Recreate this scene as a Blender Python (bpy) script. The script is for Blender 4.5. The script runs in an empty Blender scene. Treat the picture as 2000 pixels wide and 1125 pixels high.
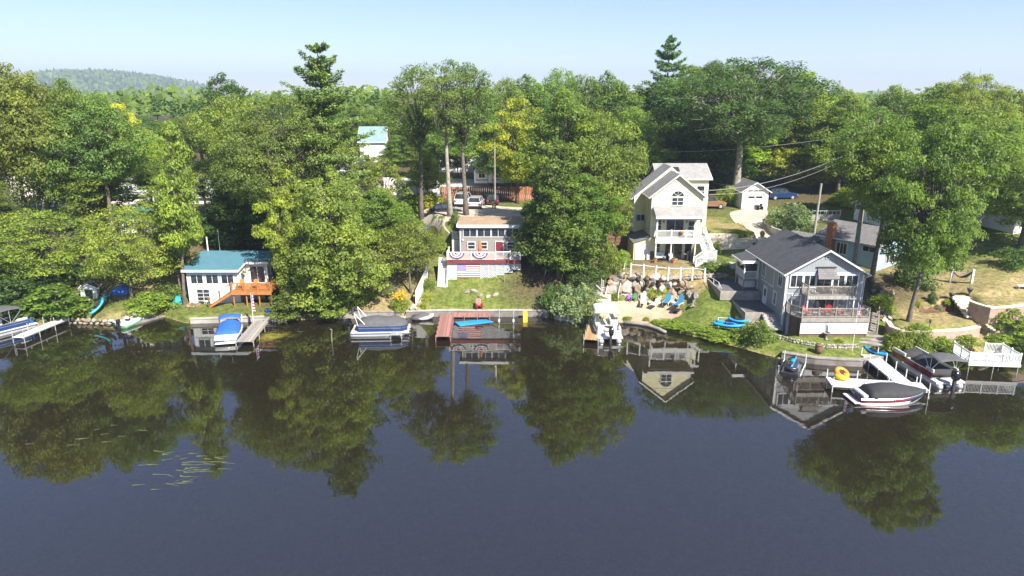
import bpy, bmesh, math, random
import numpy as np
from mathutils import Vector, Matrix
R = math.radians
SC = bpy.context.scene
COL = SC.collection

# ------------------------------------------------------------------ camera, sky, sun, exposure
CAM_H, PITCH, FPX = 23.0, R(15.4), 1333.33
cam = bpy.data.cameras.new('camera'); camo = bpy.data.objects.new('camera', cam); COL.objects.link(camo)
camo.location = (0, 0, CAM_H); camo.rotation_euler = (R(90) - PITCH, 0, 0)
cam.sensor_width = 36; cam.lens = 24.0; cam.clip_end = 20000; cam.clip_start = 0.5
SC.camera = camo
TOSUN = Vector((0.46, -0.62, 0.74)).normalized()
W = bpy.data.worlds.new('World'); SC.world = W; W.use_nodes = True
_nt = W.node_tree; _bg = _nt.nodes['Background']
_sky = _nt.nodes.new('ShaderNodeTexSky'); _sky.sky_type = 'NISHITA'; _sky.sun_disc = False
_sky.sun_elevation = math.asin(TOSUN.z); _sky.sun_rotation = math.atan2(TOSUN.x, TOSUN.y)
_sky.altitude = 150; _sky.air_density = 1.0; _sky.dust_density = 0.0; _sky.ozone_density = 4.0
_wb = _nt.nodes.new('ShaderNodeMix'); _wb.data_type = 'RGBA'; _wb.blend_type = 'MULTIPLY'; _wb.inputs[0].default_value = 1; _wb.inputs[7].default_value = (.96, .905, 1.04, 1)   # camera white balance of the sky
_nt.links.new(_sky.outputs[0], _wb.inputs[6]); _nt.links.new(_wb.outputs[2], _bg.inputs[0]); _bg.inputs[1].default_value = 0.068
sl = bpy.data.lights.new('sun', 'SUN'); sl.energy = 5.0; sl.angle = R(0.5); sl.color = (1.0, 0.94, 0.84)
so = bpy.data.objects.new('sun', sl); COL.objects.link(so); so.rotation_euler = TOSUN.to_track_quat('Z', 'Y').to_euler()
SC.view_settings.view_transform = 'Standard'; SC.view_settings.look = 'None'
SC.view_settings.exposure = 1.34; SC.view_settings.gamma = 1.0
SC.render.engine = 'CYCLES'
SC.cycles.max_bounces = 8; SC.cycles.diffuse_bounces = 5; SC.cycles.glossy_bounces = 3
SC.cycles.transparent_max_bounces = 8; SC.cycles.transmission_bounces = 3; SC.cycles.volume_bounces = 0
SC.cycles.caustics_reflective = False; SC.cycles.caustics_refractive = False
SC.cycles.use_denoising = True

# ------------------------------------------------------------------ survey helpers (picture point -> place on the ground)
def ray(px, py):
    u = (px - 1000) / FPX; v = (562.5 - py) / FPX
    return Vector((u, math.cos(PITCH) + v * math.sin(PITCH), -math.sin(PITCH) + v * math.cos(PITCH)))
def at(px, py, z):
    d = ray(px, py); t = (z - CAM_H) / d.z
    return Vector((d.x * t, d.y * t, z))
def atY(px, py, Y):
    d = ray(px, py); t = Y / d.y
    return Vector((d.x * t, Y, CAM_H + d.z * t))

# ------------------------------------------------------------------ materials
def _new(name):
    m = bpy.data.materials.new(name); m.use_nodes = True
    nt = m.node_tree; b = nt.nodes['Principled BSDF']
    return m, nt, b
def _ramp(nt, stops):
    r = nt.nodes.new('ShaderNodeValToRGB'); e = r.color_ramp.elements
    while len(e) < len(stops): e.new(0.5)
    for el, (p, c) in zip(e, stops):
        el.position = p; el.color = (*c, 1)
    return r
def _noise(nt, scale, detail=3, vec=None, dim='3D'):
    n = nt.nodes.new('ShaderNodeTexNoise'); n.inputs['Scale'].default_value = scale; n.inputs['Detail'].default_value = detail
    if vec is not None: nt.links.new(vec, n.inputs['Vector'])
    return n
def _tc(nt): return nt.nodes.new('ShaderNodeTexCoord')
def mul(c, k): return tuple(max(0, x * k) for x in c)
def mat(name, col, rough=0.6, var=0.18, scale=1.5, metal=0.0, bump=0.0, bscale=20, spec=None, coat=0):
    """plain material with mottled colour and optional fine relief"""
    m, nt, b = _new(name)
    tc = _tc(nt)
    n = _noise(nt, scale, 5, tc.outputs['Object'])
    r = _ramp(nt, [(0.3, mul(col, 1 - var)), (0.7, mul(col, 1 + var))])
    nt.links.new(n.outputs['Fac'], r.inputs[0]); nt.links.new(r.outputs[0], b.inputs['Base Color'])
    b.inputs['Roughness'].default_value = rough; b.inputs['Metallic'].default_value = metal
    if spec is not None: b.inputs['Specular IOR Level'].default_value = spec
    if coat: b.inputs['Coat Weight'].default_value = coat
    if bump:
        n2 = _noise(nt, bscale, 4, tc.outputs['Object']); bp = nt.nodes.new('ShaderNodeBump')
        bp.inputs['Strength'].default_value = bump; bp.inputs['Distance'].default_value = 0.03
        nt.links.new(n2.outputs['Fac'], bp.inputs['Height']); nt.links.new(bp.outputs[0], b.inputs['Normal'])
    return m
def siding(name, col, pitch=0.14, vertical=False, var=0.08):
    """lapped boards: saw-tooth relief with mottled paint"""
    m, nt, b = _new(name); tc = _tc(nt)
    sep = nt.nodes.new('ShaderNodeSeparateXYZ'); nt.links.new(tc.outputs['Object'], sep.inputs[0])
    if vertical:
        add = nt.nodes.new('ShaderNodeMath'); add.operation = 'ADD'
        nt.links.new(sep.outputs['X'], add.inputs[0]); nt.links.new(sep.outputs['Y'], add.inputs[1]); src = add.outputs[0]
    else: src = sep.outputs['Z']
    d = nt.nodes.new('ShaderNodeMath'); d.operation = 'DIVIDE'; d.inputs[1].default_value = pitch; nt.links.new(src, d.inputs[0])
    f = nt.nodes.new('ShaderNodeMath'); f.operation = 'FRACT'; nt.links.new(d.outputs[0], f.inputs[0])
    lo = nt.nodes.new('ShaderNodeMath'); lo.operation = 'LESS_THAN'; lo.inputs[1].default_value = 0.12; nt.links.new(f.outputs[0], lo.inputs[0])
    n = _noise(nt, 1.2, 5, tc.outputs['Object'])
    r = _ramp(nt, [(0.3, mul(col, 1 - var)), (0.7, mul(col, 1 + var))]); nt.links.new(n.outputs['Fac'], r.inputs[0])
    mx = nt.nodes.new('ShaderNodeMix'); mx.data_type = 'RGBA'; nt.links.new(r.outputs[0], mx.inputs[6]); mx.inputs[7].default_value = (*mul(col, 0.72), 1)
    nt.links.new(lo.outputs[0], mx.inputs[0]); nt.links.new(mx.outputs[2], b.inputs['Base Color'])
    bp = nt.nodes.new('ShaderNodeBump'); bp.inputs['Strength'].default_value = 0.5; bp.inputs['Distance'].default_value = 0.02
    nt.links.new(f.outputs[0], bp.inputs['Height']); bp.invert = True; nt.links.new(bp.outputs[0], b.inputs['Normal'])
    b.inputs['Roughness'].default_value = 0.6
    return m
def shingle(name, c1, c2, sc=1.0):
    m, nt, b = _new(name); tc = _tc(nt)
    br = nt.nodes.new('ShaderNodeTexBrick'); br.inputs['Scale'].default_value = sc
    br.inputs['Brick Width'].default_value = 0.34; br.inputs['Row Height'].default_value = 0.17; br.inputs['Mortar Size'].default_value = 0.012
    br.inputs['Color1'].default_value = (*c1, 1); br.inputs['Color2'].default_value = (*c2, 1); br.inputs['Mortar'].default_value = (*mul(c1, 0.55), 1)
    mp = nt.nodes.new('ShaderNodeMapping'); nt.links.new(tc.outputs['Object'], mp.inputs[0]); nt.links.new(mp.outputs[0], br.inputs['Vector'])
    n = _noise(nt, 0.9, 6, tc.outputs['Object']); mx = nt.nodes.new('ShaderNodeMix'); mx.data_type = 'RGBA'; mx.blend_type = 'MULTIPLY'; mx.inputs[0].default_value = 0.55
    r = _ramp(nt, [(0.25, (0.7, 0.7, 0.7)), (0.75, (1.15, 1.15, 1.15))]); nt.links.new(n.outputs['Fac'], r.inputs[0])
    nt.links.new(br.outputs[0], mx.inputs[6]); nt.links.new(r.outputs[0], mx.inputs[7]); nt.links.new(mx.outputs[2], b.inputs['Base Color'])
    b.inputs['Roughness'].default_value = 0.9; b.inputs['Specular IOR Level'].default_value = 0.25
    return m
def planks(name, c, pitch=0.14, axis='X', rough=0.75):
    """weathered boards"""
    m, nt, b = _new(name); tc = _tc(nt)
    sep = nt.nodes.new('ShaderNodeSeparateXYZ'); nt.links.new(tc.outputs['Object'], sep.inputs[0])
    d = nt.nodes.new('ShaderNodeMath'); d.operation = 'DIVIDE'; d.inputs[1].default_value = pitch; nt.links.new(sep.outputs[axis], d.inputs[0])
    f = nt.nodes.new('ShaderNodeMath'); f.operation = 'FRACT'; nt.links.new(d.outputs[0], f.inputs[0])
    fl = nt.nodes.new('ShaderNodeMath'); fl.operation = 'FLOOR'; nt.links.new(d.outputs[0], fl.inputs[0])
    wn = nt.nodes.new('ShaderNodeTexWhiteNoise'); wn.noise_dimensions = '1D'; nt.links.new(fl.outputs[0], wn.inputs['W'])
    r = _ramp(nt, [(0.0, mul(c, 0.75)), (1.0, mul(c, 1.2))]); nt.links.new(wn.outputs['Value'], r.inputs[0])
    lo = nt.nodes.new('ShaderNodeMath'); lo.operation = 'LESS_THAN'; lo.inputs[1].default_value = 0.1; nt.links.new(f.outputs[0], lo.inputs[0])
    mx = nt.nodes.new('ShaderNodeMix'); mx.data_type = 'RGBA'; nt.links.new(lo.outputs[0], mx.inputs[0]); nt.links.new(r.outputs[0], mx.inputs[6]); mx.inputs[7].default_value = (*mul(c, 0.35), 1)
    n = _noise(nt, 2.5, 5, tc.outputs['Object']); mx2 = nt.nodes.new('ShaderNodeMix'); mx2.data_type = 'RGBA'; mx2.blend_type = 'MULTIPLY'; mx2.inputs[0].default_value = 0.5
    r2 = _ramp(nt, [(0.3, (0.75, 0.75, 0.75)), (0.7, (1.1, 1.1, 1.1))]); nt.links.new(n.outputs['Fac'], r2.inputs[0])
    nt.links.new(mx.outputs[2], mx2.inputs[6]); nt.links.new(r2.outputs[0], mx2.inputs[7]); nt.links.new(mx2.outputs[2], b.inputs['Base Color'])
    b.inputs['Roughness'].default_value = rough
    return m
def leafmat(name, gloss=0.35, trans=0.46):
    """leaf: object colour x per-leaf tint, some light through the leaf"""
    m, nt, b = _new(name)
    oi = nt.nodes.new('ShaderNodeObjectInfo'); a = nt.nodes.new('ShaderNodeAttribute'); a.attribute_name = 'tint'
    r = _ramp(nt, [(0.0, (0.56, 0.64, 0.6)), (0.5, (0.95, 0.99, 0.92)), (1.0, (1.55, 1.48, 0.95))]); nt.links.new(a.outputs['Fac'], r.inputs[0])
    mx = nt.nodes.new('ShaderNodeMix'); mx.data_type = 'RGBA'; mx.blend_type = 'MULTIPLY'; mx.inputs[0].default_value = 1
    nt.links.new(oi.outputs['Color'], mx.inputs[6]); nt.links.new(r.outputs[0], mx.inputs[7])
    nt.links.new(mx.outputs[2], b.inputs['Base Color']); b.inputs['Roughness'].default_value = 0.55; b.inputs['Specular IOR Level'].default_value = gloss
    tr = nt.nodes.new('ShaderNodeBsdfTranslucent'); br = nt.nodes.new('ShaderNodeMix'); br.data_type = 'RGBA'; br.blend_type = 'MULTIPLY'; br.inputs[0].default_value = 1
    br.inputs[7].default_value = (1.45, 1.68, 0.75, 1); nt.links.new(mx.outputs[2], br.inputs[6]); nt.links.new(br.outputs[2], tr.inputs[0])
    ms = nt.nodes.new('ShaderNodeMixShader'); ms.inputs[0].default_value = trans
    out = nt.nodes['Material Output']; nt.links.new(b.outputs[0], ms.inputs[1]); nt.links.new(tr.outputs[0], ms.inputs[2]); nt.links.new(ms.outputs[0], out.inputs[0])
    return m
M = {}
def glassm(name, c, rough=0.06):
    m, nt, b = _new(name); tc = _tc(nt)
    n = _noise(nt, 1.7, 3, tc.outputs['Object']); r = _ramp(nt, [(0.35, mul(c, 0.5)), (0.65, mul(c, 1.6))]); nt.links.new(n.outputs['Fac'], r.inputs[0]); nt.links.new(r.outputs[0], b.inputs['Base Color'])
    b.inputs['Roughness'].default_value = rough; b.inputs['Specular IOR Level'].default_value = 0.8
    n2 = _noise(nt, 0.6, 1, tc.outputs['Object']); bp = nt.nodes.new('ShaderNodeBump'); bp.inputs['Strength'].default_value = 0.08; bp.inputs['Distance'].default_value = 0.2
    nt.links.new(n2.outputs['Fac'], bp.inputs['Height']); nt.links.new(bp.outputs[0], b.inputs['Normal'])
    return m
M['glass'] = glassm('window_glass', (0.03, 0.035, 0.04))
M['glass_pale'] = glassm('curtained_glass', (0.22, 0.25, 0.25), 0.15)
M['white'] = mat('white_paint', (0.66, 0.66, 0.64), 0.5, 0.05)
M['vinyl'] = mat('white_vinyl', (0.68, 0.68, 0.67), 0.4, 0.03)
M['alu'] = mat('galvanised_metal', (0.55, 0.56, 0.56), 0.4, 0.12, metal=0.6)
M['dark'] = mat('dark_plastic', (0.025, 0.026, 0.03), 0.5, 0.3)
M['black'] = mat('black_cowling', (0.012, 0.012, 0.014), 0.25, 0.2)
M['rubber'] = mat('tyre_rubber', (0.02, 0.02, 0.02), 0.8, 0.2)
M['greyfab'] = mat('grey_boat_canvas', (0.085, 0.085, 0.09), 0.9, 0.15, 3, bump=0.4, bscale=4)
M['blackfab'] = mat('black_boat_canvas', (0.03, 0.03, 0.033), 0.85, 0.2, 3, bump=0.4, bscale=4)
M['bluefab'] = mat('blue_boat_canvas', (0.02, 0.10, 0.42), 0.8, 0.12, 3, bump=0.4, bscale=4)
M['whitefab'] = mat('white_canvas', (0.72, 0.72, 0.72), 0.8, 0.06, 3, bump=0.2, bscale=4)
M['gel'] = mat('white_gelcoat', (0.62, 0.63, 0.63), 0.18, 0.05, coat=0.5)
M['navy'] = mat('navy_gelcoat', (0.02, 0.05, 0.16), 0.2, 0.15, coat=0.5)
M['maroon'] = mat('maroon_gelcoat', (0.16, 0.012, 0.02), 0.2, 0.15, coat=0.5)
M['charcoal'] = mat('charcoal_gelcoat', (0.03, 0.03, 0.04), 0.2, 0.15, coat=0.5)
M['vinylseat'] = mat('boat_seat_vinyl', (0.55, 0.53, 0.50), 0.5, 0.1)
M['wood_grey'] = planks('weathered_boards', (0.34, 0.31, 0.28), 0.14, 'Y')
M['wood_greyx'] = planks('weathered_boards_across', (0.36, 0.34, 0.31), 0.14, 'X')
M['wood_tan'] = planks('tan_deck_boards', (0.46, 0.28, 0.13), 0.14, 'Y')
M['wood_red'] = planks('red_stained_boards', (0.34, 0.165, 0.14), 0.14, 'Y')
M['wood_redx'] = planks('red_stained_boards_across', (0.34, 0.165, 0.14), 0.14, 'X')
M['wood_orange'] = mat('orange_stained_wood', (0.40, 0.16, 0.045), 0.6, 0.2, 3)
M['wood_brown'] = mat('brown_wood', (0.16, 0.09, 0.05), 0.75, 0.25, 3)
M['wood_dull'] = mat('grey_timber', (0.27, 0.24, 0.21), 0.8, 0.25, 2, bump=0.3)
M['dock_white'] = planks('white_dock_boards', (0.64, 0.65, 0.66), 0.2, 'X', 0.5)
M['dock_whitey'] = planks('white_dock_boards_along', (0.72, 0.73, 0.74), 0.2, 'Y', 0.5)
M['dock_grey'] = planks('grey_dock_boards', (0.40, 0.41, 0.41), 0.2, 'Y', 0.6)
M['concrete'] = mat('concrete', (0.36, 0.335, 0.30), 0.85, 0.22, 1.2, bump=0.4)
M['concrete_dark'] = mat('wet_stained_concrete', (0.20, 0.18, 0.16), 0.8, 0.35, 1.2, bump=0.5)
M['stone'] = mat('grey_field_stone', (0.27, 0.245, 0.21), 0.85, 0.35, 1.6, bump=0.8, bscale=6)
M['stone_brown'] = mat('brown_field_stone', (0.27, 0.19, 0.13), 0.85, 0.35, 1.6, bump=0.8, bscale=6)
M['stone_pale'] = mat('pale_granite', (0.36, 0.33, 0.285), 0.8, 0.25, 1.8, bump=0.8, bscale=6)
M['block'] = mat('sandy_concrete_block', (0.62, 0.53, 0.42), 0.85, 0.15, 2.5, bump=0.6, bscale=9)
M['paver'] = mat('pink_wall_block', (0.40, 0.27, 0.21), 0.85, 0.2, 2.5, bump=0.6, bscale=9)
M['brick'] = mat('orange_brick', (0.34, 0.13, 0.06), 0.8, 0.3, 4, bump=0.5)
M['bark'] = mat('grey_brown_bark', (0.13, 0.105, 0.085), 0.9, 0.4, 2.5, bump=1.0, bscale=7)
M['bark_pale'] = mat('pale_bark', (0.27, 0.24, 0.20), 0.9, 0.35, 2.0, bump=1.0, bscale=7)
M['leaf'] = leafmat('broad_leaves'); M['needle'] = leafmat('needles', 0.25, 0.2)
M['metal_dark'] = mat('dark_metal', (0.05, 0.05, 0.055), 0.5, 0.2, metal=0.5)
M['red'] = mat('red_plastic', (0.36, 0.03, 0.035), 0.45, 0.15)
M['teal'] = mat('teal_plastic', (0.02, 0.30, 0.36), 0.4, 0.12)
M['blue'] = mat('blue_plastic', (0.02, 0.11, 0.42), 0.4, 0.12)
M['kayak'] = mat('sky_blue_plastic', (0.02, 0.27, 0.62), 0.35, 0.12)
M['purple'] = mat('purple_plastic', (0.24, 0.09, 0.32), 0.45, 0.1)
M['green'] = mat('green_plastic', (0.09, 0.28, 0.13), 0.45, 0.1)
M['yellow'] = mat('yellow_plastic', (0.66, 0.45, 0.03), 0.4, 0.12)
M['orange'] = mat('orange_plastic', (0.62, 0.25, 0.03), 0.4, 0.12)
M['beige'] = mat('beige_sling', (0.50, 0.44, 0.36), 0.7, 0.1)
M['terracotta'] = mat('terracotta', (0.42, 0.17, 0.08), 0.8, 0.15)
M['chrome'] = mat('bright_metal', (0.7, 0.7, 0.7), 0.25, 0.05, metal=0.9)

# ------------------------------------------------------------------ mesh builder
class MB:
    def __init__(s, M4=None): s.v = []; s.f = []; s.M = M4
    def add(s, vs, fs):
        o = len(s.v)
        for p in vs:
            p = Vector(p); s.v.append(s.M @ p if s.M else p)
        s.f += [tuple(i + o for i in f) for f in fs]; return s
    def box(s, x0, x1, y0, y1, z0, z1):
        return s.add([(x0, y0, z0), (x1, y0, z0), (x1, y1, z0), (x0, y1, z0), (x0, y0, z1), (x1, y0, z1), (x1, y1, z1), (x0, y1, z1)],
                     [(3, 2, 1, 0), (4, 5, 6, 7), (0, 1, 5, 4), (1, 2, 6, 5), (2, 3, 7, 6), (3, 0, 4, 7)])
    def prism(s, poly, a, b, axis='y'):
        """extrude a 2-D outline: axis y -> points (x,z) from y=a to y=b; z -> (x,y); x -> (y,z)"""
        n = len(poly)
        g = {'y': lambda p, t: (p[0], t, p[1]), 'z': lambda p, t: (p[0], p[1], t), 'x': lambda p, t: (t, p[0], p[1])}[axis]
        return s.add([g(p, a) for p in poly] + [g(p, b) for p in poly],
                     [tuple(range(n))[::-1], tuple(range(n, 2 * n))] + [(i, (i + 1) % n, n + (i + 1) % n, n + i) for i in range(n)])
    def tube(s, p0, p1, r0, r1=None, n=8, caps=True):
        r1 = r0 if r1 is None else r1
        p0, p1 = Vector(p0), Vector(p1); d = (p1 - p0)
        if d.length < 1e-6: return s
        q = d.to_track_quat('Z', 'Y'); vs = []
        for p, r in ((p0, r0), (p1, r1)):
            for i in range(n):
                a = 2 * math.pi * i / n; vs.append(p + q @ Vector((r * math.cos(a), r * math.sin(a), 0)))
        fs = [(i, (i + 1) % n, n + (i + 1) % n, n + i) for i in range(n)]
        if caps: fs += [tuple(range(n))[::-1], tuple(range(n, 2 * n))]
        return s.add(vs, fs)
    def path(s, pts, r, n=6):
        """bent tube through points; r a number or one per point"""
        rs = r if isinstance(r, (list, tuple)) else [r] * len(pts)
        pts = [Vector(p) for p in pts]; vs = []; m = len(pts); up = None
        for i, p in enumerate(pts):
            d = (pts[min(i + 1, m - 1)] - pts[max(i - 1, 0)]).normalized()
            if up is None: up = Vector((0, 0, 1)) if abs(d.z) < 0.9 else Vector((1, 0, 0))
            a = d.cross(up).normalized(); b = a.cross(d).normalized(); up = b
            for k in range(n):
                t = 2 * math.pi * k / n; vs.append(p + (a * math.cos(t) + b * math.sin(t)) * rs[i])
        fs = []
        for i in range(m - 1):
            for k in range(n):
                fs.append((i * n + k, i * n + (k + 1) % n, (i + 1) * n + (k + 1) % n, (i + 1) * n + k))
        fs += [tuple(range(n))[::-1], tuple(range((m - 1) * n, m * n))]
        return s.add(vs, fs)
    def loft(s, secs, closed=True, caps=True):
        n = len(secs[0]); vs = [p for q in secs for p in q]; fs = []
        k = n if closed else n - 1
        for i in range(len(secs) - 1):
            for j in range(k):
                fs.append((i * n + j, i * n + (j + 1) % n, (i + 1) * n + (j + 1) % n, (i + 1) * n + j))
        if caps and closed: fs += [tuple(range(n))[::-1], tuple(range((len(secs) - 1) * n, len(secs) * n))]
        return s.add(vs, fs)
    def lathe(s, prof, c=(0, 0, 0), n=14):
        vs = []
        for r, z in prof:
            for k in range(n):
                a = 2 * math.pi * k / n; vs.append((c[0] + r * math.cos(a), c[1] + r * math.sin(a), c[2] + z))
        m = len(prof); fs = [(i * n + k, i * n + (k + 1) % n, (i + 1) * n + (k + 1) % n, (i + 1) * n + k) for i in range(m - 1) for k in range(n)]
        fs += [tuple(range(n))[::-1], tuple(range((m - 1) * n, m * n))]
        return s.add(vs, fs)
    def mesh(s, name, m=None, smooth=False):
        me = bpy.data.meshes.new(name); me.from_pydata([tuple(p) for p in s.v], [], s.f); me.update()
        if m is not None: me.materials.append(m)
        if smooth: me.polygons.foreach_set('use_smooth', [True] * len(me.polygons))
        return me
    def build(s, name, m, parent=None, smooth=False, bevel=0, kind=None):
        bm_ = s.mesh(name, m, smooth)
        b = bmesh.new(); b.from_mesh(bm_); bmesh.ops.recalc_face_normals(b, faces=b.faces)
        if bevel: bmesh.ops.bevel(b, geom=list(b.edges), offset=bevel, segments=1, affect='EDGES', clamp_overlap=True)
        b.to_mesh(bm_); b.free()
        if smooth: bm_.polygons.foreach_set('use_smooth', [True] * len(bm_.polygons))
        return link(name, bm_, parent, kind)
def link(name, me, parent=None, kind=None):
    o = bpy.data.objects.new(name, me); COL.objects.link(o)
    if parent is not None: o.parent = parent
    if kind: o['kind'] = kind
    return o
def thing(name, label, cat, loc=(0, 0, 0), rz=0, group=None):
    o = bpy.data.objects.new(name, None); COL.objects.link(o); o.location = loc; o.rotation_euler = (0, 0, rz); o.empty_display_size = 0.3
    return tag(o, label, cat, group)
def tag(o, label, cat, group=None):
    o['label'] = label; o['category'] = cat
    if group: o['group'] = group
    return o
def kids(o): return [c for c in KID.get(o.name, [])]
def copy_tree(o, parent=None):
    c = o.copy(); COL.objects.link(c)
    if parent is not None: c.parent = parent
    for ch in o.children: copy_tree(ch, c)
    return c
def dup(o, label, loc, rz=0, s=None, group=None):
    c = copy_tree(o); c['label'] = label; c.location = loc; c.rotation_euler = (0, 0, rz)
    if s is not None: c.scale = (s, s, s) if not isinstance(s, tuple) else s
    if group: c['group'] = group
    return c
def Fr(x, y, z=0, rz=0): return Matrix.Translation((x, y, z)) @ Matrix.Rotation(rz, 4, 'Z')
# ------------------------------------------------------------------ terrain
SHORE_PX = [(-420, 690), (-150, 668), (0, 650), (125, 630), (215, 632), (320, 618), (362, 632), (500, 628), (545, 627), (660, 622), (790, 620), (860, 618),
            (1065, 618), (1100, 627), (1145, 632), (1215, 630), (1270, 637), (1300, 645), (1400, 668), (1500, 695), (1535, 702), (1600, 712), (1690, 716), (1740, 704), (1860, 690), (1920, 690), (2000, 680), (2150, 672), (2500, 660)]
SH = [at(x, y, 0).xy for x, y in SHORE_PX]
SH = [Vector((-260, 40)), Vector((-120, 55))] + [p for p in SH if -115 < p.x < 115] + [Vector((140, 66)), Vector((280, 50))]
SHX = np.array([p.x for p in SH]); SHY = np.array([p.y for p in SH])
CP = [  # picture point and survey height
    (0, 640, .6), (140, 622, .7), (215, 618, .8), (300, 608, .9), (345, 618, .7), (430, 606, .85), (500, 612, .8), (600, 608, .8), (700, 602, 1.0), (760, 606, .9), (850, 600, .9), (950, 600, .9), (1040, 600, .9), (1100, 602, 1.0),
    (150, 575, 1.9), (240, 570, 2.1), (310, 520, 4.0), (265, 460, 6.8), (100, 520, 3.8), (0, 545, 3.4), (0, 450, 6.8), (60, 400, 8.2), (-150, 600, 2), (-300, 500, 6), (380, 590, 1.0), (560, 590, 1.2), (600, 540, 3.2),
    (650, 540, 3.4), (720, 510, 4.8), (700, 450, 6.9), (620, 470, 6.2), (450, 440, 7.2), (790, 560, 2.4), (840, 540, 3.0), (840, 480, 5.2),
    (870, 566, 1.9), (950, 575, 1.7), (930, 549, 2.6), (1000, 549, 2.8), (1050, 572, 2.0), (1060, 520, 4.0), (925, 406, 8.3), (850, 420, 7.6), (960, 406, 8.3), (780, 435, 6.8), (900, 470, 5.4),
    (720, 402, 8.0), (600, 400, 8.1), (300, 400, 8.2), (960, 380, 8.3), (100, 392, 8.4), (1060, 400, 7.8),
    (1115, 562, 2.4), (1150, 596, 1.1), (1185, 590, 1.2), (1180, 540, 3.6), (1215, 500, 4.7), (1200, 612, .45), (1250, 594, .95), (1300, 600, .8), (1335, 612, .75),
    (1330, 508, 4.35), (1215, 452, 6.2), (1250, 500, 4.5), (1330, 420, 6.8), (1430, 505, 4.5), (1400, 430, 6.9), (1440, 406, 7.3), (1470, 432, 6.8), (1490, 462, 5.9), (1380, 408, 7.3), (1475, 405, 7.3), (1540, 420, 7.0), (1180, 430, 6.9),
    (1425, 522, 4.3), (1440, 545, 3.6), (1480, 590, 2.3), (1400, 560, 3.1), (1400, 600, 1.9), (1440, 640, .75), (1350, 640, .6), (1385, 585, 2.4),
    (1500, 640, 1.1), (1600, 668, 1.0), (1600, 692, .6), (1625, 655, 1.3), (1520, 680, .6), (1690, 690, .6), (1700, 640, 1.6), (1715, 552, 4.0), (1735, 575, 3.4), (1610, 480, 5.6), (1580, 440, 6.6), (1660, 400, 7.6),
    (1800, 600, 2.8), (1740, 612, 2.4), (1850, 566, 3.7), (1830, 640, 1.9), (1950, 585, 4.1), (1950, 550, 4.9), (1990, 485, 6.8), (1850, 500, 5.6), (1950, 640, 1.7), (1985, 668, .8), (1760, 670, 1.0), (1830, 668, 1.0), (1900, 665, 1.0), (1780, 450, 7.2), (2150, 620, 2.5), (2300, 500, 6.5), (1900, 420, 8)]
_c = [at(*p) for p in CP]
for X in (-170, -120, -70, -20, 30, 80, 130, 190):
    _c += [Vector((X, 128, 8.6)), Vector((X * 1.2, 175, 9.6)), Vector((X * 1.5, 260, 11))]
for X in (-170, 170): _c += [Vector((X, 80, 3.5)), Vector((X, 100, 7))]
CPW = np.array([[p.x, p.y, p.z] for p in _c])
def _k(d2): return np.where(d2 > 1e-9, 0.5 * d2 * np.log(d2 + 1e-12), 0)
_n = len(CPW); _D = ((CPW[:, None, :2] - CPW[None, :, :2]) ** 2).sum(-1)
_A = np.zeros((_n + 3, _n + 3)); _A[:_n, :_n] = _k(_D) + np.eye(_n) * 4.0; _A[:_n, _n] = 1; _A[:_n, _n + 1:] = CPW[:, :2]; _A[_n, :_n] = 1; _A[_n + 1:, :_n] = CPW[:, :2].T
_w = np.linalg.solve(_A, np.concatenate([CPW[:, 2], [0, 0, 0]]))
def tps(x, y):
    x = np.atleast_1d(np.asarray(x, float)); y = np.atleast_1d(np.asarray(y, float)); out = np.empty(x.shape)
    for i in range(0, x.size, 4000):
        a, b = x.flat[i:i + 4000], y.flat[i:i + 4000]
        d = (a[:, None] - CPW[None, :, 0]) ** 2 + (b[:, None] - CPW[None, :, 1]) ** 2
        out.flat[i:i + 4000] = _k(d) @ _w[:_n] + _w[_n] + _w[_n + 1] * a + _w[_n + 2] * b
    return out
def inpoly(x, y, P):
    r = np.zeros(x.shape, bool); j = len(P) - 1
    for i in range(len(P)):
        xi, yi = P[i]; xj, yj = P[j]
        c = ((yi > y) != (yj > y)) & (x < (xj - xi) * (y - yi) / (yj - yi + 1e-12) + xi); r ^= c; j = i
    return r
def polydist(x, y, P):
    d = np.full(x.shape, 1e9)
    for i in range(len(P)):
        x0, y0 = P[i - 1]; x1, y1 = P[i]; dx, dy = x1 - x0, y1 - y0; t = np.clip(((x - x0) * dx + (y - y0) * dy) / (dx * dx + dy * dy + 1e-12), 0, 1)
        d = np.minimum(d, np.hypot(x - x0 - t * dx, y - y0 - t * dy))
    return d
WALLX = [(-200, 11.2), (24.5, 34.0)]          # stretches of shore held by a wall
# terraces: outline, level, blend width
def PX(*pts): return [tuple(at(*p).xy) for p in pts]
TERR = []
def terrace(poly, z, blend=0.35): TERR.append((poly, z, blend))
terrace([(10.6, 74.9), (14.5, 74.8), (18.2, 74.9), (21.3, 74.6), (26.0, 75.4), (27.0, 78), (24.6, 79.5), (24.6, 88), (13.8, 88), (12.2, 81), (10.8, 77.5)], 4.3, 0.35)   # yellow house
terrace([(-7.3, 77.2), (1.5, 77.2), (1.3, 84.2), (-6.3, 84.2), (-7.0, 80)], 4.6, 0.5)
terrace([(-9.5, 84.25), (2.2, 84.25), (3, 98), (-14, 98), (-11, 88)], 8.3, 1.6)                              # taupe house
terrace([(-37, 72.9), (-23.5, 72.9), (-23.5, 75), (-37, 75)], 0.95, 1.0)                               # cottage lawn
terrace([(26.5, 61.0), (35.3, 61.0), (34.2, 75), (26.5, 75)], 1.3, 0.3)
terrace([(22.2, 69.9), (26.3, 69.9), (26.3, 75.5), (21.8, 75.5)], 3.3, 0.4)
terrace([(23.4, 65.2), (26.3, 65.2), (26.3, 69.7), (22.6, 69.7)], 2.35, 0.35)                                # grey house footing
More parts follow.
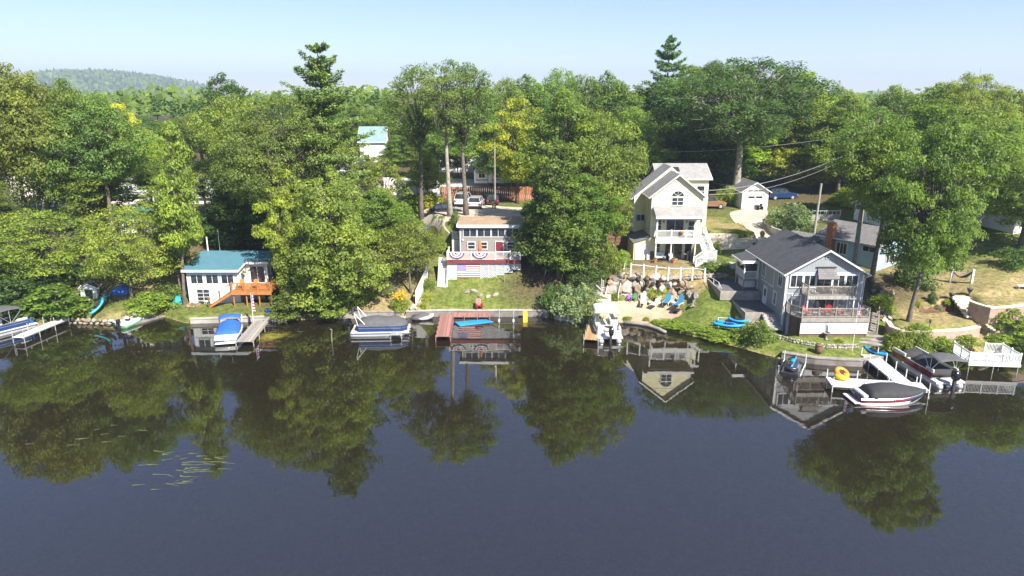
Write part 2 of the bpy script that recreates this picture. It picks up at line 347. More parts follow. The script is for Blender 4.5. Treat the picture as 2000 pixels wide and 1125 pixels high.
terrace([(24.4, 84.1), (31.0, 84.1), (31.5, 92), (24.4, 92)], 6.95, 0.5)
terrace([(24.7, 76.2), (31.5, 76.2), (31.5, 83.4), (24.7, 83.4)], 4.7, 0.6)
terrace([tuple(at(*p).xy) for p in ((1732, 627, 2.3), (1742, 640, 2.3), (1790, 649, 2.3), (1880, 645, 2.3), (1915, 638, 2.3), (1890, 605, 2.3), (1800, 600, 2.5))], 2.3, 0.4)
terrace([tuple(at(*p).xy) for p in ((1897, 589, 3.9), (1935, 602, 3.9), (2000, 597, 3.9), (2060, 593, 4), (2060, 575, 4), (1905, 575, 4))], 3.95, 0.4)
def h_land(x, y):
    z = tps(x, y)
    for P, lv, b in TERR:
        ins = inpoly(x, y, P); d = polydist(x, y, P); k = np.where(ins, np.clip(d / b, 0, 1), 0); k = k * k * (3 - 2 * k)
        z = z * (1 - k) + lv * k
    return z
def shore_y(x): return np.interp(x, SHX, SHY)
def height(x, y):
    x = np.atleast_1d(np.asarray(x, float)); y = np.atleast_1d(np.asarray(y, float))
    sd = (y - shore_y(x)) * 0.92
    z = h_land(x, y); z = np.maximum(z, 0.3)
    wall = np.zeros(x.shape, bool)
    for a, b in WALLX: wall |= (x > a) & (x < b)
    lo = np.where(wall, 0.0, 0.0); wd = np.where(wall, 0.30, 1.8)
    k = np.clip(sd / wd, 0, 1); base = np.where(wall, -0.35, -0.05)
    zi = base + (z - base) * np.where(wall, k, k ** 0.8)
    bed = np.maximum(base + sd * np.where(wall, 0.11, 0.09), -2.4)
    return np.where(sd > 0, zi, bed)
def hz(x, y): return float(height(x, y)[0])
def G(px, py):
    """where the view through this picture point meets the ground"""
    d = ray(px, py); t = 45.0
    ts = np.linspace(45, 330, 3000); zz = CAM_H + d.z * ts; g = height(d.x * ts, d.y * ts); i = np.argmax(zz < g); t = ts[i]
    return Vector((d.x * t, d.y * t, float(g[i])))
def gmat():
    m, nt, b = _new('meadow_ground'); tc = _tc(nt); g = nt.nodes.new('ShaderNodeNewGeometry')
    a = nt.nodes.new('ShaderNodeAttribute'); a.attribute_name = 'dry'
    n1 = _noise(nt, 0.35, 6, g.outputs['Position']); n2 = _noise(nt, 6, 4, g.outputs['Position']); n3 = _noise(nt, 1.3, 5, g.outputs['Position'])
    green = _ramp(nt, [(0.3, (0.075, 0.105, 0.022)), (0.55, (0.13, 0.165, 0.035)), (0.75, (0.20, 0.20, 0.06))]); nt.links.new(n3.outputs['Fac'], green.inputs[0])
    dry = _ramp(nt, [(0.3, (0.20, 0.165, 0.075)), (0.6, (0.30, 0.24, 0.12)), (0.8, (0.36, 0.29, 0.16))]); nt.links.new(n3.outputs['Fac'], dry.inputs[0])
    floor = _ramp(nt, [(0.3, (0.05, 0.038, 0.024)), (0.6, (0.10, 0.075, 0.045)), (0.8, (0.16, 0.12, 0.075))]); nt.links.new(n2.outputs['Fac'], floor.inputs[0])
    ad = nt.nodes.new('ShaderNodeMath'); ad.operation = 'ADD'; sb = nt.nodes.new('ShaderNodeMath'); sb.operation = 'MULTIPLY_ADD'
    sb.inputs[1].default_value = 0.9; sb.inputs[2].default_value = -0.45; nt.links.new(n1.outputs['Fac'], sb.inputs[0]); nt.links.new(sb.outputs[0], ad.inputs[0]); nt.links.new(a.outputs['Fac'], ad.inputs[1])
    mr = nt.nodes.new('ShaderNodeMapRange'); mr.inputs[1].default_value = 0.35; mr.inputs[2].default_value = 0.65; nt.links.new(ad.outputs[0], mr.inputs[0])
    mx = nt.nodes.new('ShaderNodeMix'); mx.data_type = 'RGBA'; nt.links.new(mr.outputs[0], mx.inputs[0]); nt.links.new(green.outputs[0], mx.inputs[6]); nt.links.new(dry.outputs[0], mx.inputs[7])
    a2 = nt.nodes.new('ShaderNodeAttribute'); a2.attribute_name = 'wood'
    mx2 = nt.nodes.new('ShaderNodeMix'); mx2.data_type = 'RGBA'; nt.links.new(a2.outputs['Fac'], mx2.inputs[0]); nt.links.new(mx.outputs[2], mx2.inputs[6]); nt.links.new(floor.outputs[0], mx2.inputs[7])
    # lake bed sand below the water line
    sp = nt.nodes.new('ShaderNodeSeparateXYZ'); nt.links.new(g.outputs['Position'], sp.inputs[0]); lt = nt.nodes.new('ShaderNodeMapRange'); lt.inputs[1].default_value = 0.12; lt.inputs[2].default_value = -0.05; nt.links.new(sp.outputs['Z'], lt.inputs[0])
    bed = _ramp(nt, [(0.3, (0.26, 0.18, 0.09)), (0.7, (0.42, 0.30, 0.16))]); nt.links.new(n3.outputs['Fac'], bed.inputs[0])
    mx3 = nt.nodes.new('ShaderNodeMix'); mx3.data_type = 'RGBA'; nt.links.new(lt.outputs[0], mx3.inputs[0]); nt.links.new(mx2.outputs[2], mx3.inputs[6]); nt.links.new(bed.outputs[0], mx3.inputs[7])
    n5 = _noise(nt, 3.2, 8, g.outputs['Position']); rr = _ramp(nt, [(.34, (.62, .62, .62)), (.5, (1, 1, 1)), (.68, (1.3, 1.22, 1.1))]); nt.links.new(n5.outputs['Fac'], rr.inputs[0]); mx4 = nt.nodes.new('ShaderNodeMix'); mx4.data_type = 'RGBA'; mx4.blend_type = 'MULTIPLY'; mx4.inputs[0].default_value = 1; nt.links.new(mx3.outputs[2], mx4.inputs[6]); nt.links.new(rr.outputs[0], mx4.inputs[7])
    nt.links.new(mx4.outputs[2], b.inputs['Base Color']); b.inputs['Roughness'].default_value = 0.95; b.inputs['Specular IOR Level'].default_value = 0.15
    bp = nt.nodes.new('ShaderNodeBump'); bp.inputs['Strength'].default_value = 0.8; bp.inputs['Distance'].default_value = 0.08; n4 = _noise(nt, 9, 5, g.outputs['Position'])
    nt.links.new(n4.outputs['Fac'], bp.inputs['Height']); nt.links.new(bp.outputs[0], b.inputs['Normal'])
    return m
M['ground'] = gmat()
DRY = [(1235, 600, 2, .5), (1850, 600, 8, .62), (1950, 570, 9, .56), (1800, 560, 6, .68), (1400, 440, 6, .6), (1390, 570, 3, .45), (1310, 520, 6, .9), (260, 560, 8, .75), (700, 580, 7, .75), (900, 600, 3.5, .35), (640, 560, 7, .9), (1430, 500, 3, .15), (1430, 620, 5, .15), (450, 610, 8, .1), (150, 600, 6, .35)]
WOODS = [(1080, 540, 5, 1), (600, 520, 9, .8), (500, 450, 12, 1), (100, 500, 14, .8), (1180, 470, 9, .9), (1720, 560, 4, .9), (760, 500, 7, .6), (1040, 560, 3.5, .8), (1700, 470, 8, .8)]
def build_ground():
    xs = np.unique(np.concatenate([np.arange(-62, 62.01, 0.5), -62 - np.cumsum(np.linspace(1, 40, 26)), 62 + np.cumsum(np.linspace(1, 40, 26)), [-3000, -1500, 1500, 3000]]))
    ys = np.unique(np.concatenate([[-400, -150, -60, 0, 25, 40, 48, 52], np.arange(55, 90, 0.35), np.arange(90, 140, 1.2), 140 + np.cumsum(np.linspace(2, 60, 22)), [1200, 2500, 4200]]))
    X, Y = np.meshgrid(xs, ys); Z = np.empty(X.shape)
    far = (Y > 255) | (np.abs(X) > 240)
    Z = height(np.clip(X, -240, 240).ravel(), np.clip(Y, -400, 255).ravel()).reshape(X.shape)
    Z = np.where((Y < 45), -2.4, Z); Z = np.where(Y > 250, 11, Z)
    nx, ny = len(xs), len(ys)
    vs = np.stack([X, Y, Z], -1).reshape(-1, 3)
    i = (np.arange(ny - 1)[:, None] * nx + np.arange(nx - 1)[None]).ravel(); fs = np.stack([i, i + 1, i + nx + 1, i + nx], -1)
    me = bpy.data.meshes.new('ground'); me.from_pydata(vs.tolist(), [], fs.tolist()); me.update()
    me.polygons.foreach_set('use_smooth', [True] * len(me.polygons))
    dry = np.full(len(vs), 0.30); wood = np.clip((vs[:, 1] - 92) / 18, 0, 1) * 0.9
    for px, py, r, v in DRY:
        p = G(px, py); d = np.hypot(vs[:, 0] - p.x, (vs[:, 1] - p.y)); k = np.clip(1.4 - d / r, 0, 1); dry = dry * (1 - k) + v * k
    for px, py, r, v in WOODS:
        p = G(px, py); d = np.hypot(vs[:, 0] - p.x, (vs[:, 1] - p.y)); k = np.clip(1.5 - d / r, 0, 1) * v; wood = np.maximum(wood, k)
    for nm, arr in (('dry', dry), ('wood', wood)):
        a = me.attributes.new(nm, 'FLOAT', 'POINT'); a.data.foreach_set('value', arr.astype(np.float32))
    me.materials.append(M['ground'])
    o = link('ground', me, None, 'structure'); o['label'] = 'sloping lakeshore ground of grass and leaf litter'
    return o
build_ground()
def drape(name, label, poly, m, lift=0.04, step=1.0, kind='structure', cat=None):
    """a sheet cut to an outline and laid over the ground"""
    b = bmesh.new(); f = b.faces.new([b.verts.new((p[0], p[1], 0)) for p in poly]); bmesh.ops.triangulate(b, faces=[f])
    xs = [p[0] for p in poly]; ys = [p[1] for p in poly]
    for axis, lo, hi in ((0, min(xs), max(xs)), (1, min(ys), max(ys))):
        t = lo + step
        while t < hi:
            co = [0, 0, 0]; no = [0, 0, 0]; co[axis] = t; no[axis] = 1
            bmesh.ops.bisect_plane(b, geom=b.verts[:] + b.edges[:] + b.faces[:], plane_co=co, plane_no=no); t += step
    vs = b.verts[:]; zz = height([v.co.x for v in vs], [v.co.y for v in vs])
    for v, z in zip(vs, zz): v.co.z = z + lift
    bmesh.ops.recalc_face_normals(b, faces=b.faces)
    for f in b.faces:
        if f.normal.z < 0: f.normal_flip()
        f.smooth = True
    me = bpy.data.meshes.new(name); b.to_mesh(me); b.free(); me.materials.append(m)
    o = link(name, me, None, kind); o['label'] = label
    if cat: o['category'] = cat
    return o
def smoothpoly(P, it=2):
    for _ in range(it):
        Q = []
        for i in range(len(P)):
            a, b = Vector(P[i - 1]), Vector(P[i]); Q += [tuple(a * .75 + b * .25), tuple(a * .25 + b * .75)]
        P = Q
    return P
M['sand'] = mat('beach_sand', (0.40, 0.31, 0.215), 0.95, 0.14, 1.3, bump=0.6, bscale=5, spec=0.1)
M['gravel'] = mat('pale_gravel', (0.44, 0.37, 0.30), 0.95, 0.2, 0.8, bump=0.8, bscale=14, spec=0.1)
M['gravel2'] = mat('lot_gravel', (0.56, 0.50, 0.46), 0.95, 0.18, 0.5, bump=0.6, bscale=10, spec=0.1)
M['asphalt'] = mat('old_asphalt', (0.10, 0.10, 0.105), 0.9, 0.25, 0.8, bump=0.5, bscale=20)
M['mulch'] = mat('bark_mulch', (0.13, 0.065, 0.04), 0.95, 0.35, 4, bump=1.0, bscale=14)
def gp(*pp): return [tuple(G(*p).xy) for p in pp]
drape('beach', 'small sandy beach below the boulder wall', smoothpoly([tuple(at(1168, 626, 0.1).xy)] + gp((1178, 596), (1200, 588), (1260, 590), (1320, 598), (1338, 612), (1300, 628)) + [tuple(at(1272, 634, .1).xy), tuple(at(1215, 629, .1).xy)]), M['sand'], 0.03, 0.6)
drape('driveway', 'pale gravel driveway running up from the yellow house', smoothpoly(gp((1425, 412), (1500, 406), (1500, 425), (1500, 445), (1530, 470), (1490, 478), (1465, 468), (1448, 440), (1425, 425))), M['gravel'], 0.05, 1.0)
drape('gravel_yard', 'sandy gravel parking yard behind the taupe house', smoothpoly([(-9, 84.6), (1.8, 84.6), (3, 92), (2, 97), (-12, 98), (-14, 95), (-10, 88)]), M['gravel'], 0.05, 1.2)
drape('gravel_lot', 'wide pale gravel lot glimpsed between the tree trunks', [(-110, 101), (-60, 98), (-24, 99), (-14, 106), (6, 107), (8, 128), (-30, 132), (-120, 132)], M['gravel2'], 0.06, 3.0)
drape('asphalt_road', 'grey asphalt track beside the taupe house', smoothpoly(gp((740, 440), (838, 428), (842, 448), (800, 462), (690, 476))), M['asphalt'], 0.05, 1.0)
drape('footpath', 'grey paved path between the yellow and grey houses', smoothpoly(gp((1398, 514), (1450, 516), (1446, 530), (1400, 526)), 1), M['concrete'], 0.05, 0.6)
drape('mulch_bed', 'dark mulch bed around the small terrace shrubs', smoothpoly(gp((1788, 592), (1830, 583), (1868, 590), (1858, 610), (1800, 612))), M['mulch'], 0.04, 0.5)

# ------------------------------------------------------------------ water
def water():
    m, nt, b = _new('lake_water'); nt.nodes.remove(b); out = nt.nodes['Material Output']; g = nt.nodes.new('ShaderNodeNewGeometry')
    mp = nt.nodes.new('ShaderNodeMapping'); mp.inputs['Scale'].default_value = (0.55, 1.5, 1); nt.links.new(g.outputs['Position'], mp.inputs[0])
    n1 = _noise(nt, 1.1, 3, mp.outputs[0]); n2 = _noise(nt, 0.07, 3, g.outputs['Position']); n3 = _noise(nt, 5.0, 2, mp.outputs[0])
    r = nt.nodes.new('ShaderNodeMapRange'); r.inputs[1].default_value = 0.38; r.inputs[2].default_value = 0.66; r.inputs[3].default_value = 0.12; nt.links.new(n2.outputs['Fac'], r.inputs[0])
    k = nt.nodes.new('ShaderNodeMath'); k.operation = 'MULTIPLY_ADD'; k.inputs[1].default_value = 0.12; nt.links.new(n3.outputs['Fac'], k.inputs[0]); nt.links.new(n1.outputs['Fac'], k.inputs[2])
    k2 = nt.nodes.new('ShaderNodeMath'); k2.operation = 'MULTIPLY'; nt.links.new(k.outputs[0], k2.inputs[0]); nt.links.new(r.outputs[0], k2.inputs[1])
    bp = nt.nodes.new('ShaderNodeBump'); bp.inputs['Strength'].default_value = 1.0; bp.inputs['Distance'].default_value = 0.0034; nt.links.new(k2.outputs[0], bp.inputs['Height'])
    fr = nt.nodes.new('ShaderNodeFresnel'); fr.inputs['IOR'].default_value = 2.8; nt.links.new(bp.outputs[0], fr.inputs['Normal'])
    gl = nt.nodes.new('ShaderNodeBsdfGlossy'); gl.inputs['Roughness'].default_value = 0.004; nt.links.new(bp.outputs[0], gl.inputs['Normal'])
    tr = nt.nodes.new('ShaderNodeBsdfTransparent'); ms = nt.nodes.new('ShaderNodeMixShader')
    df = nt.nodes.new('ShaderNodeBsdfDiffuse'); df.inputs[0].default_value = (.085, .070, .040, 1); mk = nt.nodes.new('ShaderNodeMixShader'); mk.inputs[0].default_value = .18; nt.links.new(tr.outputs[0], mk.inputs[1]); nt.links.new(df.outputs[0], mk.inputs[2])   # murk
    nt.links.new(fr.outputs[0], ms.inputs[0]); nt.links.new(mk.outputs[0], ms.inputs[1]); nt.links.new(gl.outputs[0], ms.inputs[2]); nt.links.new(ms.outputs[0], out.inputs['Surface'])
    va = nt.nodes.new('ShaderNodeVolumeAbsorption'); va.inputs['Color'].default_value = (0.80, 0.60, 0.28, 1); va.inputs['Density'].default_value = 0.42
    nt.links.new(va.outputs[0], out.inputs['Volume'])
    o = MB().box(-2900, 2900, -390, 100, -3.9, 0).build('water', m, None, kind='structure'); o['label'] = 'calm dark brown lake mirroring trees and sky'
water()
# ------------------------------------------------------------------ trees
def leaf_mesh(name, C, N, S, T, rng, mat_, asp=0.62):
    n = len(C); N = N / (np.linalg.norm(N, axis=1, keepdims=True) + 1e-9)
    a = rng.normal(size=(n, 3)); t = a - (a * N).sum(1, keepdims=True) * N; t /= np.linalg.norm(t, axis=1, keepdims=True) + 1e-9; b = np.cross(N, t)
    S = S[:, None]; V = np.empty((n, 4, 3)); V[:, 0] = C - t * S; V[:, 1] = C + b * S * asp + t * S * .12; V[:, 2] = C + t * S + N * S * -.25; V[:, 3] = C - b * S * asp + t * S * .12
    me = bpy.data.meshes.new(name); me.vertices.add(n * 4); me.vertices.foreach_set('co', V.astype(np.float32).ravel())
    me.loops.add(n * 4); me.loops.foreach_set('vertex_index', np.arange(n * 4, dtype=np.int32)); me.polygons.add(n)
    me.polygons.foreach_set('loop_start', np.arange(0, n * 4, 4, dtype=np.int32)); me.update(calc_edges=True)
    at_ = me.attributes.new('tint', 'FLOAT', 'FACE'); at_.data.foreach_set('value', np.clip(T, 0, 1).astype(np.float32)); me.materials.append(mat_)
    return me
SHAPES = {'round': lambda t: np.sin(np.pi * np.clip(t, 0.02, .98) ** 0.85) ** 0.55, 'oval': lambda t: np.sin(np.pi * np.clip(t, .02, .98) ** 0.75) ** 0.7,
          'cone': lambda t: np.clip(1.05 - t, 0.03, 1) ** 0.75 * np.clip(t * 7, .3, 1), 'vase': lambda t: np.sin(np.pi * np.clip(t, .04, .97) ** 1.5) ** 0.6,
          'dome': lambda t: np.clip(1 - t ** 2.4, .02, 1) ** 0.6 * np.clip(.75 + t, 0, 1)}
def broadleaf(seed, H, Rr, cb, shape='round', ncl=70, nlf=170, leaf=0.2, cr=0.25, open_=0.0, lean=0.0, trunk_r=None, mat_t='bark', flat=0.62, fork=False):
    """returns (trunk mesh, crown mesh) of a tree of height H, crown radius Rr, crown starting at cb*H"""
    rng = np.random.default_rng(seed); f = SHAPES[shape]; zb = cb * H; ch = H - zb; ph = rng.uniform(0, 6.28, 6); cl = []
    tries = 0
    while len(cl) < ncl and tries < ncl * 30:
        tries += 1; t = rng.uniform(0, 1) ** 0.9; az = rng.uniform(0, 6.283); e = f(np.array([t]))[0]
        if rng.uniform() > 0.25 + e: continue
        lob = 1 + 0.3 * math.sin(2 * az + ph[0] + 4 * t) + 0.2 * math.sin(3 * az + ph[1] - 6 * t) + 0.1 * math.sin(5 * az + ph[2])
        rad = Rr * e * lob * (0.35 + 0.65 * math.sqrt(rng.uniform())) * 0.86; r = Rr * cr * rng.uniform(0.5, 1.3) * (0.75 + 0.35 * e)
        p = np.array([rad * math.cos(az) + lean * (zb + t * ch), rad * math.sin(az), zb + t * ch - r * .3])
        if any(np.linalg.norm((p - q) * (1, 1, 1.3)) < (r + rq) * 0.6 for q, rq in cl): continue
        cl.append((p, r))
    C = []; N = []; S = []; T = []
    for p, r in cl:
        k = int(1.3 * nlf * (r / (Rr * cr)) ** 2 * rng.uniform(0.7, 1.2) * (1 - open_)); d = rng.normal(size=(k, 3)); d[:, 2] = d[:, 2] * .85 + 0.38; d /= np.linalg.norm(d, axis=1, keepdims=True)
        w = 1 + .28 * np.sin(d[:, :1] * 5 + p[0]) * np.cos(d[:, 1:2] * 6 + p[1]); dist = r * (0.35 + 0.65 * rng.uniform(size=(k, 1)) ** 0.5) * w
        c = p + d * dist * np.array([1.12, 1.12, flat]); c[:, 2] -= 0.18 * r * (np.hypot(d[:, 0], d[:, 1]) ** 2)
        C.append(c); N.append(d * 0.75 + np.array([0, 0, 0.45]) + rng.normal(size=(k, 3)) * 0.42); S.append(.88 * leaf * rng.uniform(0.5, 1.4, k)); T.append(np.clip(rng.uniform(.2, .75) + rng.normal(size=k) * .16, 0, 1))
    crown = leaf_mesh('crown', np.concatenate(C), np.concatenate(N), np.concatenate(S), np.concatenate(T), rng, M['leaf'])
    tr = trunk_r or H * 0.016; mb = MB(); top = zb + ch * 0.82; axis = []
    for i in range(9):
        t = i / 8; axis.append(Vector((math.sin(t * 3 + ph[3]) * .03 * H * t + lean * t * top, math.sin(t * 2.3 + ph[4]) * .025 * H * t, t * top)))
    rad = [tr * (1.55 if i == 0 else 1.0) * (1 - .86 * (i / 8) ** 1.2) for i in range(9)]
    mb.path([a - Vector((0, 0, .8)) if i == 0 else a for i, a in enumerate(axis)], rad, 9)
    for j, (p, r) in enumerate(cl):
        za = zb * .9 + (p[2] - zb) * rng.uniform(.25, .6); za = min(max(za, zb * .75), top * .95); i = min(int(za / top * 8), 7); u = za / top * 8 - i
        a = axis[i].lerp(axis[i + 1], u); e = Vector(p); m_ = a.lerp(e, .5) + Vector((0, 0, .05 * (e - a).length)) + Vector(rng.normal(size=3)) * .05 * (e - a).length
        rb = min(rad[i] * .5, 0.02 + .017 * (e - a).length); mb.path([a, m_, e], [rb, rb * .6, rb * .2], 5)
        for _ in range(2):
            q = e + Vector(rng.normal(size=3)) * r * .6; mb.path([m_.lerp(e, .5), q], [rb * .35, rb * .12], 4)
    return mb.mesh('trunk', M[mat_t], True), crown
def pine(seed, H, Rr, cb, nwh=17, leaf=0.28, droop=0.0, dens=1.0, shape=1.0, mat_t='bark'):
    rng = np.random.default_rng(seed); mb = MB(); zb = cb * H; C = []; N = []; S = []; T = []; tr = H * .014
    mb.path([(0, 0, -.8), (0.02 * H * .3, 0, H * .35), (.01 * H, .005 * H, H * .7), (0, 0, H * .99)], [tr * 1.5, tr * .85, tr * .5, tr * .08], 8)
    for w in range(nwh):
        t = w / (nwh - 1); z = zb + (H - zb) * min(1, max(0, t + rng.normal() * .018)) ** .92 * .97; Lw = Rr * (1.0 - t) ** shape * rng.uniform(.7, 1.15) * (1 if t > .12 else .75) + .35
        nb = rng.integers(4, 7); a0 = rng.uniform(0, 6.28)
        for b in range(nb):
            a = a0 + b * 6.283 / nb + rng.normal() * .25; L = Lw * rng.uniform(.45, 1.2); rise = L * (0.08 + .55 * t - droop) + rng.normal() * .12
            d = np.array([math.cos(a), math.sin(a), 0]); s_ = np.array([-d[1], d[0], 0]); base = np.array([0, 0, z]); tip = base + d * L + np.array([0, 0, rise]); mid = base + d * L * .5 + np.array([0, 0, rise * .25])
            mb.path([base, mid, tip], [tr * .28 * (1 - t * .6), tr * .16 * (1 - t * .6), .015], 4)
            k = int(210 * dens * (L / Rr + .25)); u = rng.uniform(.28, 1.05, k); wd = L * .34 * np.sin(np.clip(u, 0, 1) * 2.6) * rng.uniform(-1, 1, k)
            c = base + d * (L * u)[:, None] + s_ * wd[:, None]; c[:, 2] += rise * u ** 1.6 + rng.normal(size=k) * .09 * (1 + L * .12) + .12 * L * .3
            C.append(c); n = np.tile([0, 0, 1.0], (k, 1)) + rng.normal(size=(k, 3)) * .55 + d * .25; N.append(n); S.append(leaf * rng.uniform(.6, 1.3, k)); T.append(np.clip(rng.uniform(.3, .6) + rng.normal(size=k) * .15 + (u - .6) * .2, 0, 1))
    crown = leaf_mesh('crown', np.concatenate(C), np.concatenate(N), np.concatenate(S), np.concatenate(T), rng, M['needle'], .34)
    return mb.mesh('trunk', M[mat_t], True), crown
PT = {}
def proto(key, kind, *a, **k):
    PT[key] = (kind(*a, **k), k.get('H', a[1]), a[2])
proto('oakA', broadleaf, 1, 18, 6.5, .30, 'round', 105, 300, .18)
proto('oakB', broadleaf, 2, 19, 6.0, .34, 'dome', 100, 300, .18)
proto('oakC', broadleaf, 3, 17, 7.0, .28, 'round', 120, 280, .18, .22)
proto('ovalA', broadleaf, 4, 17, 4.6, .26, 'oval', 85, 250, .17)
proto('ovalB', broadleaf, 5, 18, 4.2, .30, 'oval', 80, 230, .17, .28)
proto('coneA', broadleaf, 6, 15, 4.4, .08, 'cone', 100, 280, .16, .26)
proto('coneB', broadleaf, 7, 14, 3.4, .33, 'cone', 75, 210, .16, .28, .1)
proto('mapleA', broadleaf, 8, 15, 5.6, .16, 'dome', 120, 300, .16, .22)
proto('mapleB', broadleaf, 9, 14, 5.0, .14, 'round', 105, 280, .16, .24)
proto('tallA', broadleaf, 10, 23, 4.6, .46, 'vase', 64, 190, .16, .26, .2, 0, .36)
proto('tallB', broadleaf, 11, 24, 5.2, .50, 'vase', 70, 190, .16, .25, .2, 0, .38, 'bark_pale')
proto('thinA', broadleaf, 12, 13, 3.0, .30, 'oval', 44, 100, .19, .27, .25, 0, .16)
proto('bigoak', broadleaf, 13, 24, 10, .34, 'round', 170, 300, .185, .17, 0, 0, .50)
proto('highoak', broadleaf, 24, 20, 5.6, .48, 'round', 90, 260, .17, .24, .1, 0, .34)
proto('shoreoak', broadleaf, 14, 19, 8.0, .38, 'dome', 170, 320, .17, .17, 0, 0.13, .36, 'bark', .5)
proto('locust', broadleaf, 15, 11, 5.2, .36, 'dome', 90, 230, .13, .24, .15, 0, .2, 'bark', .45)
proto('greatoak', broadleaf, 26, 24, 10, .46, 'round', 150, 300, .185, .18, 0, 0, .55, 'bark_pale')
proto('gardentree', broadleaf, 25, 9, 4.0, .42, 'round', 60, 220, .14, .27, .1, 0, .17)
proto('pineA', pine, 21, 26, 6.4, .28, 27, .25, 0, 1.0, .66)
proto('pineB', pine, 22, 24, 5.4, .38, 21, .25, 0.0, .9, .7)
proto('spruce', pine, 23, 18, 3.2, .08, 20, .20, .12, .6, .8)
proto('dark', broadleaf, 16, 13, 4.2, .10, 'oval', 80, 260, .17, .28)
def plant_tree(key, x, y, top, width, label, col, group=None, rz=None, name='tree', gz=None, cat='tree', sx=1.0):
    """stand a tree at (x, y) whose crown top reaches height `top` and whose crown is `width` metres across"""
    (tm, cm), Hh, Rr = PT[key]; z = hz(x, y) if gz is None else gz; s = width / (2 * Rr); h = (top - z) / Hh
    o = thing(name, label, cat, (x, y, z - .05), random.uniform(0, 6.28) if rz is None else rz, group); o.scale = (s, s * sx, h)
    link('trunk', tm, o); c = link('crown', cm, o); c.color = (*col, 1)
    return o
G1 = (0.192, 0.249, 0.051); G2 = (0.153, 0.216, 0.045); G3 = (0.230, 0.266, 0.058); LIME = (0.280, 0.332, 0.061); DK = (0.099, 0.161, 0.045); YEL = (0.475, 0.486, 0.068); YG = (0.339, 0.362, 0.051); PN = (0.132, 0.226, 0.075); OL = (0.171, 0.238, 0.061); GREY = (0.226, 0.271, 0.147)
random.seed(4)
def jit(c, a=.12): k = random.uniform(1 - a, 1 + a); return tuple(v * k * random.uniform(.93, 1.07) for v in c)
def T(key, px, py_top, wpx, Y, label, col, **k):
    """a tree at distance Y seen at picture column px with its top at py_top, wpx wide"""
    if Y > 92: k.setdefault('gz', None)
    p = atY(px, py_top, Y); wm = wpx * math.hypot(p.x * 0 + Y, CAM_H - p.z) / FPX
    return plant_tree(key, p.x, Y, p.z, wm, label, jit(col, .05), **k)
# -- shore and garden trees, each told apart
T('locust', 60, 405, 210, 74.5, 'low spreading yellow green tree over the bank behind the moored grey bimini boat', LIME, name='locust_tree')
T('locust', 228, 395, 175, 72.6, 'feathery lime tree with thick pale trunk beside the blue tarp', LIME, rz=1.0, name='locust_tree')
T('highoak', 150, 300, 150, 84, 'spreading green tree with pale forked trunk above the left bank', G1)
T('thinA', 190, 330, 120, 86, 'slim pale trunked tree on the left bank below the gravel lot', G3)
_t = T('coneB', 311, 228, 100, 73.0, 'narrow upright lime green tree at the corner of the white cottage', LIME, rz=.4); _t.rotation_euler = (0, R(3.5), .4)
T('thinA', 330, 400, 80, 74.0, 'thin second trunk with small crown beside the cottage corner tree', LIME, rz=2)
T('highoak', 300, 310, 110, 92, 'round green tree behind the upright lime tree', G2)
T('ovalA', 548, 325, 95, 74.2, 'light green maple hanging over the cottage deck', LIME, rz=1.2)
T('mapleA', 640, 322, 190, 71.8, 'broad shoreline maple whose lowest boughs touch the water by the blue chairs', G3, gz=.3)
T('mapleB', 592, 420, 110, 72.4, 'lower leafy maple beside the cottage deck', LIME, rz=2.2, gz=.2)
T('bigoak', 545, 186, 230, 79.5, 'huge olive green oak rising behind the white cottage', OL, rz=.6)
T('oakC', 455, 185, 170, 86, 'wide oak behind the blue roofed cottage', G3)
T('ovalB', 430, 140, 110, 112, 'dark ragged crowned tree topping the skyline beside the distant hill', DK)
T('pineA', 618, 82, 215, 83, 'tallest white pine with tiered plumes standing above the left wood', (.19, .25, .075), rz=.3, name='pine_tree')
T('thinA', 742, 300, 90, 82, 'small green tree left of the asphalt track', G1)
T('mapleB', 712, 302, 80, 112, 'round green tree below the tall barn', G1)
T('mapleB', 735, 365, 130, 80, 'bushy tree on the rocky slope above the flower garden', G1)
T('gardentree', 796, 432, 120, 74.4, 'low round tree beside the white board fence', G1, rz=.9, name='garden_tree')
T('tallA', 812, 128, 120, 93, 'tall bare stemmed tree left of the forked pair', OL, rz=.2)
T('tallB', 872, 112, 135, 88.5, 'tall tree with dark straight stem behind the taupe house', OL, rz=1.9)
T('tallA', 905, 122, 125, 89.5, 'tall forked tree with pale stem behind the taupe house', OL, rz=4.0)
T('coneB', 832, 290, 80, 99, 'bright yellow green young tree behind the dark parked car', YG, name='young_tree')
T('ovalA', 1010, 188, 120, 101, 'yellow tinged maple towering behind the taupe house', YG, rz=1)
T('coneA', 1096, 275, 172, 76.5, 'dense dark green maple standing between the taupe and yellow houses', G2, rz=.5)
T('mapleA', 1072, 350, 110, 79, 'dark maple crowding the right end of the taupe house', DK, rz=2.5)
T('ovalA', 1145, 335, 120, 77.5, 'leafy maple above the striped shed', G2, rz=3.1)
T('oakC', 1172, 212, 160, 81, 'spreading tree leaning towards the yellow house roof', G1, rz=.9)
T('ovalB', 1100, 172, 150, 82, 'tall green tree behind the dense dark maple', G1)
T('thinA', 1206, 350, 60, 80.5, 'light twiggy tree touching the yellow house wall', G3)
T('greatoak', 1458, 112, 290, 107, 'great oak with thick straight trunk between the garage and the yellow house', DK, rz=2.2)
T('pineB', 1310, 68, 130, 124, 'white pine with dark tiered top above the yellow house', PN, name='pine_tree')
T('tallB', 1712, 205, 150, 72.5, 'tall tree with twin grey stems in front of the blue house', G2, rz=.7)
T('highoak', 1746, 240, 160, 70.8, 'thick trunked oak on the mulch between the grey and blue houses', G2, rz=2.0)
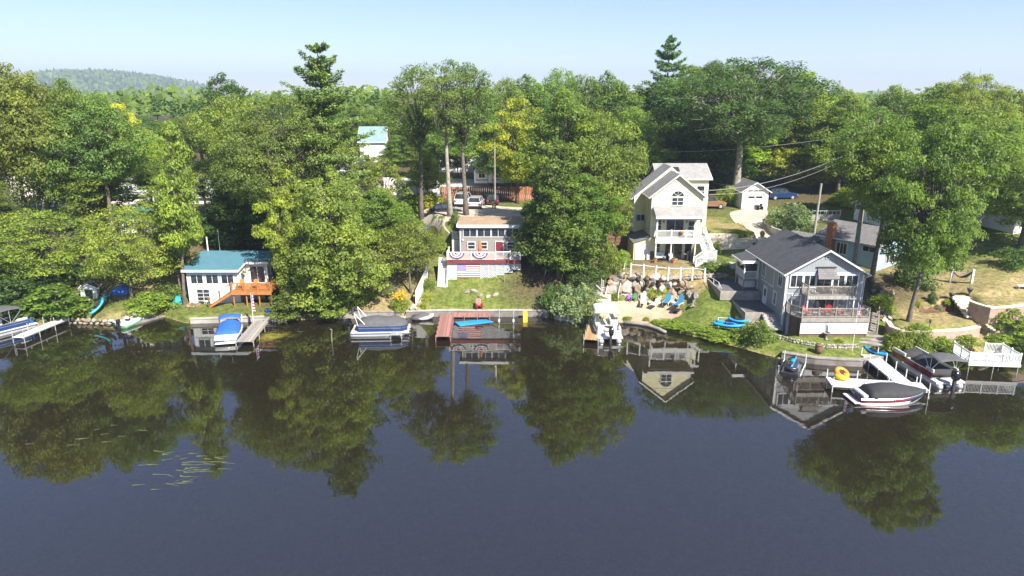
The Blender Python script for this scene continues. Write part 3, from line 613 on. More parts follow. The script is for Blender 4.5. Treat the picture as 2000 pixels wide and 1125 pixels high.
T('shoreoak', 1836, 232, 218, 63.0, 'big leaning oak on the terrace wall above the red pontoon boat', G2, rz=0, gz=1.2)
T('oakC', 1940, 215, 210, 84, 'broad oak over the upper right lawn', G1, rz=1.3)
T('oakA', 2030, 300, 220, 76, 'oak at the far edge of the right lawn', G1, rz=.2)
T('oakB', 1830, 190, 200, 90, 'oak shading the white house with the patio', G2, rz=3.3)
T('ovalA', 1660, 180, 130, 112, 'slender tree behind the blue house roof', G1)
T('coneA', 1590, 190, 150, 118, 'yellowish maple behind the utility pole', YG, rz=1.4)
# -- rows of background trees: look-alikes
CW = {G1: 'mid green', G2: 'deep green', G3: 'light green', OL: 'olive green', DK: 'dark green', LIME: 'lime green', YG: 'yellow green'}
KW = {'oakA': 'round crowned', 'oakB': 'dome crowned', 'oakC': 'wide crowned', 'ovalA': 'narrow crowned', 'ovalB': 'tall narrow', 'mapleA': 'dense', 'mapleB': 'low dense', 'bigoak': 'huge', 'thinA': 'slender', 'tallA': 'bare stemmed', 'highoak': 'long trunked', 'coneA': 'pointed', 'dark': 'bushy'}
def rows():
    rnd = random.Random(11); keys = ['oakA', 'oakB', 'oakC', 'ovalA', 'ovalB', 'mapleA', 'bigoak']
    def row(Y, px0, px1, step, tops, label, grp, cols, kk=keys, w=(120, 190)):
        px = px0
        while px < px1:
            if Y == 150 and 670 < px < 775: px = 776
            top = np.interp(px, [a for a, _ in tops], [b for _, b in tops]) + rnd.uniform(-10, 22); wd = rnd.uniform(*w)
            yy = Y + rnd.uniform(-4, 4); kx = rnd.choice(kk); cx = rnd.choice(cols); T(kx, px, top, wd, yy, CW[cx] + ' ' + KW[kx] + ' ' + label, jit(cx, .12), group=grp, rz=rnd.uniform(0, 6.28))
            px += step * rnd.uniform(.75, 1.2)
    left = [(-100, 120), (40, 130), (120, 155), (170, 190), (260, 235), (330, 250), (400, 190), (500, 190), (560, 190)]
    row(82, -80, 200, 70, left, 'tree of the wood behind the left bank', 'wood behind the left bank', [G1, G3, OL], ['oakB', 'highoak', 'tallA', 'oakA'])
    row(90, -40, 420, 105, [(0, 200), (120, 230), (200, 290), (420, 300)], 'tree between the gravel lot and the left bank', 'trees below the gravel lot', [G1, G3, LIME], ['thinA', 'tallA', 'highoak'], (80, 120))
    row(150, 280, 1010, 60, [(280, 230), (400, 215), (620, 190), (800, 190), (1010, 190)], 'tree of the wood beyond the gravel lot', 'wood beyond the gravel lot', [G2, DK, G1], keys, (90, 140))
    row(126, 930, 1280, 62, [(930, 150), (1000, 145), (1100, 138), (1200, 132), (1280, 150)], 'tree of the tall wood behind the taupe house', 'tall wood behind the taupe house', [G1, G2, OL], keys, (110, 170))
    row(116, 1000, 1260, 80, [(1000, 215), (1260, 205)], 'lower tree of the wood behind the taupe house', 'lower wood behind the taupe house', [G1, G2, DK], ['ovalA', 'mapleA', 'oakB'], (120, 170))
    row(128, 1290, 1700, 62, [(1290, 150), (1400, 105), (1480, 118), (1580, 140), (1640, 160), (1700, 195)], 'tree of the dark wood behind the garage', 'wood behind the garage', [DK, G2, G1], keys, (120, 180))
    row(122, 1270, 1420, 60, [(1270, 200), (1420, 210)], 'tree close behind the yellow house', 'dark trees behind the yellow house', [DK], ['dark', 'coneA', 'ovalA'], (120, 150))
    row(124, 1480, 1700, 55, [(1480, 235), (1700, 240)], 'understorey tree behind the garage and bush', 'understorey behind the garage', [DK, G2, YG], ['thinA', 'ovalA', 'dark'], (80, 120))
    row(112, 1690, 2080, 72, [(1690, 190), (1780, 165), (1880, 152), (2000, 150), (2080, 150)], 'tree of the wood behind the right lawn', 'wood behind the right lawn', [G1, G2, OL, G3], keys, (130, 190))
    row(98, 1880, 2080, 80, [(1880, 230), (2080, 250)], 'tree bordering the right lawn', 'trees bordering the right lawn', [G2, G1], keys, (120, 170))
    row(78.5, -30, 330, 190, [(-30, 330), (100, 300), (250, 330), (440, 330)], 'tree on the slope above the left bank', 'trees on the slope above the left bank', [G1, G2, G3, LIME], ['thinA', 'thinA', 'highoak'], (80, 120))
    for px, t, w in ((770, 262, 60), (800, 255, 70), (850, 262, 60), (893, 268, 50), (1000, 255, 70)): T('ovalA', px, t, w, 133, 'deep green tree in front of the pale grey store', G2, group='trees before the grey store')
    row(172, 1640, 1830, 55, [(1640, 178), (1710, 192), (1830, 180)], 'distant tree beyond the wood behind the right lawn', 'distant trees on the right', [G1, G2], keys, (70, 110))
    for px, t in ((690, 205), (722, 212)): T('ovalB', px, t, 70, 160, 'deep green tree rising behind the tall barn', G2, group='trees behind the barn')
    for px, t in ((545, 170), (335, 190), (352, 205), (300, 180), (735, 172), (752, 190)):
        T('spruce', px, t, 46, 165, 'distant dark spruce beyond the gravel lot', PN, group='distant spruces', name='spruce_tree')
    T('ovalA', 232, 200, 95, 138, 'golden yellow tree above the white building', YEL, name='yellow_tree'); T('mapleB', 205, 222, 60, 140, 'small yellow tree beside the golden yellow one', YEL, name='yellow_tree')
    T('mapleB', 300, 262, 70, 130, 'yellowing low tree in front of the white building', YG, name='yellow_tree')
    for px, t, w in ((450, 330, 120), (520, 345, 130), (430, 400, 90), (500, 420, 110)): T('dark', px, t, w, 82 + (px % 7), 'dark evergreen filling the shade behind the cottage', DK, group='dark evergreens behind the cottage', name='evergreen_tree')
rows()
# -- far woods and hill: one mass
def far_forest():
    rng = np.random.default_rng(5); n = 70000; Y = 190 + 1500 * rng.uniform(size=n) ** 1.7; X = rng.uniform(-1, 1, n) * (Y * 0.95); Z = 11 + 9 + 3 * np.sin(X * .11) * np.cos(Y * .09) + rng.uniform(0, 1, n) ** 2 * 4.5 - (Y - 190) * .0045
    k = Y / 190; C = np.stack([X, Y, Z], -1); N = rng.normal(size=(n, 3)) * .5 + np.array([.2, -.5, .8])
    me = leaf_mesh('far_forest', C, N, (.45 + .5 * k) * rng.uniform(.6, 1.4, n), np.clip(.45 + rng.normal(size=n) * .2, 0, 1), rng, M['leaf'], .8)
    o = link('far_forest', me, None, 'stuff'); o.color = (*G2, 1); o['label'] = 'far off woodland canopy stretching to the horizon'; o['category'] = 'forest'
    xs = np.linspace(-2600, 2600, 261); ys = np.linspace(1500, 3300, 60); XX, YY = np.meshgrid(xs, ys)
    def hh(X, Y):
        g = lambda cx, cy, sx, sy, a: a * np.exp(-((X - cx) / sx) ** 2 - ((Y - cy) / sy) ** 2)
        return 8 + g(-1290, 2200, 230, 420, 80) + g(-1750, 2300, 420, 400, 60) + g(-1040, 2250, 120, 350, 40) + g(1180, 2300, 110, 300, 34) + g(1900, 2400, 300, 400, 20) + 3 * np.sin(X * .02) + 2 * np.sin(Y * .03 + X * .013)
    nx, ny = len(xs), len(ys); vs = np.stack([XX, YY, hh(XX, YY)], -1).reshape(-1, 3); i = (np.arange(ny - 1)[:, None] * nx + np.arange(nx - 1)[None]).ravel()
    me = bpy.data.meshes.new('hills'); me.from_pydata(vs.tolist(), [], np.stack([i, i + 1, i + nx + 1, i + nx], -1).tolist()); me.update(); me.materials.append(mat('hill_floor', (.04, .06, .02), .95))
    o = link('hills', me, None, 'structure'); o['label'] = 'low wooded hill on the horizon beyond the left wood'
    n = 42000; X = rng.uniform(-2000, 2000, n); Y = rng.uniform(1550, 2600, n); C = np.stack([X, Y, hh(X, Y) + rng.uniform(0, 9, n)], -1); N = rng.normal(size=(n, 3)) * .5 + np.array([.2, -.6, .7]); tint = np.clip(.45 + .16 * np.sin(X * .021 + Y * .03) + rng.normal(size=n) * .17, 0, 1)
    me = leaf_mesh('hill_forest', C, N, rng.uniform(4.5, 9.5, n), tint, rng, M['leaf'], .75); o = link('hill_forest', me, None, 'stuff'); o.color = (*G2, 1); o['label'] = 'mixed trees covering the distant hill'; o['category'] = 'forest'
    n = 2600; X = rng.uniform(-2000, 2000, n); Y = rng.uniform(1550, 2500, n); z = hh(X, Y); mb = MB(); tops = 12 + rng.uniform(0, 9, n)
    V = []; F = []
    for a, b, c, t in zip(X, Y, z, tops):
        o_ = len(V); r = t * .17; V += [(a - r, b - r, c + 3), (a + r, b - r, c + 3), (a + r, b + r, c + 3), (a - r, b + r, c + 3), (a, b, c + t)]; F += [(o_, o_ + 1, o_ + 4), (o_ + 1, o_ + 2, o_ + 4), (o_ + 2, o_ + 3, o_ + 4), (o_ + 3, o_, o_ + 4)]
    me = bpy.data.meshes.new('hill_conifers'); me.from_pydata(V, [], F); me.materials.append(mat('conifer_green', (.022, .042, .020), .9, .3, .05)); o = link('hill_conifers', me, None, 'stuff'); o['label'] = 'dark conifers scattered over the distant hill'; o['category'] = 'forest'
far_forest()
# ------------------------------------------------------------------ building kit
def win(parent, F, u, v, w, h, nx=2, ny=1, fr=.07, glass='glass', trim='white', name='window', depth=.09, sill=False):
    """window on the wall frame F (u right, v up, outward = -y); panes are sub-parts set back inside the frame"""
    b = MB(F); b.box(u - fr, u + w + fr, -depth, .02, v + h, v + h + fr); b.box(u - fr, u + w + fr, -depth, .02, v - fr, v); b.box(u - fr, u, -depth, .02, v, v + h); b.box(u + w, u + w + fr, -depth, .02, v, v + h)
    m = .028
    for i in range(1, nx): b.box(u + w * i / nx - m, u + w * i / nx + m, -depth * .7, .018, v, v + h)
    for j in range(1, ny): b.box(u, u + w, -depth * .66, .016, v + h * j / ny - m, v + h * j / ny + m)
    o = b.build(name, M[trim], parent)
    for i in range(nx): MB(F).box(u + w * i / nx + (m if i else 0), u + w * (i + 1) / nx - (m if i < nx - 1 else 0), -depth * .35, .012, v, v + h).build('pane', M[glass], o)
    if sill: MB(F).box(u - fr * 1.4, u + w + fr * 1.4, -depth * 1.5, -.001, v - fr * 1.9, v - fr * 1.02).build('sill', M[trim], o)
    return o
def door(parent, F, u, v, w, h, m='white', trim='white', glass=None, fr=.08):
    b = MB(F); b.box(u - fr, u + w + fr, -.09, .02, v + h, v + h + fr); b.box(u - fr, u, -.09, .02, v, v + h); b.box(u + w, u + w + fr, -.09, .02, v, v + h); fo = b.build('door_frame', M[trim], parent)
    d = MB(F).box(u, u + w, -.05, .012, v, v + h).build('door', M[m], parent); MB(F).tube((u + w * .88, -.06, v + h * .47), (u + w * .88, -.11, v + h * .47), .03).build('handle', M['chrome'], d)
    if glass: MB(F).box(u + w * .2, u + w * .8, -.06, -.051, v + h * .5, v + h * .9).build('pane', M['glass'], d)
    return d
def slider(parent, F, u, v, w, h, n=2, glass='glass', trim='white', gl2=None):
    o = win(parent, F, u, v, w, h, n, 1, .08, glass, trim, 'sliding_door', .1)
    if gl2: o.children[0].data.materials[0] = M[gl2]
    return o
def gable(parent, x0, x1, y0, y1, ze, zr, m, ov=.35, th=.16, trim='white', name='roof', axis='y', trims=True, zb=None):
    if axis == 'y':
        xm = (x0 + x1) / 2; k = (zr - ze) / (xm - x0); a = [(x0 - ov, ze - ov * k), (xm, zr), (x1 + ov, ze - ov * k), (x1 + ov, ze - ov * k + th), (xm, zr + th), (x0 - ov, ze - ov * k + th)]
        r = MB().prism(a, y0 - ov, y1 + ov).build(name, M[m], parent)
        if trims:
            t = [(x0 - ov, ze - ov * k - .05), (xm, zr - .05), (x1 + ov, ze - ov * k - .05), (x1 + ov, ze - ov * k + th * .8), (xm, zr + th * .8), (x0 - ov, ze - ov * k + th * .8)]
            MB().prism(t, y0 - ov - .05, y0 - ov - .002).build('rake_board', M[trim], r)
            for x in (x0 - ov, x1 + ov):
                s = -1 if x < xm else 1; MB().box(min(x, x + s * .1), max(x, x + s * .1), y0 - ov, y1 + ov, ze - ov * k - .04, ze - ov * k + .1).build('gutter', M[trim], r)
    else:
        ym = (y0 + y1) / 2; k = (zr - ze) / (ym - y0); a = [(y0 - ov, ze - ov * k), (ym, zr), (y1 + ov, ze - ov * k), (y1 + ov, ze - ov * k + th), (ym, zr + th), (y0 - ov, ze - ov * k + th)]
        r = MB().prism(a, x0 - ov, x1 + ov, 'x').build(name, M[m], parent)
        if trims:
            MB().box(x0 - ov, x1 + ov, y0 - ov - .1, y0 - ov - .002, ze - ov * k - .04, ze - ov * k + .1).build('gutter', M[trim], r)
            for x, s in ((x0 - ov, -1), (x1 + ov, 1)): MB().prism([(p[0], p[1] - .05 if i < 3 else p[1] - .03) for i, p in enumerate(a)], x, x + s * .05, 'x').build('rake_board', M[trim], r)
    return r
def railing(parent, pts, h=.95, m='vinyl', sp=.11, posts=True, name='railing', pr=.055, bal=.018, every=1.7, cap=True):
    """rails along a polyline with balusters and posts"""
    top = MB(); bl = MB(); pp = []
    for a, b in zip(pts, pts[1:]):
        a, b = Vector(a), Vector(b); d = b - a; L = d.length; n = d.normalized(); s = Vector((-n.y, n.x, 0)).normalized() * .035
        for z0, z1 in ((.08, .14), (h - .09, h)):
            top.add([a + s + Vector((0, 0, z0)), a - s + Vector((0, 0, z0)), b - s + Vector((0, 0, z0)), b + s + Vector((0, 0, z0)), a + s + Vector((0, 0, z1)), a - s + Vector((0, 0, z1)), b - s + Vector((0, 0, z1)), b + s + Vector((0, 0, z1))], [(3, 2, 1, 0), (4, 5, 6, 7), (0, 1, 5, 4), (1, 2, 6, 5), (2, 3, 7, 6), (3, 0, 4, 7)])
        for e in (a, b): top.box(e.x - .03, e.x + .03, e.y - .03, e.y + .03, e.z + .1, e.z + h - .02)
        k = max(1, int(L / sp))
        for i in range(1, k):
            p = a + d * (i / k); bl.box(p.x - bal, p.x + bal, p.y - bal, p.y + bal, p.z + .10, p.z + h - .05)
        q = max(1, round(L / every)); pp += [a + d * (i / q) for i in range(q)]
    pp.append(Vector(pts[-1])); o = top.build(name, M[m], parent)
    if bl.v: bl.build('balusters', M[m], o if parent is None or parent.parent is None else parent, kind='stuff')
    if posts:
        me = MB().box(-pr, pr, -pr, pr, 0, h + .04).add([(-pr * 1.3, -pr * 1.3, h + .04), (pr * 1.3, -pr * 1.3, h + .04), (pr * 1.3, pr * 1.3, h + .04), (-pr * 1.3, pr * 1.3, h + .04), (0, 0, h + .13)], [(3, 2, 1, 0), (0, 1, 4), (1, 2, 4), (2, 3, 4), (3, 0, 4)]).mesh('rail_post', M[m])
        for p in pp:
            q = link('rail_post', me, o); q.location = p
    return o
def stairs(parent, p0, p1, width, n, m='wood_dull', strm=None, th=.06, closed=False):
    """steps from the foot p0 to the head p1; width to both sides of the line"""
    p0, p1 = Vector(p0), Vector(p1); d = p1 - p0; f = Vector((d.x, d.y, 0)); run = f.length; f.normalize(); s = Vector((-f.y, f.x, 0)); t = run / n
    me = None
    for i in range(n):
        c = p0 + f * (t * (i + .5)) + Vector((0, 0, d.z * (i + 1) / n)); dep = t * .56; zlo = -th if not closed else -d.z / n * 1.02
        vs = [c + s * a * width / 2 + f * b * dep + Vector((0, 0, z)) for z in (zlo, 0) for a, b in ((-1, -1), (1, -1), (1, 1), (-1, 1))]
        MB().add(vs, [(3, 2, 1, 0), (4, 5, 6, 7), (0, 1, 5, 4), (1, 2, 6, 5), (2, 3, 7, 6), (3, 0, 4, 7)]).build('step', M[m], parent)
    if strm:
        b = MB()
        for a in (-1, 1):
            o = s * a * (width / 2 + .03); w = s * .03
            for q in (1,):
                A, B = p0 + o, p1 + o; vs = [A - w + Vector((0, 0, -.12)), A + w + Vector((0, 0, -.12)), B + w + Vector((0, 0, -.25)), B - w + Vector((0, 0, -.25)), A - w + Vector((0, 0, .16)), A + w + Vector((0, 0, .16)), B + w + Vector((0, 0, .05)), B - w + Vector((0, 0, .05))]
                b.add(vs, [(3, 2, 1, 0), (4, 5, 6, 7), (0, 1, 5, 4), (1, 2, 6, 5), (2, 3, 7, 6), (3, 0, 4, 7)])
        b.build('stringer', M[strm], parent)
def lattice(F, u0, u1, v0, v1, sp=.16, w=.022, m='vinyl', name='lattice_panel', parent=None, fr=.05):
    b = MB(F); L = (u1 - u0); Hh = v1 - v0
    for sgn in (1, -1):
        t = -Hh
        while t < L:
            pts = []
            a, c = t, t + Hh
            ua, va = (u0 + a, v0) if sgn > 0 else (u0 + a, v1); ub, vb = (u0 + c, v1) if sgn > 0 else (u0 + c, v0)
            if ua < u0: k = (u0 - ua) / (ub - ua); va = va + (vb - va) * k; ua = u0
            if ub > u1: k = (u1 - ua) / (ub - ua); vb = va + (vb - va) * k; ub = u1
            if ub - ua > .02:
                n = Vector((-(vb - va), 0, ub - ua)).normalized() * w; y = -.012 if sgn > 0 else 0
                p = [Vector((ua, y, va)) - n, Vector((ub, y, vb)) - n, Vector((ub, y, vb)) + n, Vector((ua, y, va)) + n]
                b.add(p + [q + Vector((0, .01, 0)) for q in p], [(0, 1, 2, 3), (7, 6, 5, 4), (0, 4, 5, 1), (1, 5, 6, 2), (2, 6, 7, 3), (3, 7, 4, 0)])
            t += sp
    o = b.build(name, M[m], parent); c = MB(F)
    c.box(u0, u1, -.03, .02, v1 - fr, v1); c.box(u0, u1, -.03, .02, v0, v0 + fr); c.box(u0, u0 + fr, -.03, .02, v0 + fr, v1 - fr); c.box(u1 - fr, u1, -.03, .02, v0 + fr, v1 - fr); c.build('panel_frame', M[m], o)
    return o
LEFT = R(-90); RIGHT = R(90)
M['side_yellow'] = siding('cream_yellow_clapboard', (.74, .69, .42)); M['side_grey'] = siding('slate_grey_board_siding', (.27, .29, .30), .3, True); M['side_taupe'] = siding('taupe_clapboard', (.255, .235, .21)); M['side_white'] = siding('white_clapboard', (.72, .72, .70)); M['side_blue'] = siding('pale_blue_clapboard', (.33, .45, .52)); M['side_shed'] = siding('grey_striped_clapboard', (.40, .37, .34), .2)
M['roof_grey'] = shingle('pale_grey_shingles', (.27, .26, .25), (.33, .32, .31)); M['roof_dark'] = shingle('charcoal_shingles', (.070, .073, .082), (.098, .10, .108)); M['roof_mid'] = shingle('mid_grey_shingles', (.16, .155, .155), (.21, .20, .20)); M['roof_tan'] = shingle('tan_brown_shingles', (.32, .23, .15), (.40, .29, .20)); M['roof_green'] = shingle('green_shingles', (.05, .12, .08), (.06, .14, .09))
M['roof_blue'] = siding('blue_standing_seam', (.085, .20, .26), .4, True); M['roof_teal'] = siding('teal_standing_seam', (.20, .29, .29), .5, True)
for k_ in ('roof_blue', 'roof_teal'): M[k_].node_tree.nodes['Principled BSDF'].inputs['Roughness'].default_value = .45
M['found'] = mat('foundation_block', (.33, .31, .28), .9, .2, 2, bump=.5); M['foundbrick'] = mat('brown_foundation', (.16, .12, .10), .9, .3, 4, bump=.6)
M['maroon_door'] = mat('maroon_door_paint', (.16, .02, .03), .4, .1); M['redtrim'] = mat('dark_red_fascia', (.17, .03, .035), .6, .15); M['bluegrey'] = mat('blue_grey_paint', (.42, .47, .50), .6, .08)

# ------------------------------------------------------------------ white cottage with blue roof
def cottage():
    t = thing('cottage', 'white lakeside cottage with blue metal roof and orange brown deck', 'house', (-36.1, 73.4, .9)); W_, D = 5.7, 9.6
    MB().prism([(0, -.3), (0, 4.0), (5.1, 4.85), (D, 4.0), (D, -.3)], 0, W_, 'x').build('wall', M['side_white'], t)
    MB().prism([(2.2, -.3), (2.2, 4.3), (5.1, 4.83), (D - .05, 4.0), (D - .05, -.3)], W_ + .002, 8.2, 'x').build('wall', M['side_white'], t)
    r = MB().prism([(-.45, 3.95), (5.1, 4.88), (D + .4, 3.95), (D + .4, 4.08), (5.1, 5.02), (-.45, 4.08)], -.35, W_ + .25, 'x').build('roof', M['roof_blue'], t)
    MB().box(-.35, W_ + .25, -.52, -.455, 3.78, 4.08).build('fascia', M['bluegrey'], r); MB().prism([(-.45, 3.85), (2.2, 4.3), (2.2, 4.48), (-.45, 4.06)], W_ + .25, W_ + .31, 'x').build('rake_board', M['white'], r)
    r2 = MB().prism([(1.8, 4.33), (5.1, 4.87), (D + .35, 3.95), (D + .35, 4.07), (5.1, 5.0), (1.8, 4.45)], W_ + .32, 8.55, 'x').build('roof', M['roof_blue'], t); MB().box(W_ + .33, 8.55, 1.72, 1.795, 4.2, 4.46).build('fascia', M['white'], r2)
    F = Fr(0, 0)
    for u in (.45, 2.15, 3.85): win(t, F, u, 2.42, 1.3, .95, 2)
    MB(F).box(-.03, W_ + .03, -.05, -.001, 2.13, 2.25).build('trim_band', M['white'], t)
    win(t, F, .95, -.02, 1.35, 1.75, 2, 4, .09, 'glass', 'white', 'french_door')
    for x in (-.03, W_ - .09): MB(F).box(x, x + .12, -.045, -.002, 0, 3.78).build('corner_board', M['vinyl'], t)
    F2 = Fr(W_, 2.2); slider(t, F2, .55, 1.95, 1.6, 1.9, 2); FR = Fr(8.2, 2.2, 0, RIGHT)
    for u in (1.0, 2.6, 4.2): win(t, FR, u, 2.7, .8, .9, 1)
    win(t, Fr(5.7, 0, 0, RIGHT), .6, 2.4, .9, 1.0, 1)
    MB().tube((.2, 5.5, 4.6), (.2, 5.5, 6.6), .08).build('vent_pipe', M['white'], t); MB().tube((1.4, 6, 4.6), (1.4, 6, 7.4), .03).build('antenna_mast', M['alu'], t)
    d = MB().box(5.3, 9.7, -1.4, 2.15, 1.72, 1.86).build('deck', M['wood_orange'], t); MB().box(5.28, 9.72, -1.47, -1.405, 1.5, 1.88).build('fascia', M['wood_orange'], d)
    for x in (5.5, 6.9, 8.3, 9.6): MB().box(x - .06, x + .06, -1.3, -1.18, -.4, 1.72).build('deck_post', M['wood_orange'], t)
    for x in (5.9, 8.9): MB().box(x - .06, x + .06, .6, .72, -.4, 1.72).build('deck_post', M['wood_orange'], t)
    railing(t, [(5.4, -1.3, 1.86), (9.62, -1.3, 1.86), (9.62, 2.0, 1.86)], .95, 'wood_orange', .16, every=1.4)
    stairs(t, (2.7, -.95, 0.02), (5.28, -.95, 1.72), .9, 9, 'wood_orange', 'wood_orange'); railing(t, [(2.75, -1.45, .1), (5.3, -1.45, 1.8)], .95, 'wood_brown', 2.0, every=1.3, name='handrail')
    MB().box(5.75, 8.1, 1.0, 1.05, 0, 1.7).build('skirting', M['found'], t); door(t, Fr(5.7, 2.19), .9, -.2, .85, 1.8, 'wood_brown')
cottage()
# ------------------------------------------------------------------ taupe house with white railed deck
def print_flag():
    """flat printed flag: bands and canton in UV-free object space"""
    m, nt, b = _new('painted_stars_and_stripes'); tc = _tc(nt); sp = nt.nodes.new('ShaderNodeSeparateXYZ'); nt.links.new(tc.outputs['Generated'], sp.inputs[0])
    def mth(op, a, v): n = nt.nodes.new('ShaderNodeMath'); n.operation = op; nt.links.new(a, n.inputs[0]); n.inputs[1].default_value = v; return n.outputs[0]
    s = mth('MULTIPLY', sp.outputs['Z'], 6.5); s = mth('FRACT', s, 0); red = mth('LESS_THAN', s, .5)
    mx = nt.nodes.new('ShaderNodeMix'); mx.data_type = 'RGBA'; mx.inputs[6].default_value = (.72, .68, .66, 1); mx.inputs[7].default_value = (.42, .03, .05, 1); nt.links.new(red, mx.inputs[0])
    cx = mth('LESS_THAN', sp.outputs['X'], .4); cz = mth('GREATER_THAN', sp.outputs['Z'], .46); ca = nt.nodes.new('ShaderNodeMath'); ca.operation = 'MULTIPLY'; nt.links.new(cx, ca.inputs[0]); nt.links.new(cz, ca.inputs[1])
    mp = nt.nodes.new('ShaderNodeMapping'); mp.inputs['Scale'].default_value = (22, 1, 15); nt.links.new(tc.outputs['Generated'], mp.inputs[0]); vo = nt.nodes.new('ShaderNodeTexVoronoi'); vo.inputs['Randomness'].default_value = .0; vo.inputs['Scale'].default_value = 1; nt.links.new(mp.outputs[0], vo.inputs['Vector'])
    st = mth('LESS_THAN', vo.outputs['Distance'], .33); cm = nt.nodes.new('ShaderNodeMix'); cm.data_type = 'RGBA'; cm.inputs[6].default_value = (.10, .06, .32, 1); cm.inputs[7].default_value = (.6, .6, .65, 1); nt.links.new(st, cm.inputs[0])
    fx = nt.nodes.new('ShaderNodeMix'); fx.data_type = 'RGBA'; nt.links.new(ca.outputs[0], fx.inputs[0]); nt.links.new(mx.outputs[2], fx.inputs[6]); nt.links.new(cm.outputs[2], fx.inputs[7]); nt.links.new(fx.outputs[2], b.inputs['Base Color']); b.inputs['Roughness'].default_value = .8
    return m
def tiedye():
    m, nt, b = _new('rainbow_tie_dye_print'); tc = _tc(nt); w = nt.nodes.new('ShaderNodeTexWave'); w.wave_type = 'BANDS'; w.bands_direction = 'DIAGONAL'; w.inputs['Scale'].default_value = .55; w.inputs['Distortion'].default_value = 6; w.inputs['Detail'].default_value = 3; nt.links.new(tc.outputs['Object'], w.inputs['Vector'])
    r = _ramp(nt, [(0, (.55, .25, .22)), (.2, (.42, .46, .42)), (.4, (.16, .42, .26)), (.6, (.45, .45, .5)), (.8, (.05, .14, .50)), (1, (.40, .45, .42))]); nt.links.new(w.outputs['Fac'], r.inputs[0]); nt.links.new(r.outputs[0], b.inputs['Base Color']); b.inputs['Roughness'].default_value = .85
    return m
M['flag'] = print_flag(); M['tiedye'] = tiedye()
def taupe():
    t = thing('taupe_house', 'taupe two storey bank house with white railed deck and painted flag', 'house', (-6.2, 80, 5.1)); W_ = 7.3
    MB().box(0, W_, 0, 4.2, -.6, 3.55).build('wall', M['side_taupe'], t)
    r = MB().prism([(-.3, 3.52), (4.5, 3.75), (4.5, 3.9), (-.3, 3.66)], -.3, W_ + .3, 'x').build('roof', M['roof_tan'], t); MB().box(-.32, W_ + .32, -.4, -.302, 3.36, 3.68).build('fascia', M['white'], r); MB().box(-.38, -.302, -.38, 4.5, 3.38, 3.7).build('rake_board', M['white'], r)
    F = Fr(0, 0); MB(F).box(.3, W_ - .2, -.05, -.001, 2.1, 2.2).build('trim_band', M['white'], t); MB(F).box(.3, W_ - .2, -.05, -.001, 3.24, 3.34).build('trim_band', M['white'], t)
    for i in range(4): win(t, F, .45 + i * 1.68, 2.22, 1.5, .95, 2, 1, .06)
    win(t, F, .95, .75, .8, .78, 1, 2, .09); win(t, F, 2.4, .75, .8, .78, 1, 2, .09); win(t, F, 5.65, .75, .8, .78, 1, 2, .09); door(t, F, 4.25, 0, .85, 1.6, 'maroon_door', 'white')
    for x in (-.03, W_ - .09): MB(F).box(x, x + .12, -.04, -.002, 0, 3.36).build('corner_board', M['bluegrey'], t)
    for u, v in ((.25, 1.75), (.2, 3.1)): MB(F).box(u, u + .16, -.14, -.002, v, v + .18).build('wall_lamp', M['vinyl'], t)
    # deck
    y0 = -2.9; dk = MB().box(-1.35, 7.2, y0, -.005, -.12, 0).build('deck', M['wood_red'], t); MB().box(-1.38, 7.22, y0 - .06, y0 - .002, -.42, .02).build('fascia', M['redtrim'], dk)
    railing(t, [(-1.3, -.4, 0), (-1.3, y0 + .06, 0), (1.5, y0 + .06, 0), (4.3, y0 + .06, 0), (4.3, y0 + .3, 0), (6.0, y0 + .3, 0), (6.0, y0 + .06, 0), (7.15, y0 + .06, 0), (7.15, -.4, 0)], .98, 'vinyl', .12, every=2.85)
    bt = mat('bunting_cloth', (.6, .6, .6))
    for i, u in enumerate((-.95, 1.75)):      # half-round bunting: three colour rings
        base = None
        for j, (r0, r1, c) in enumerate(((.0, .24, 'navy'), (.24, .4, 'white'), (.4, .54, 'red'), (.54, .7, 'white'), (.7, .84, 'navy'))):
            b = MB(Fr(u + .75, y0 - .03, .86)); n = 14; vs = []
            for k in range(n + 1):
                a = math.pi + math.pi * k / n; sag = .018 * math.sin(k * 2.2)
                vs += [(r0 * math.cos(a) * 1.05, -.02 + sag, r0 * math.sin(a) * .8), (r1 * math.cos(a) * 1.05, -.02 + sag, r1 * math.sin(a) * .8)]
            b.add(vs, [(2 * k, 2 * k + 1, 2 * k + 3, 2 * k + 2) for k in range(n)])
            o = b.build('bunting', M[c], t if base is None else base, kind=None); base = base or o
            o.modifiers.new('thick', 'SOLIDIFY').thickness = .012
    zl = -2.35
    FL = Fr(0, y0 + .12); lattice(FL, -1.3, -.25, zl, -.45, .15, parent=t)
    fl = MB(FL).box(-.22, 2.45, -.03, .03, -2.15, -.48).build('flag_panel', M['flag'], t)
    for i in range(5):
        u = 2.5 + i * .95; zb = -2.35 + .32 * max(0, i - .3); MB(FL).box(u, u + .91, -.002, .015, zb, -.47).build('tie_dye_banner', M['tiedye'], t); lattice(Fr(0, y0 + .09), u, u + .92, zb, -.46, .22, .009, parent=t, fr=.035)
    stairs(t, (-1.85, y0 - .9, -3.0), (-1.85, y0 + 1.6, -.05), 1.05, 11, 'white', 'white', closed=True)
    railing(t, [(-1.3, y0 - .9, -2.95), (-1.3, y0 + .0, -1.7)], .9, 'vinyl', .14, every=1.4)
    # side landing
    MB().box(-1.05, -.02, 1.0, 2.4, 1.6, 1.72).build('landing', M['wood_grey'], t); railing(t, [(-1.0, 1.05, 1.72), (-.1, 1.05, 1.72)], .9, 'vinyl', .12, every=1.0); lattice(Fr(0, 1.02), -1.05, -.06, -.3, 1.58, .15, parent=t)
taupe()
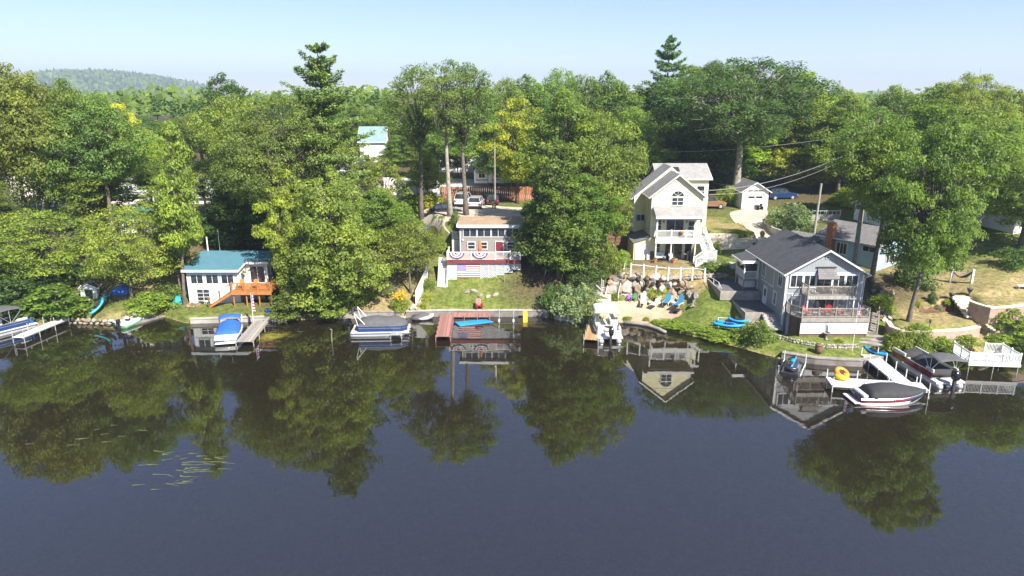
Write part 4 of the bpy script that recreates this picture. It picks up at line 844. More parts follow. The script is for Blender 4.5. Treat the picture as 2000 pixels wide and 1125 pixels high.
# ------------------------------------------------------------------ yellow house
def yellow():
    t = thing('yellow_house', 'tall pale yellow gabled house with two level white porch and arched window', 'house', (16.7, 79.5, 4.3)); yw = 1.8; W_ = 6.1; ze, zr = 7.75, 10.15
    MB().prism([(0, -.3), (W_, -.3), (W_, ze), (W_ / 2, zr), (0, ze)], yw, 6.0).build('wall', M['side_yellow'], t)
    gable(t, 0, W_, yw, 6.2, ze, zr, 'roof_grey', .38)
    MB().prism([(-1.35, -.3), (7.0, -.3), (7.0, 7.2), (3.05, 10.55), (-1.35, 6.9)], 6.002, 10.4).build('wall', M['side_yellow'], t); gable(t, -1.35, 7.45, 6.35, 10.2, 6.95, 10.6, 'roof_grey', .33)
    MB().box(2.6, 9.1, 10.402, 16.5, -.3, 8.85).build('wall', M['side_yellow'], t); MB().prism([(10.403, 8.851), (13.45, 10.3), (16.5, 8.851)], 2.6, 9.1, 'x').build('gable_wall', M['side_yellow'], t)
    rr = gable(t, 2.6, 9.1, 10.4, 16.5, 8.85, 10.35, 'roof_grey', .35, axis='x')
    MB(Matrix.Translation((5.0, 12.0, 9.72)) @ Matrix.Rotation(R(25.5), 4, 'X')).box(-.45, .45, -.5, .5, .1, .2).build('skylight', M['dark'], rr)
    F = Fr(0, yw)
    # gable window group
    win(t, F, 2.40, 6.6, 1.3, .85, 2, 2, .08)
    n = 12; b = MB(F); c = MB(F); ux, vz, rr_ = 3.05, 7.62, .72
    for k in range(n):
        a0, a1 = math.pi * k / n, math.pi * (k + 1) / n; q = [(ux + r * math.cos(a), vz + r * .88 * math.sin(a)) for a in (a0, a1) for r in (rr_, rr_ + .09)]
        b.add([(q[0][0], -.09, q[0][1]), (q[1][0], -.09, q[1][1]), (q[3][0], -.09, q[3][1]), (q[2][0], -.09, q[2][1]), (q[0][0], .01, q[0][1]), (q[1][0], .01, q[1][1]), (q[3][0], .01, q[3][1]), (q[2][0], .01, q[2][1])], [(0, 1, 2, 3), (4, 7, 6, 5), (0, 4, 5, 1), (2, 6, 7, 3), (1, 5, 6, 2), (3, 7, 4, 0)])
    b.box(ux - rr_ - .09, ux + rr_ + .09, -.09, .01, vz - .08, vz)
    for a in (45, 90, 135): b.tube((ux, -.06, vz), (ux + rr_ * math.cos(R(a)), -.06, vz + rr_ * .88 * math.sin(R(a))), .025, n=4)
    o = b.build('arched_window', M['white'], t); c.prism([(ux + rr_ * math.cos(math.pi * k / n), vz + rr_ * .88 * math.sin(math.pi * k / n)) for k in range(n + 1)], -.035, .012).build('pane', M['glass'], o)
    MB(F).box(1.2, W_ - 1.2, -.03, -.002, 8.5, 8.58).build('trim_band', M['vinyl'], t)
    for x in (-.03, W_ - .12): MB(F).box(x, x + .15, -.045, -.002, -.2, ze - .2).build('corner_board', M['white'], t)
    # porch
    pr = MB().prism([(-.35, 5.42), (yw - .004, 6.28), (yw - .004, 6.44), (-.35, 5.56)], .15, 5.95, 'x').build('porch_roof', M['roof_grey'], t); MB().box(.13, 5.97, -.42, -.352, 5.3, 5.58).build('fascia', M['white'], pr); MB().box(.45, 5.65, .02, .16, 5.1, 5.35).build('beam', M['white'], pr)
    for x in (.15, 5.9): MB().prism([(-.3, 5.36), (yw - .01, 6.24), (yw - .01, 5.36)], x, x + .05, 'x').build('cheek', M['side_yellow'], pr)
    MB().box(.3, 5.75, -.05, yw - .005, 2.62, 2.8).build('porch_floor', M['wood_grey'], t); MB().box(.26, 5.78, -.12, -.052, 2.3, 2.84).build('fascia', M['white'], t)
    for x in (.38, 2.2, 5.05): MB().lathe([(.16, 0), (.16, .38), (.10, .42), (.09, 2.1), (.13, 2.2), (.13, 2.3)], (x, .05, 0), 10).build('column', M['white'], t)
    for x in (.42, 5.6): MB().box(x - .09, x + .09, 0, .18, 2.8, 5.12).build('porch_post', M['white'], t)
    railing(t, [(.45, .03, 2.8), (5.6, .03, 2.8)], 1.05, 'vinyl', .12, every=1.72); railing(t, [(.42, .1, 2.8), (.42, 1.7, 2.8)], 1.05, 'vinyl', .12, every=2)
    for z0, hh in ((0, 2.2), (2.8, 2.2)):
        win(t, F, .62, z0 + .8, .62, 1.2, 1, 2, .07); slider(t, F, 1.9, z0 + .02, 2.05, 2.0, 2)
    win(t, F, 4.55, 3.4, .7, 1.25, 1, 2, .07); door(t, F, 4.3, .02, .75, 1.95, 'dark', 'white')
    for u in (1.55, 4.3): MB(F).lathe([(.02, 0), (.07, .05), (.08, .2), (.02, .3)], (u, -.12, 4.45), 8).build('porch_lamp', M['dark'], t)
    MB(F).box(-.05, .001, -.03, 4.2, -.2, .95).build('foundation', M['foundbrick'], t); MB(F).box(-.03, .9, -.04, -.003, -.2, .95).build('foundation', M['foundbrick'], t)
    MB().lathe([(.06, 0), (.2, .1), (.26, .3), (.22, .34)], (3.35, -.12, 3.45), 8).build('hanging_basket', M['terracotta'], t)
    # wing face windows and belt
    FW = Fr(-1.35, 6.0); win(t, FW, .35, 4.0, .5, .75, 1); win(t, FW, .95, 4.0, .5, .75, 1); MB(FW).box(.0, 1.33, -.04, -.003, 3.3, 3.42).build('trim_band', M['side_yellow'], t); MB(FW).box(-.02, .1, -.045, -.003, -.2, 6.8).build('corner_board', M['vinyl'], t)
    win(t, Fr(0, 6.0, 0, LEFT), 1.0, 3.5, .6, 1.1, 1); win(t, Fr(2.6, 10.402), 5.0, 6.5, .95, 1.3, 1, 2, .09); win(t, Fr(2.6, 10.402), 3.6, 6.9, .6, .8, 1)
    # lean-to with double doors
    MB().prism([(-2.0, -.3), (-.06, -.3), (-.06, 2.75), (-2.0, 2.15)], 1.3, 5.9).build('lean_to', M['side_yellow'], t); MB().prism([(-2.2, 2.12), (-.06, 2.8), (-.06, 2.9), (-2.2, 2.22)], 1.05, 5.95).build('lean_to_roof', M['roof_mid'], t)
    FS = Fr(-2.0, 1.3); door(t, FS, .25, .0, .7, 1.85, 'vinyl', 'vinyl'); door(t, FS, .96, 0, .7, 1.85, 'vinyl', 'vinyl')
    # stair from porch to the yard
    stairs(t, (6.35, -1.4, .95), (6.35, 2.6, 2.75), 1.0, 10, 'white', 'white', closed=True); MB().box(5.78, 6.9, 2.6, 3.6, 2.62, 2.8).build('landing', M['wood_grey'], t); MB().box(5.78, 6.95, -2.5, -1.4, .78, .95).build('landing', M['wood_grey'], t)
    for x in (5.83, 6.88): railing(t, [(x, -1.4, .95), (x, 2.6, 2.75)], .95, 'vinyl', .13, every=2.3)
    railing(t, [(6.9, -1.4, .95), (6.9, -2.45, .95), (5.85, -2.45, .95)], .95, 'vinyl', .13, every=1.1); railing(t, [(6.88, 2.6, 2.8), (6.88, 3.55, 2.8), (5.83, 3.55, 2.8)], .95, 'vinyl', .13, every=1.0)
    stairs(t, (4.6, -1.95, .03), (5.78, -1.95, .9), .95, 4, 'white', 'white'); railing(t, [(4.6, -2.45, .05), (5.8, -2.45, .95)], .9, 'vinyl', .13, every=1.2); railing(t, [(4.6, -1.45, .05), (5.8, -1.45, .95)], .9, 'vinyl', .13, every=1.2)
    MB().box(5.8, 6.93, -2.42, -1.5, -.3, .78).build('stair_base', M['vinyl'], t)
yellow()
# ------------------------------------------------------------------ grey house
def grey():
    t = thing('grey_house', 'slate grey gabled lake house with charcoal roof and stacked decks', 'house', (26.45, 63.6, 1.3)); t.scale = (.87, 1, 1); W_, D = 8.5, 10.4; ze, zr = 5.75, 7.9
    MB().prism([(0, -.3), (W_, -.3), (W_, ze), (W_ / 2, zr), (0, ze)], 0, D).build('wall', M['side_grey'], t)
    gable(t, 0, W_, 0, D, ze, zr, 'roof_dark', .45, .15)
    F = Fr(0, 0); L = Fr(0, D, 0, LEFT)
    for u, w in ((.45, 1.25), (1.95, 1.2), (5.15, 1.2), (6.6, 1.25)): win(t, F, u, 4.3, w, 1.15, 2, 1, .1)
    slider(t, F, 3.35, 3.8, 1.6, 1.75, 2)
    MB(F).box(0, W_, -.05, -.003, 3.55, 3.66).build('trim_band', M['bluegrey'], t); MB(F).box(.1, W_ - .1, -.03, -.002, 5.62, 5.74).build('trim_band', M['bluegrey'], t)
    win(t, F, .85, 1.95, .85, 1.45, 1, 1, .12, 'glass_pale', 'white', 'sliding_door'); win(t, F, 2.35, 1.95, .95, 1.45, 1, 1, .1, 'glass_pale', 'white', 'sliding_door'); slider(t, F, 3.75, 1.95, 1.75, 1.45, 2, 'glass'); win(t, F, 6.0, 1.95, .95, 1.45, 1, 1, .1, 'glass_pale', 'white', 'sliding_door')
    for x in (-.04, W_ - .12): MB(F).box(x, x + .16, -.05, -.003, 0, ze - .25).build('corner_board', M['white'], t)
    a = MB().add([(3.1, -.85, 5.3), (5.35, -.85, 5.3), (5.15, -.02, 6.15), (3.3, -.02, 6.15), (3.1, -.85, 5.22), (5.35, -.85, 5.22), (5.15, -.02, 6.1), (3.3, -.02, 6.1)], [(0, 1, 2, 3), (7, 6, 5, 4), (0, 4, 5, 1), (1, 5, 6, 2), (2, 6, 7, 3), (3, 7, 4, 0)]).build('awning', M['roof_mid'], t)
    MB().box(3.1, 5.3, -.12, -.003, 6.2, 6.3).build('awning_case', M['dark'], t); w = MB(F).box(4.05, 4.45, -.06, .01, 7.05, 7.33).build('gable_vent', M['white'], t); MB(F).box(4.1, 4.4, -.07, -.061, 7.1, 7.28).build('louvre', M['dark'], w)
    # balcony
    MB().box(1.75, 7.0, -1.55, -.055, 3.62, 3.8).build('balcony', M['wood_dull'], t); MB().box(1.72, 7.03, -1.62, -1.552, 3.5, 3.84).build('fascia', M['wood_greyx'], t)
    railing(t, [(1.8, -.08, 3.8), (1.8, -1.5, 3.8), (6.95, -1.5, 3.8), (6.95, -.08, 3.8)], .98, 'wood_dull', .13, every=2.6)
    for x in (1.85, 6.9): MB().box(x - .06, x + .06, -1.5, -1.38, 1.92, 3.62).build('balcony_post', M['white'], t)
    # lower deck
    dk = MB().prism([(.25, -.055), (8.3, -.055), (8.3, -2.35), (.95, -2.35), (.25, -1.1)], 1.78, 1.9, 'z').build('deck', M['wood_grey'], t); MB().box(.95, 8.32, -2.42, -2.352, 1.5, 1.92).build('fascia', M['wood_dull'], dk)
    railing(t, [(.3, -.08, 1.9), (.3, -1.05, 1.9), (1.0, -2.3, 1.9), (8.25, -2.3, 1.9), (8.25, -.4, 1.9)], .95, 'wood_dull', .14, every=1.9)
    FD = Fr(0, -2.3); lattice(FD, .95, 3.95, .33, 1.5, .1, .026, parent=t); lattice(FD, 3.99, 6.1, .33, 1.5, .1, .026, parent=t); lattice(FD, 6.14, 8.3, .33, 1.5, .1, .026, parent=t)
    MB().box(.93, 8.32, -2.24, -2.1, -.3, .33).build('deck_sill', M['wood_brown'], t)
    for x, y in ((1.02, -2.22), (.36, -1.05), (8.22, -2.22), (5, -2.15)): MB().box(x - .07, x + .07, y - .07, y + .07, -.3, 1.78).build('deck_post', M['wood_brown'], t)
    Fs = Fr(.28, -1.02, 0, R(-60)); 
    for i in range(7): MB(Fs).box(.05 + i * .2, .13 + i * .2, -.03, .02, .1, 1.75).build('skirt_slat', M['wood_brown'], t)
    MB().box(.02, 1.2, -1.0, -.9, -.3, 1.75).build('skirt_wall', M['side_grey'], t)
    # left side
    win(t, L, 4.1, 3.85, .85, 1.4, 3, 1, .09); win(t, L, 8.6, 4.0, .9, 1.3, 2, 1, .09); win(t, L, 7.7, 1.9, .75, 1.2, 1, 1, .12, 'glass_pale'); door(t, L, 5.0, 1.0, .85, 1.95, 'vinyl', 'white', True)
    MB(L).box(4.0, 7.4, -.04, -.003, 3.4, 3.5).build('trim_band', M['white'], t); MB(L).box(7.3, 7.4, -.05, -.004, 3.5, 5.4).build('trim_band', M['white'], t); MB(L).box(D - .16, D - .001, -.05, -.003, .2, ze - .2).build('corner_board', M['white'], t)
    # screened porch at the back corner
    MB().prism([(-1.9, D - 3.2), (-.003, D - 3.2), (-.003, D - .4), (-1.9, D - .4)], 3.0, 3.15, 'z').build('porch_floor', M['wood_dull'], t); pr = MB().prism([(-2.35, 5.05), (-.46, 5.45), (-.46, 5.6), (-2.35, 5.18)], D - 3.6, D - .05).build('porch_roof', M['roof_dark'], t); MB().box(-2.43, -2.352, D - 3.6, D - .05, 4.98, 5.2).build('fascia', M['white'], pr); MB().box(-2.35, -.46, D - 3.66, D - 3.602, 5.0, 5.3).build('fascia', M['white'], pr)
    for x, y in ((-1.82, D - 3.1), (-1.82, D - .5), (-.2, D - 3.1)): MB().box(x - .06, x + .06, y - .06, y + .06, 3.15, 5.1).build('porch_post', M['white'], t)
    railing(t, [(-.2, D - 3.12, 3.15), (-1.82, D - 3.12, 3.15), (-1.82, D - .5, 3.15)], .9, 'white', .13, every=1.8)
    MB().box(-1.75, -.3, D - 3.0, D - 2.96, 4.05, 5.0).build('screen', M['glass'], t); MB().box(-1.75, -1.72, D - 3.0, D - .5, 4.05, 5.0).build('screen', M['glass'], t)
    MB().box(-1.5, -.1, D - 2.4, D - .6, .9, 2.98).build('utility_closet', M['side_white'], t)
    for x, y in ((-1.8, D - 3.1), (-1.8, D - .5)): MB().box(x - .06, x + .06, y - .06, y + .06, .6, 3.0).build('porch_leg', M['wood_dull'], t)
    MB().path([(-.42, -.42, 5.45), (-.12, -.1, 5.2), (-.1, -.1, .3), (-.5, -.4, .15)], .045).build('downspout', M['white'], t); MB().path([(-.1, 7.25, 5.3), (-.1, 7.25, 1.9), (-.6, 7.1, 1.4), (-3.6, 6.6, 1.3)], .05).build('downspout', M['white'], t); MB().path([(8.92, -.42, 5.45), (8.6, -.1, 5.2), (8.6, -.1, 2.2), (9.4, -.2, 2.0)], .045).build('downspout', M['white'], t)
grey()
# ------------------------------------------------------------------ blue house behind
def blue():
    t = thing('blue_house', 'pale blue one storey house with grey roof and brick chimney', 'house', (40.9, 74.4, 3.9), R(31)); W_, D = 6.2, 7.5; ze = 3.6; zr = 4.9
    MB().prism([(0, -.8), (W_, -.8), (W_, ze), (W_ / 2, zr), (0, ze)], 0, D).build('wall', M['side_blue'], t); gable(t, 0, W_, 0, D, ze, zr, 'roof_mid', .4, .14)
    L = Fr(0, D, 0, LEFT); win(t, L, 2.4, 1.75, 1.25, 1.25, 3, 1, .1); win(t, L, 5.6, 2.6, 1.5, .55, 2, 1, .06); MB(L).box(D - .13, D, -.04, -.003, -.5, ze - .2).build('corner_board', M['white'], t); win(t, Fr(0, 0), 1.5, 1.3, 1.2, 1.2, 2)
    c = MB().box(-.75, -.02, D - 2.1, D - 1.3, -.6, 5.3).build('chimney', M['brick'], t); MB().box(-.8, .03, D - 2.15, D - 1.25, 5.3, 5.42).build('chimney_cap', M['concrete'], c)
    t2 = MB().prism([(-2.6, -.8), (1.8, -.8), (1.8, 2.9), (-2.6, 2.6)], D + .003, D + 4.6).build('wing', M['side_blue'], t); MB().prism([(-3.0, 2.58), (1.9, 2.93), (1.9, 3.05), (-3.0, 2.7)], D - .4, D + 5.0).build('wing_roof', M['roof_mid'], t); win(t, Fr(-2.6, D + 4.6, 0, LEFT), 1.2, 1.0, .7, 1.0, 1); win(t, Fr(-2.6, D), .5, 1.0, .6, 1.1, 1); door(t, Fr(-2.6, D), 1.5, -.2, .8, 1.9, 'vinyl')
    MB().tube((-1.2, D + 2.3, 2.7), (-1.2, D + 2.3, 3.4), .06).build('vent_pipe', M['white'], t)
blue()
# ------------------------------------------------------------------ garage
def garage():
    p = at(1473, 408, 7.3); t = thing('garage', 'small white garage with grey gable roof beside the great oak', 'garage', (p.x, p.y, 7.2)); w = 1.95
    MB().prism([(-w, -.5), (w, -.5), (w, 2.75), (0, 4.0), (-w, 2.75)], 0, 6).build('wall', M['side_white'], t); gable(t, -w, w, 0, 6, 2.75, 4.0, 'roof_mid', .3, .12)
    F = Fr(0, 0); d = MB(F).box(-1.25, 1.25, -.06, .01, 0, 2.15).build('garage_door', M['vinyl'], t)
    for i in range(3): MB(F).box(-1.25, 1.25, -.075, -.062, .5 + i * .53, .53 + i * .53).build('door_rib', M['white'], d)
    for u in (-1.05, .1): MB(F).box(u, u + .95, -.08, -.061, 1.7, 2.0).build('pane', M['glass'], d)
    MB(F).box(-1.4, -1.252, -.09, .01, 0, 2.3).build('door_trim', M['white'], t); MB(F).box(1.252, 1.4, -.09, .01, 0, 2.3).build('door_trim', M['white'], t); MB(F).box(-1.4, 1.4, -.09, .01, 2.302, 2.42).build('door_trim', M['white'], t)
    for u in (-1.05, -.32, .41): win(t, F, u, 2.72, .62, .2, 1, 1, .04)
    win(t, Fr(-w, 6, 0, LEFT), 2, 1.2, .8, .9, 1, 2)
garage()
# ------------------------------------------------------------------ other buildings glimpsed through the trees
def simple_house(name, label, loc, rz, W_, D, ze, zr, wm, rm, axis='x', wins=(), cat='house', doors=()):
    t = thing(name, label, cat, loc, rz)
    if axis == 'x': MB().prism([(0, -.8), (0, ze), (D / 2, zr), (D, ze), (D, -.8)], 0, W_, 'x').build('wall', M[wm], t)
    else: MB().prism([(0, -.8), (W_, -.8), (W_, ze), (W_ / 2, zr), (0, ze)], 0, D).build('wall', M[wm], t)
    gable(t, 0, W_, 0, D, ze, zr, rm, .35, .14, axis=axis)
    for u, v, w, h in wins: win(t, Fr(0, 0), u, v, w, h, 2)
    for u, v, w, h, m in doors: door(t, Fr(0, 0), u, v, w, h, m)
    return t
p = G(268, 460); simple_house('cabin', 'small cabin with green shingle roof in the trees above the white cottage', (p.x - 2.2, p.y + .5, p.z), R(8), 4.6, 4.2, 2.0, 3.1, 'side_white', 'roof_green', 'x', [(.5, .8, .9, .9), (3.1, .8, .9, .9)], doors=[(1.9, 0, .8, 1.8, 'wood_brown')])
q = atY(726, 300, 138); t_ = simple_house('metal_barn', 'tall white building with teal metal roof beyond the gravel lot', (q.x - 2.4, 138, 8.8), R(4), 5.0, 8, 6.3, 8.9, 'side_white', 'roof_teal', 'x', [(1, 2.6, .9, 1.1)], 'barn')
q = atY(270, 290, 150); simple_house('white_building', 'white gabled building behind the golden yellow tree', (q.x - 3, 150, 9), 0, 6.5, 8, 4.3, 6.0, 'side_white', 'roof_grey', 'y', [(1, 2, 1, 1.2), (4, 2, 1, 1.2)], 'building', doors=[(2.7, 0, 1, 2, 'wood_dull')])
q = atY(655, 330, 124); simple_house('white_office', 'low white building with pale roof beside the gravel lot behind the pine', (q.x - 2.6, 124, 8.5), R(-6), 5.5, 6, 3.2, 4.6, 'side_white', 'roof_grey', 'x', [(.8, 1.2, 1, 1), (3.4, 1.2, 1, 1)], 'building')
q = atY(915, 325, 140); simple_house('grey_store', 'pale grey long store building seen between trunks beyond the red fence', (q.x - 6, 140, 8.9), 0, 13, 7, 3.4, 5.0, 'side_white', 'roof_mid', 'x', [(1, 1, 1.2, 1.2), (4, 1, 1.2, 1.2), (9.5, 1, 1.2, 1.2)], 'building', doors=[(7, 0, 1.1, 2.1, 'wood_brown')])
w_ = simple_house('patio_house', 'white house with patio half hidden behind the leaning oak', (48.5, 85, 6.3), R(12), 9, 8, 3.2, 5.0, 'side_white', 'roof_mid', 'x', [(.8, 1, 1.4, 1.3), (5.6, 1, 1.4, 1.3)], doors=[(3.3, 0, .95, 2.05, 'vinyl')])
MB().box(-.3, 7, -3.2, -.01, -.9, -.1).build('patio', M['wood_orange'], w_); railing(w_, [(-.2, -3.1, -.1), (6.9, -3.1, -.1)], .95, 'vinyl', .14, every=1.75); p_ = MB().prism([(-3.0, 2.3), (-.36, 2.75), (-.36, 2.85), (-3.0, 2.4)], 0, 6.6, 'x').build('canopy', M['whitefab'], w_)
for x in (.15, 3.2, 6.4): MB().box(x - .06, x + .06, -2.95, -2.83, -.1, 2.33).build('canopy_post', M['vinyl'], w_)
q = G(1998, 462); simple_house('far_cottage', 'dark roofed cottage at the top of the right lawn', (q.x - .5, q.y + 1, q.z), R(15), 7, 7, 2.6, 4.3, 'side_white', 'roof_dark', 'y', [(.8, 1, 1, 1.1)])
# ------------------------------------------------------------------ shore walls, rocks and plants
def ribbon(pts, z0, z1, th, side=1):
    """wall along a polyline: pts are (x, y) or (x, y, ztop)"""
    b = MB(); P = [Vector((p[0], p[1], 0)) for p in pts]; secs = []
    for i, p in enumerate(P):
        d = (P[min(i + 1, len(P) - 1)] - P[max(i - 1, 0)]).normalized(); n = Vector((-d.y, d.x, 0)) * side; zt = pts[i][2] if len(pts[i]) > 2 else z1; zb = z0 if not callable(z0) else z0(p)
        secs.append([p + Vector((0, 0, zb)), p + n * th + Vector((0, 0, zb)), p + n * th + Vector((0, 0, zt)), p + Vector((0, 0, zt))])
    return b.loft(secs)
def shore_pts(x0, x1, step=1.2, off=0.0):
    xs = np.arange(x0, x1 + .01, (x1 - x0) / max(2, int((x1 - x0) / step))); return [(float(x), float(shore_y(x)) + off) for x in xs]
def seawall(label, x0, x1, top, m, th=.4, cap=None, name='seawall'):
    t = thing(name, label, 'wall'); ribbon(shore_pts(x0, x1, 1.2, -.12), -.9, top, th).build('wall_face', M[m], t)
    if cap: ribbon(shore_pts(x0, x1, 1.2, -.17), top + .002, top + .09, th + .12).build('coping', M[cap], t)
    return t
SB = {}
def rockmesh(seed, m, key):
    k = (seed, key)
    if k not in SB:
        b = bmesh.new(); bmesh.ops.create_icosphere(b, subdivisions=2, radius=1); r = random.Random(seed); d = [Vector((r.uniform(-1, 1), r.uniform(-1, 1), r.uniform(-1, 1))).normalized() for _ in range(10)]; o = [r.uniform(.36, .72) for _ in d]
        for v in b.verts:
            for n, q in zip(d, o):
                h = v.co.dot(n)
                if h > q: v.co -= n * (h - q)
            v.co *= 1 + .05 * math.sin(v.co.x * 7 + seed) * math.cos(v.co.y * 6)
        me = bpy.data.meshes.new('stone'); b.to_mesh(me); b.free(); me.materials.append(M[m]); SB[k] = me
    return SB[k]
def rock(parent, loc, s, m='stone', seed=0, rz=0, name='boulder'):
    o = link(name, rockmesh(seed % 7, m, m), parent); o.location = loc; o.scale = s if isinstance(s, tuple) else (s, s * .85, s * .75); o.rotation_euler = (random.uniform(-.3, .3), random.uniform(-.3, .3), rz + random.uniform(0, 6)); return o
random.seed(7)
seawall('pale concrete seawall with flat coping below the cottage lawn', -34.3, -24.3, .46, 'concrete', .45, 'concrete')
seawall('grey timber seawall beside the covered pontoon boat', -19.2, -12.2, .66, 'wood_dull', .3, 'wood_dull')
seawall('weathered seawall along the flag house lawn', -11.6, 4.0, .66, 'concrete_dark', .4, 'concrete')
seawall('short concrete seawall under the dark shrub by the striped shed', 4.6, 7.6, .5, 'concrete', .4)
seawall('dark stone seawall in front of the grey house', 24.8, 33.6, .55, 'concrete_dark', .45, 'wood_dull')
t = thing('stone_seawall', 'low seawall of rough stacked stones on the left bank', 'wall')
for i, x in enumerate(np.arange(-48.6, -40.5, .62)):
    for j in range(2): rock(t, (x + .3 * j, float(shore_y(x)) - .1 + .12 * j, -.02 + .36 * j), (.42, .3, .25), ('stone', 'stone_pale', 'stone_brown')[(i + j) % 3], i * 2 + j, 0, 'stone')
t = thing('concrete_ledge', 'pale concrete boat ledge beside the small green boat', 'ledge'); ribbon([tuple(at(262, 632, 0).xy), tuple(at(322, 614, 0).xy), tuple(at(352, 620, 0).xy)], -.8, .58, .55).build('ledge_slab', M['concrete'], t); ribbon([tuple(at(258, 637, 0).xy), tuple(at(322, 618, 0).xy)], -.8, .2, .5).build('lower_step', M['concrete_dark'], t)
t = thing('log_edging', 'curved grey timber edging between beach and water', 'edging'); pp = [at(1218, 629, .2), at(1245, 631, .2), at(1268, 635, .22), at(1286, 641, .25), at(1300, 648, .2)]; MB().path([(p.x, p.y, .16) for p in pp], [.2, .22, .21, .2, .16], 8).build('log', M['wood_dull'], t, True)
# boulder retaining wall
bw = thing('boulder_wall', 'big boulder retaining wall behind the sandy beach', 'wall', (15, 74, .8))
def bpos(p): return (p[0] - 15, p[1] - 74, p[2] - .8)
base_ = [(11.0, 74.1), (13, 74.2), (15.5, 74.0), (17.6, 73.7), (19.2, 73.1), (19.9, 71.8), (19.7, 70.6), (19.0, 69.7)]
bl_ = [0]
for a, b in zip(base_, base_[1:]): bl_.append(bl_[-1] + math.hypot(b[0] - a[0], b[1] - a[1]))
def along(s): return (float(np.interp(s, bl_, [p[0] for p in base_])), float(np.interp(s, bl_, [p[1] for p in base_])))
ms_ = ['stone', 'stone_pale', 'stone_brown', 'stone', 'stone_brown', 'stone_pale']; k_ = 0
for row in range(5):
    s_ = random.uniform(0, .5)
    while s_ < bl_[-1]:
        x, y = along(s_); top = np.interp(s_, [0, 7.2, 8.8, 11, bl_[-1]], [4.1, 4.1, 3.4, 2.0, 1.2]); z = .75 + row * .72
        r = random.uniform(.48, .8) if row < 3 else random.uniform(.38, .6)
        if s_ > 7.5: r *= .72
        if z < top: rock(bw, bpos((x + random.uniform(-.15, .15) + (.0 if s_ < 8 else .12 * row), y + row * .2 + random.uniform(-.12, .12), z + .1 + random.uniform(-.16, .16))), (r * 1.55, r * 1.0, r * 1.1), ms_[k_ % 6], k_, 0, 'boulder'); k_ += 1
        s_ += r * 1.5
rock(bw, bpos((19.2, 73.5, 3.3)), (.9, .7, .75), 'stone_brown', 3)
# small fieldstone wall running on to the path
sw = thing('fieldstone_wall', 'low wall of small fieldstones between the boulder wall and the paved path', 'wall')
for i in range(46):
    u = i / 46; x = 19.0 + 5.8 * u; y = 74.6 + .6 * u; z0 = hz(x, y - .5)
    for j in range(2): rock(sw, (x + random.uniform(-.06, .06), y + .12 * j - .1, 3.75 + .26 * j - .15 * (1 - u) + random.uniform(-.03, .03)), (.24, .2, .19), ms_[(i + j) % 6], i + j * 3, 0, 'stone')
# big block wall
blk = thing('block_wall', 'stepped wall of big sandy concrete blocks beside the yellow house stairs', 'wall', (24.6, 83.7, 4.75)); k_ = 0
me_ = MB().box(0, 1.2, -.3, .3, 0, .52); bm_ = me_.build('block', M['block'], blk, bevel=.03)
first = True
for r_ in range(4):
    n_ = (5, 5, 5, 3)[r_]; 
    for c_ in range(n_):
        x = c_ * 1.215 - (.6 if r_ % 2 else 0) + (.55 if r_ == 3 else 0)
        if x < -.1 and r_ % 2: x0 = 0; 
        o = bm_ if first else link('block', bm_.data, blk); o.location = (max(x, -.1), .1 * r_ + random.uniform(-.012, .012), r_ * .535); first = False
p = thing('wall_pier', 'short white block pier carrying a flower pot at the wall end', 'pier', (30.9, 83.0, 4.7)); MB().box(-.55, .55, -.35, .35, -.3, 1.5).build('pier_block', M['stone_pale'], p, bevel=.04); MB().box(-.4, .5, -.3, .3, 1.502, 1.95).build('pier_cap', M['vinyl'], p, bevel=.03)
def flowerpot(loc, label, s=1):
    t = thing('flower_pot', label, 'pot', loc); MB().lathe([(.16 * s, 0), (.24 * s, .34 * s), (.27 * s, .34 * s), (.27 * s, .4 * s)], (0, 0, 0), 12).build('pot', M['terracotta'], t); c = link('foliage', PT['bush'][0][1], t); c.location = (0, 0, .36 * s); c.scale = (.16 * s,) * 3; c.color = (.16, .2, .05, 1)
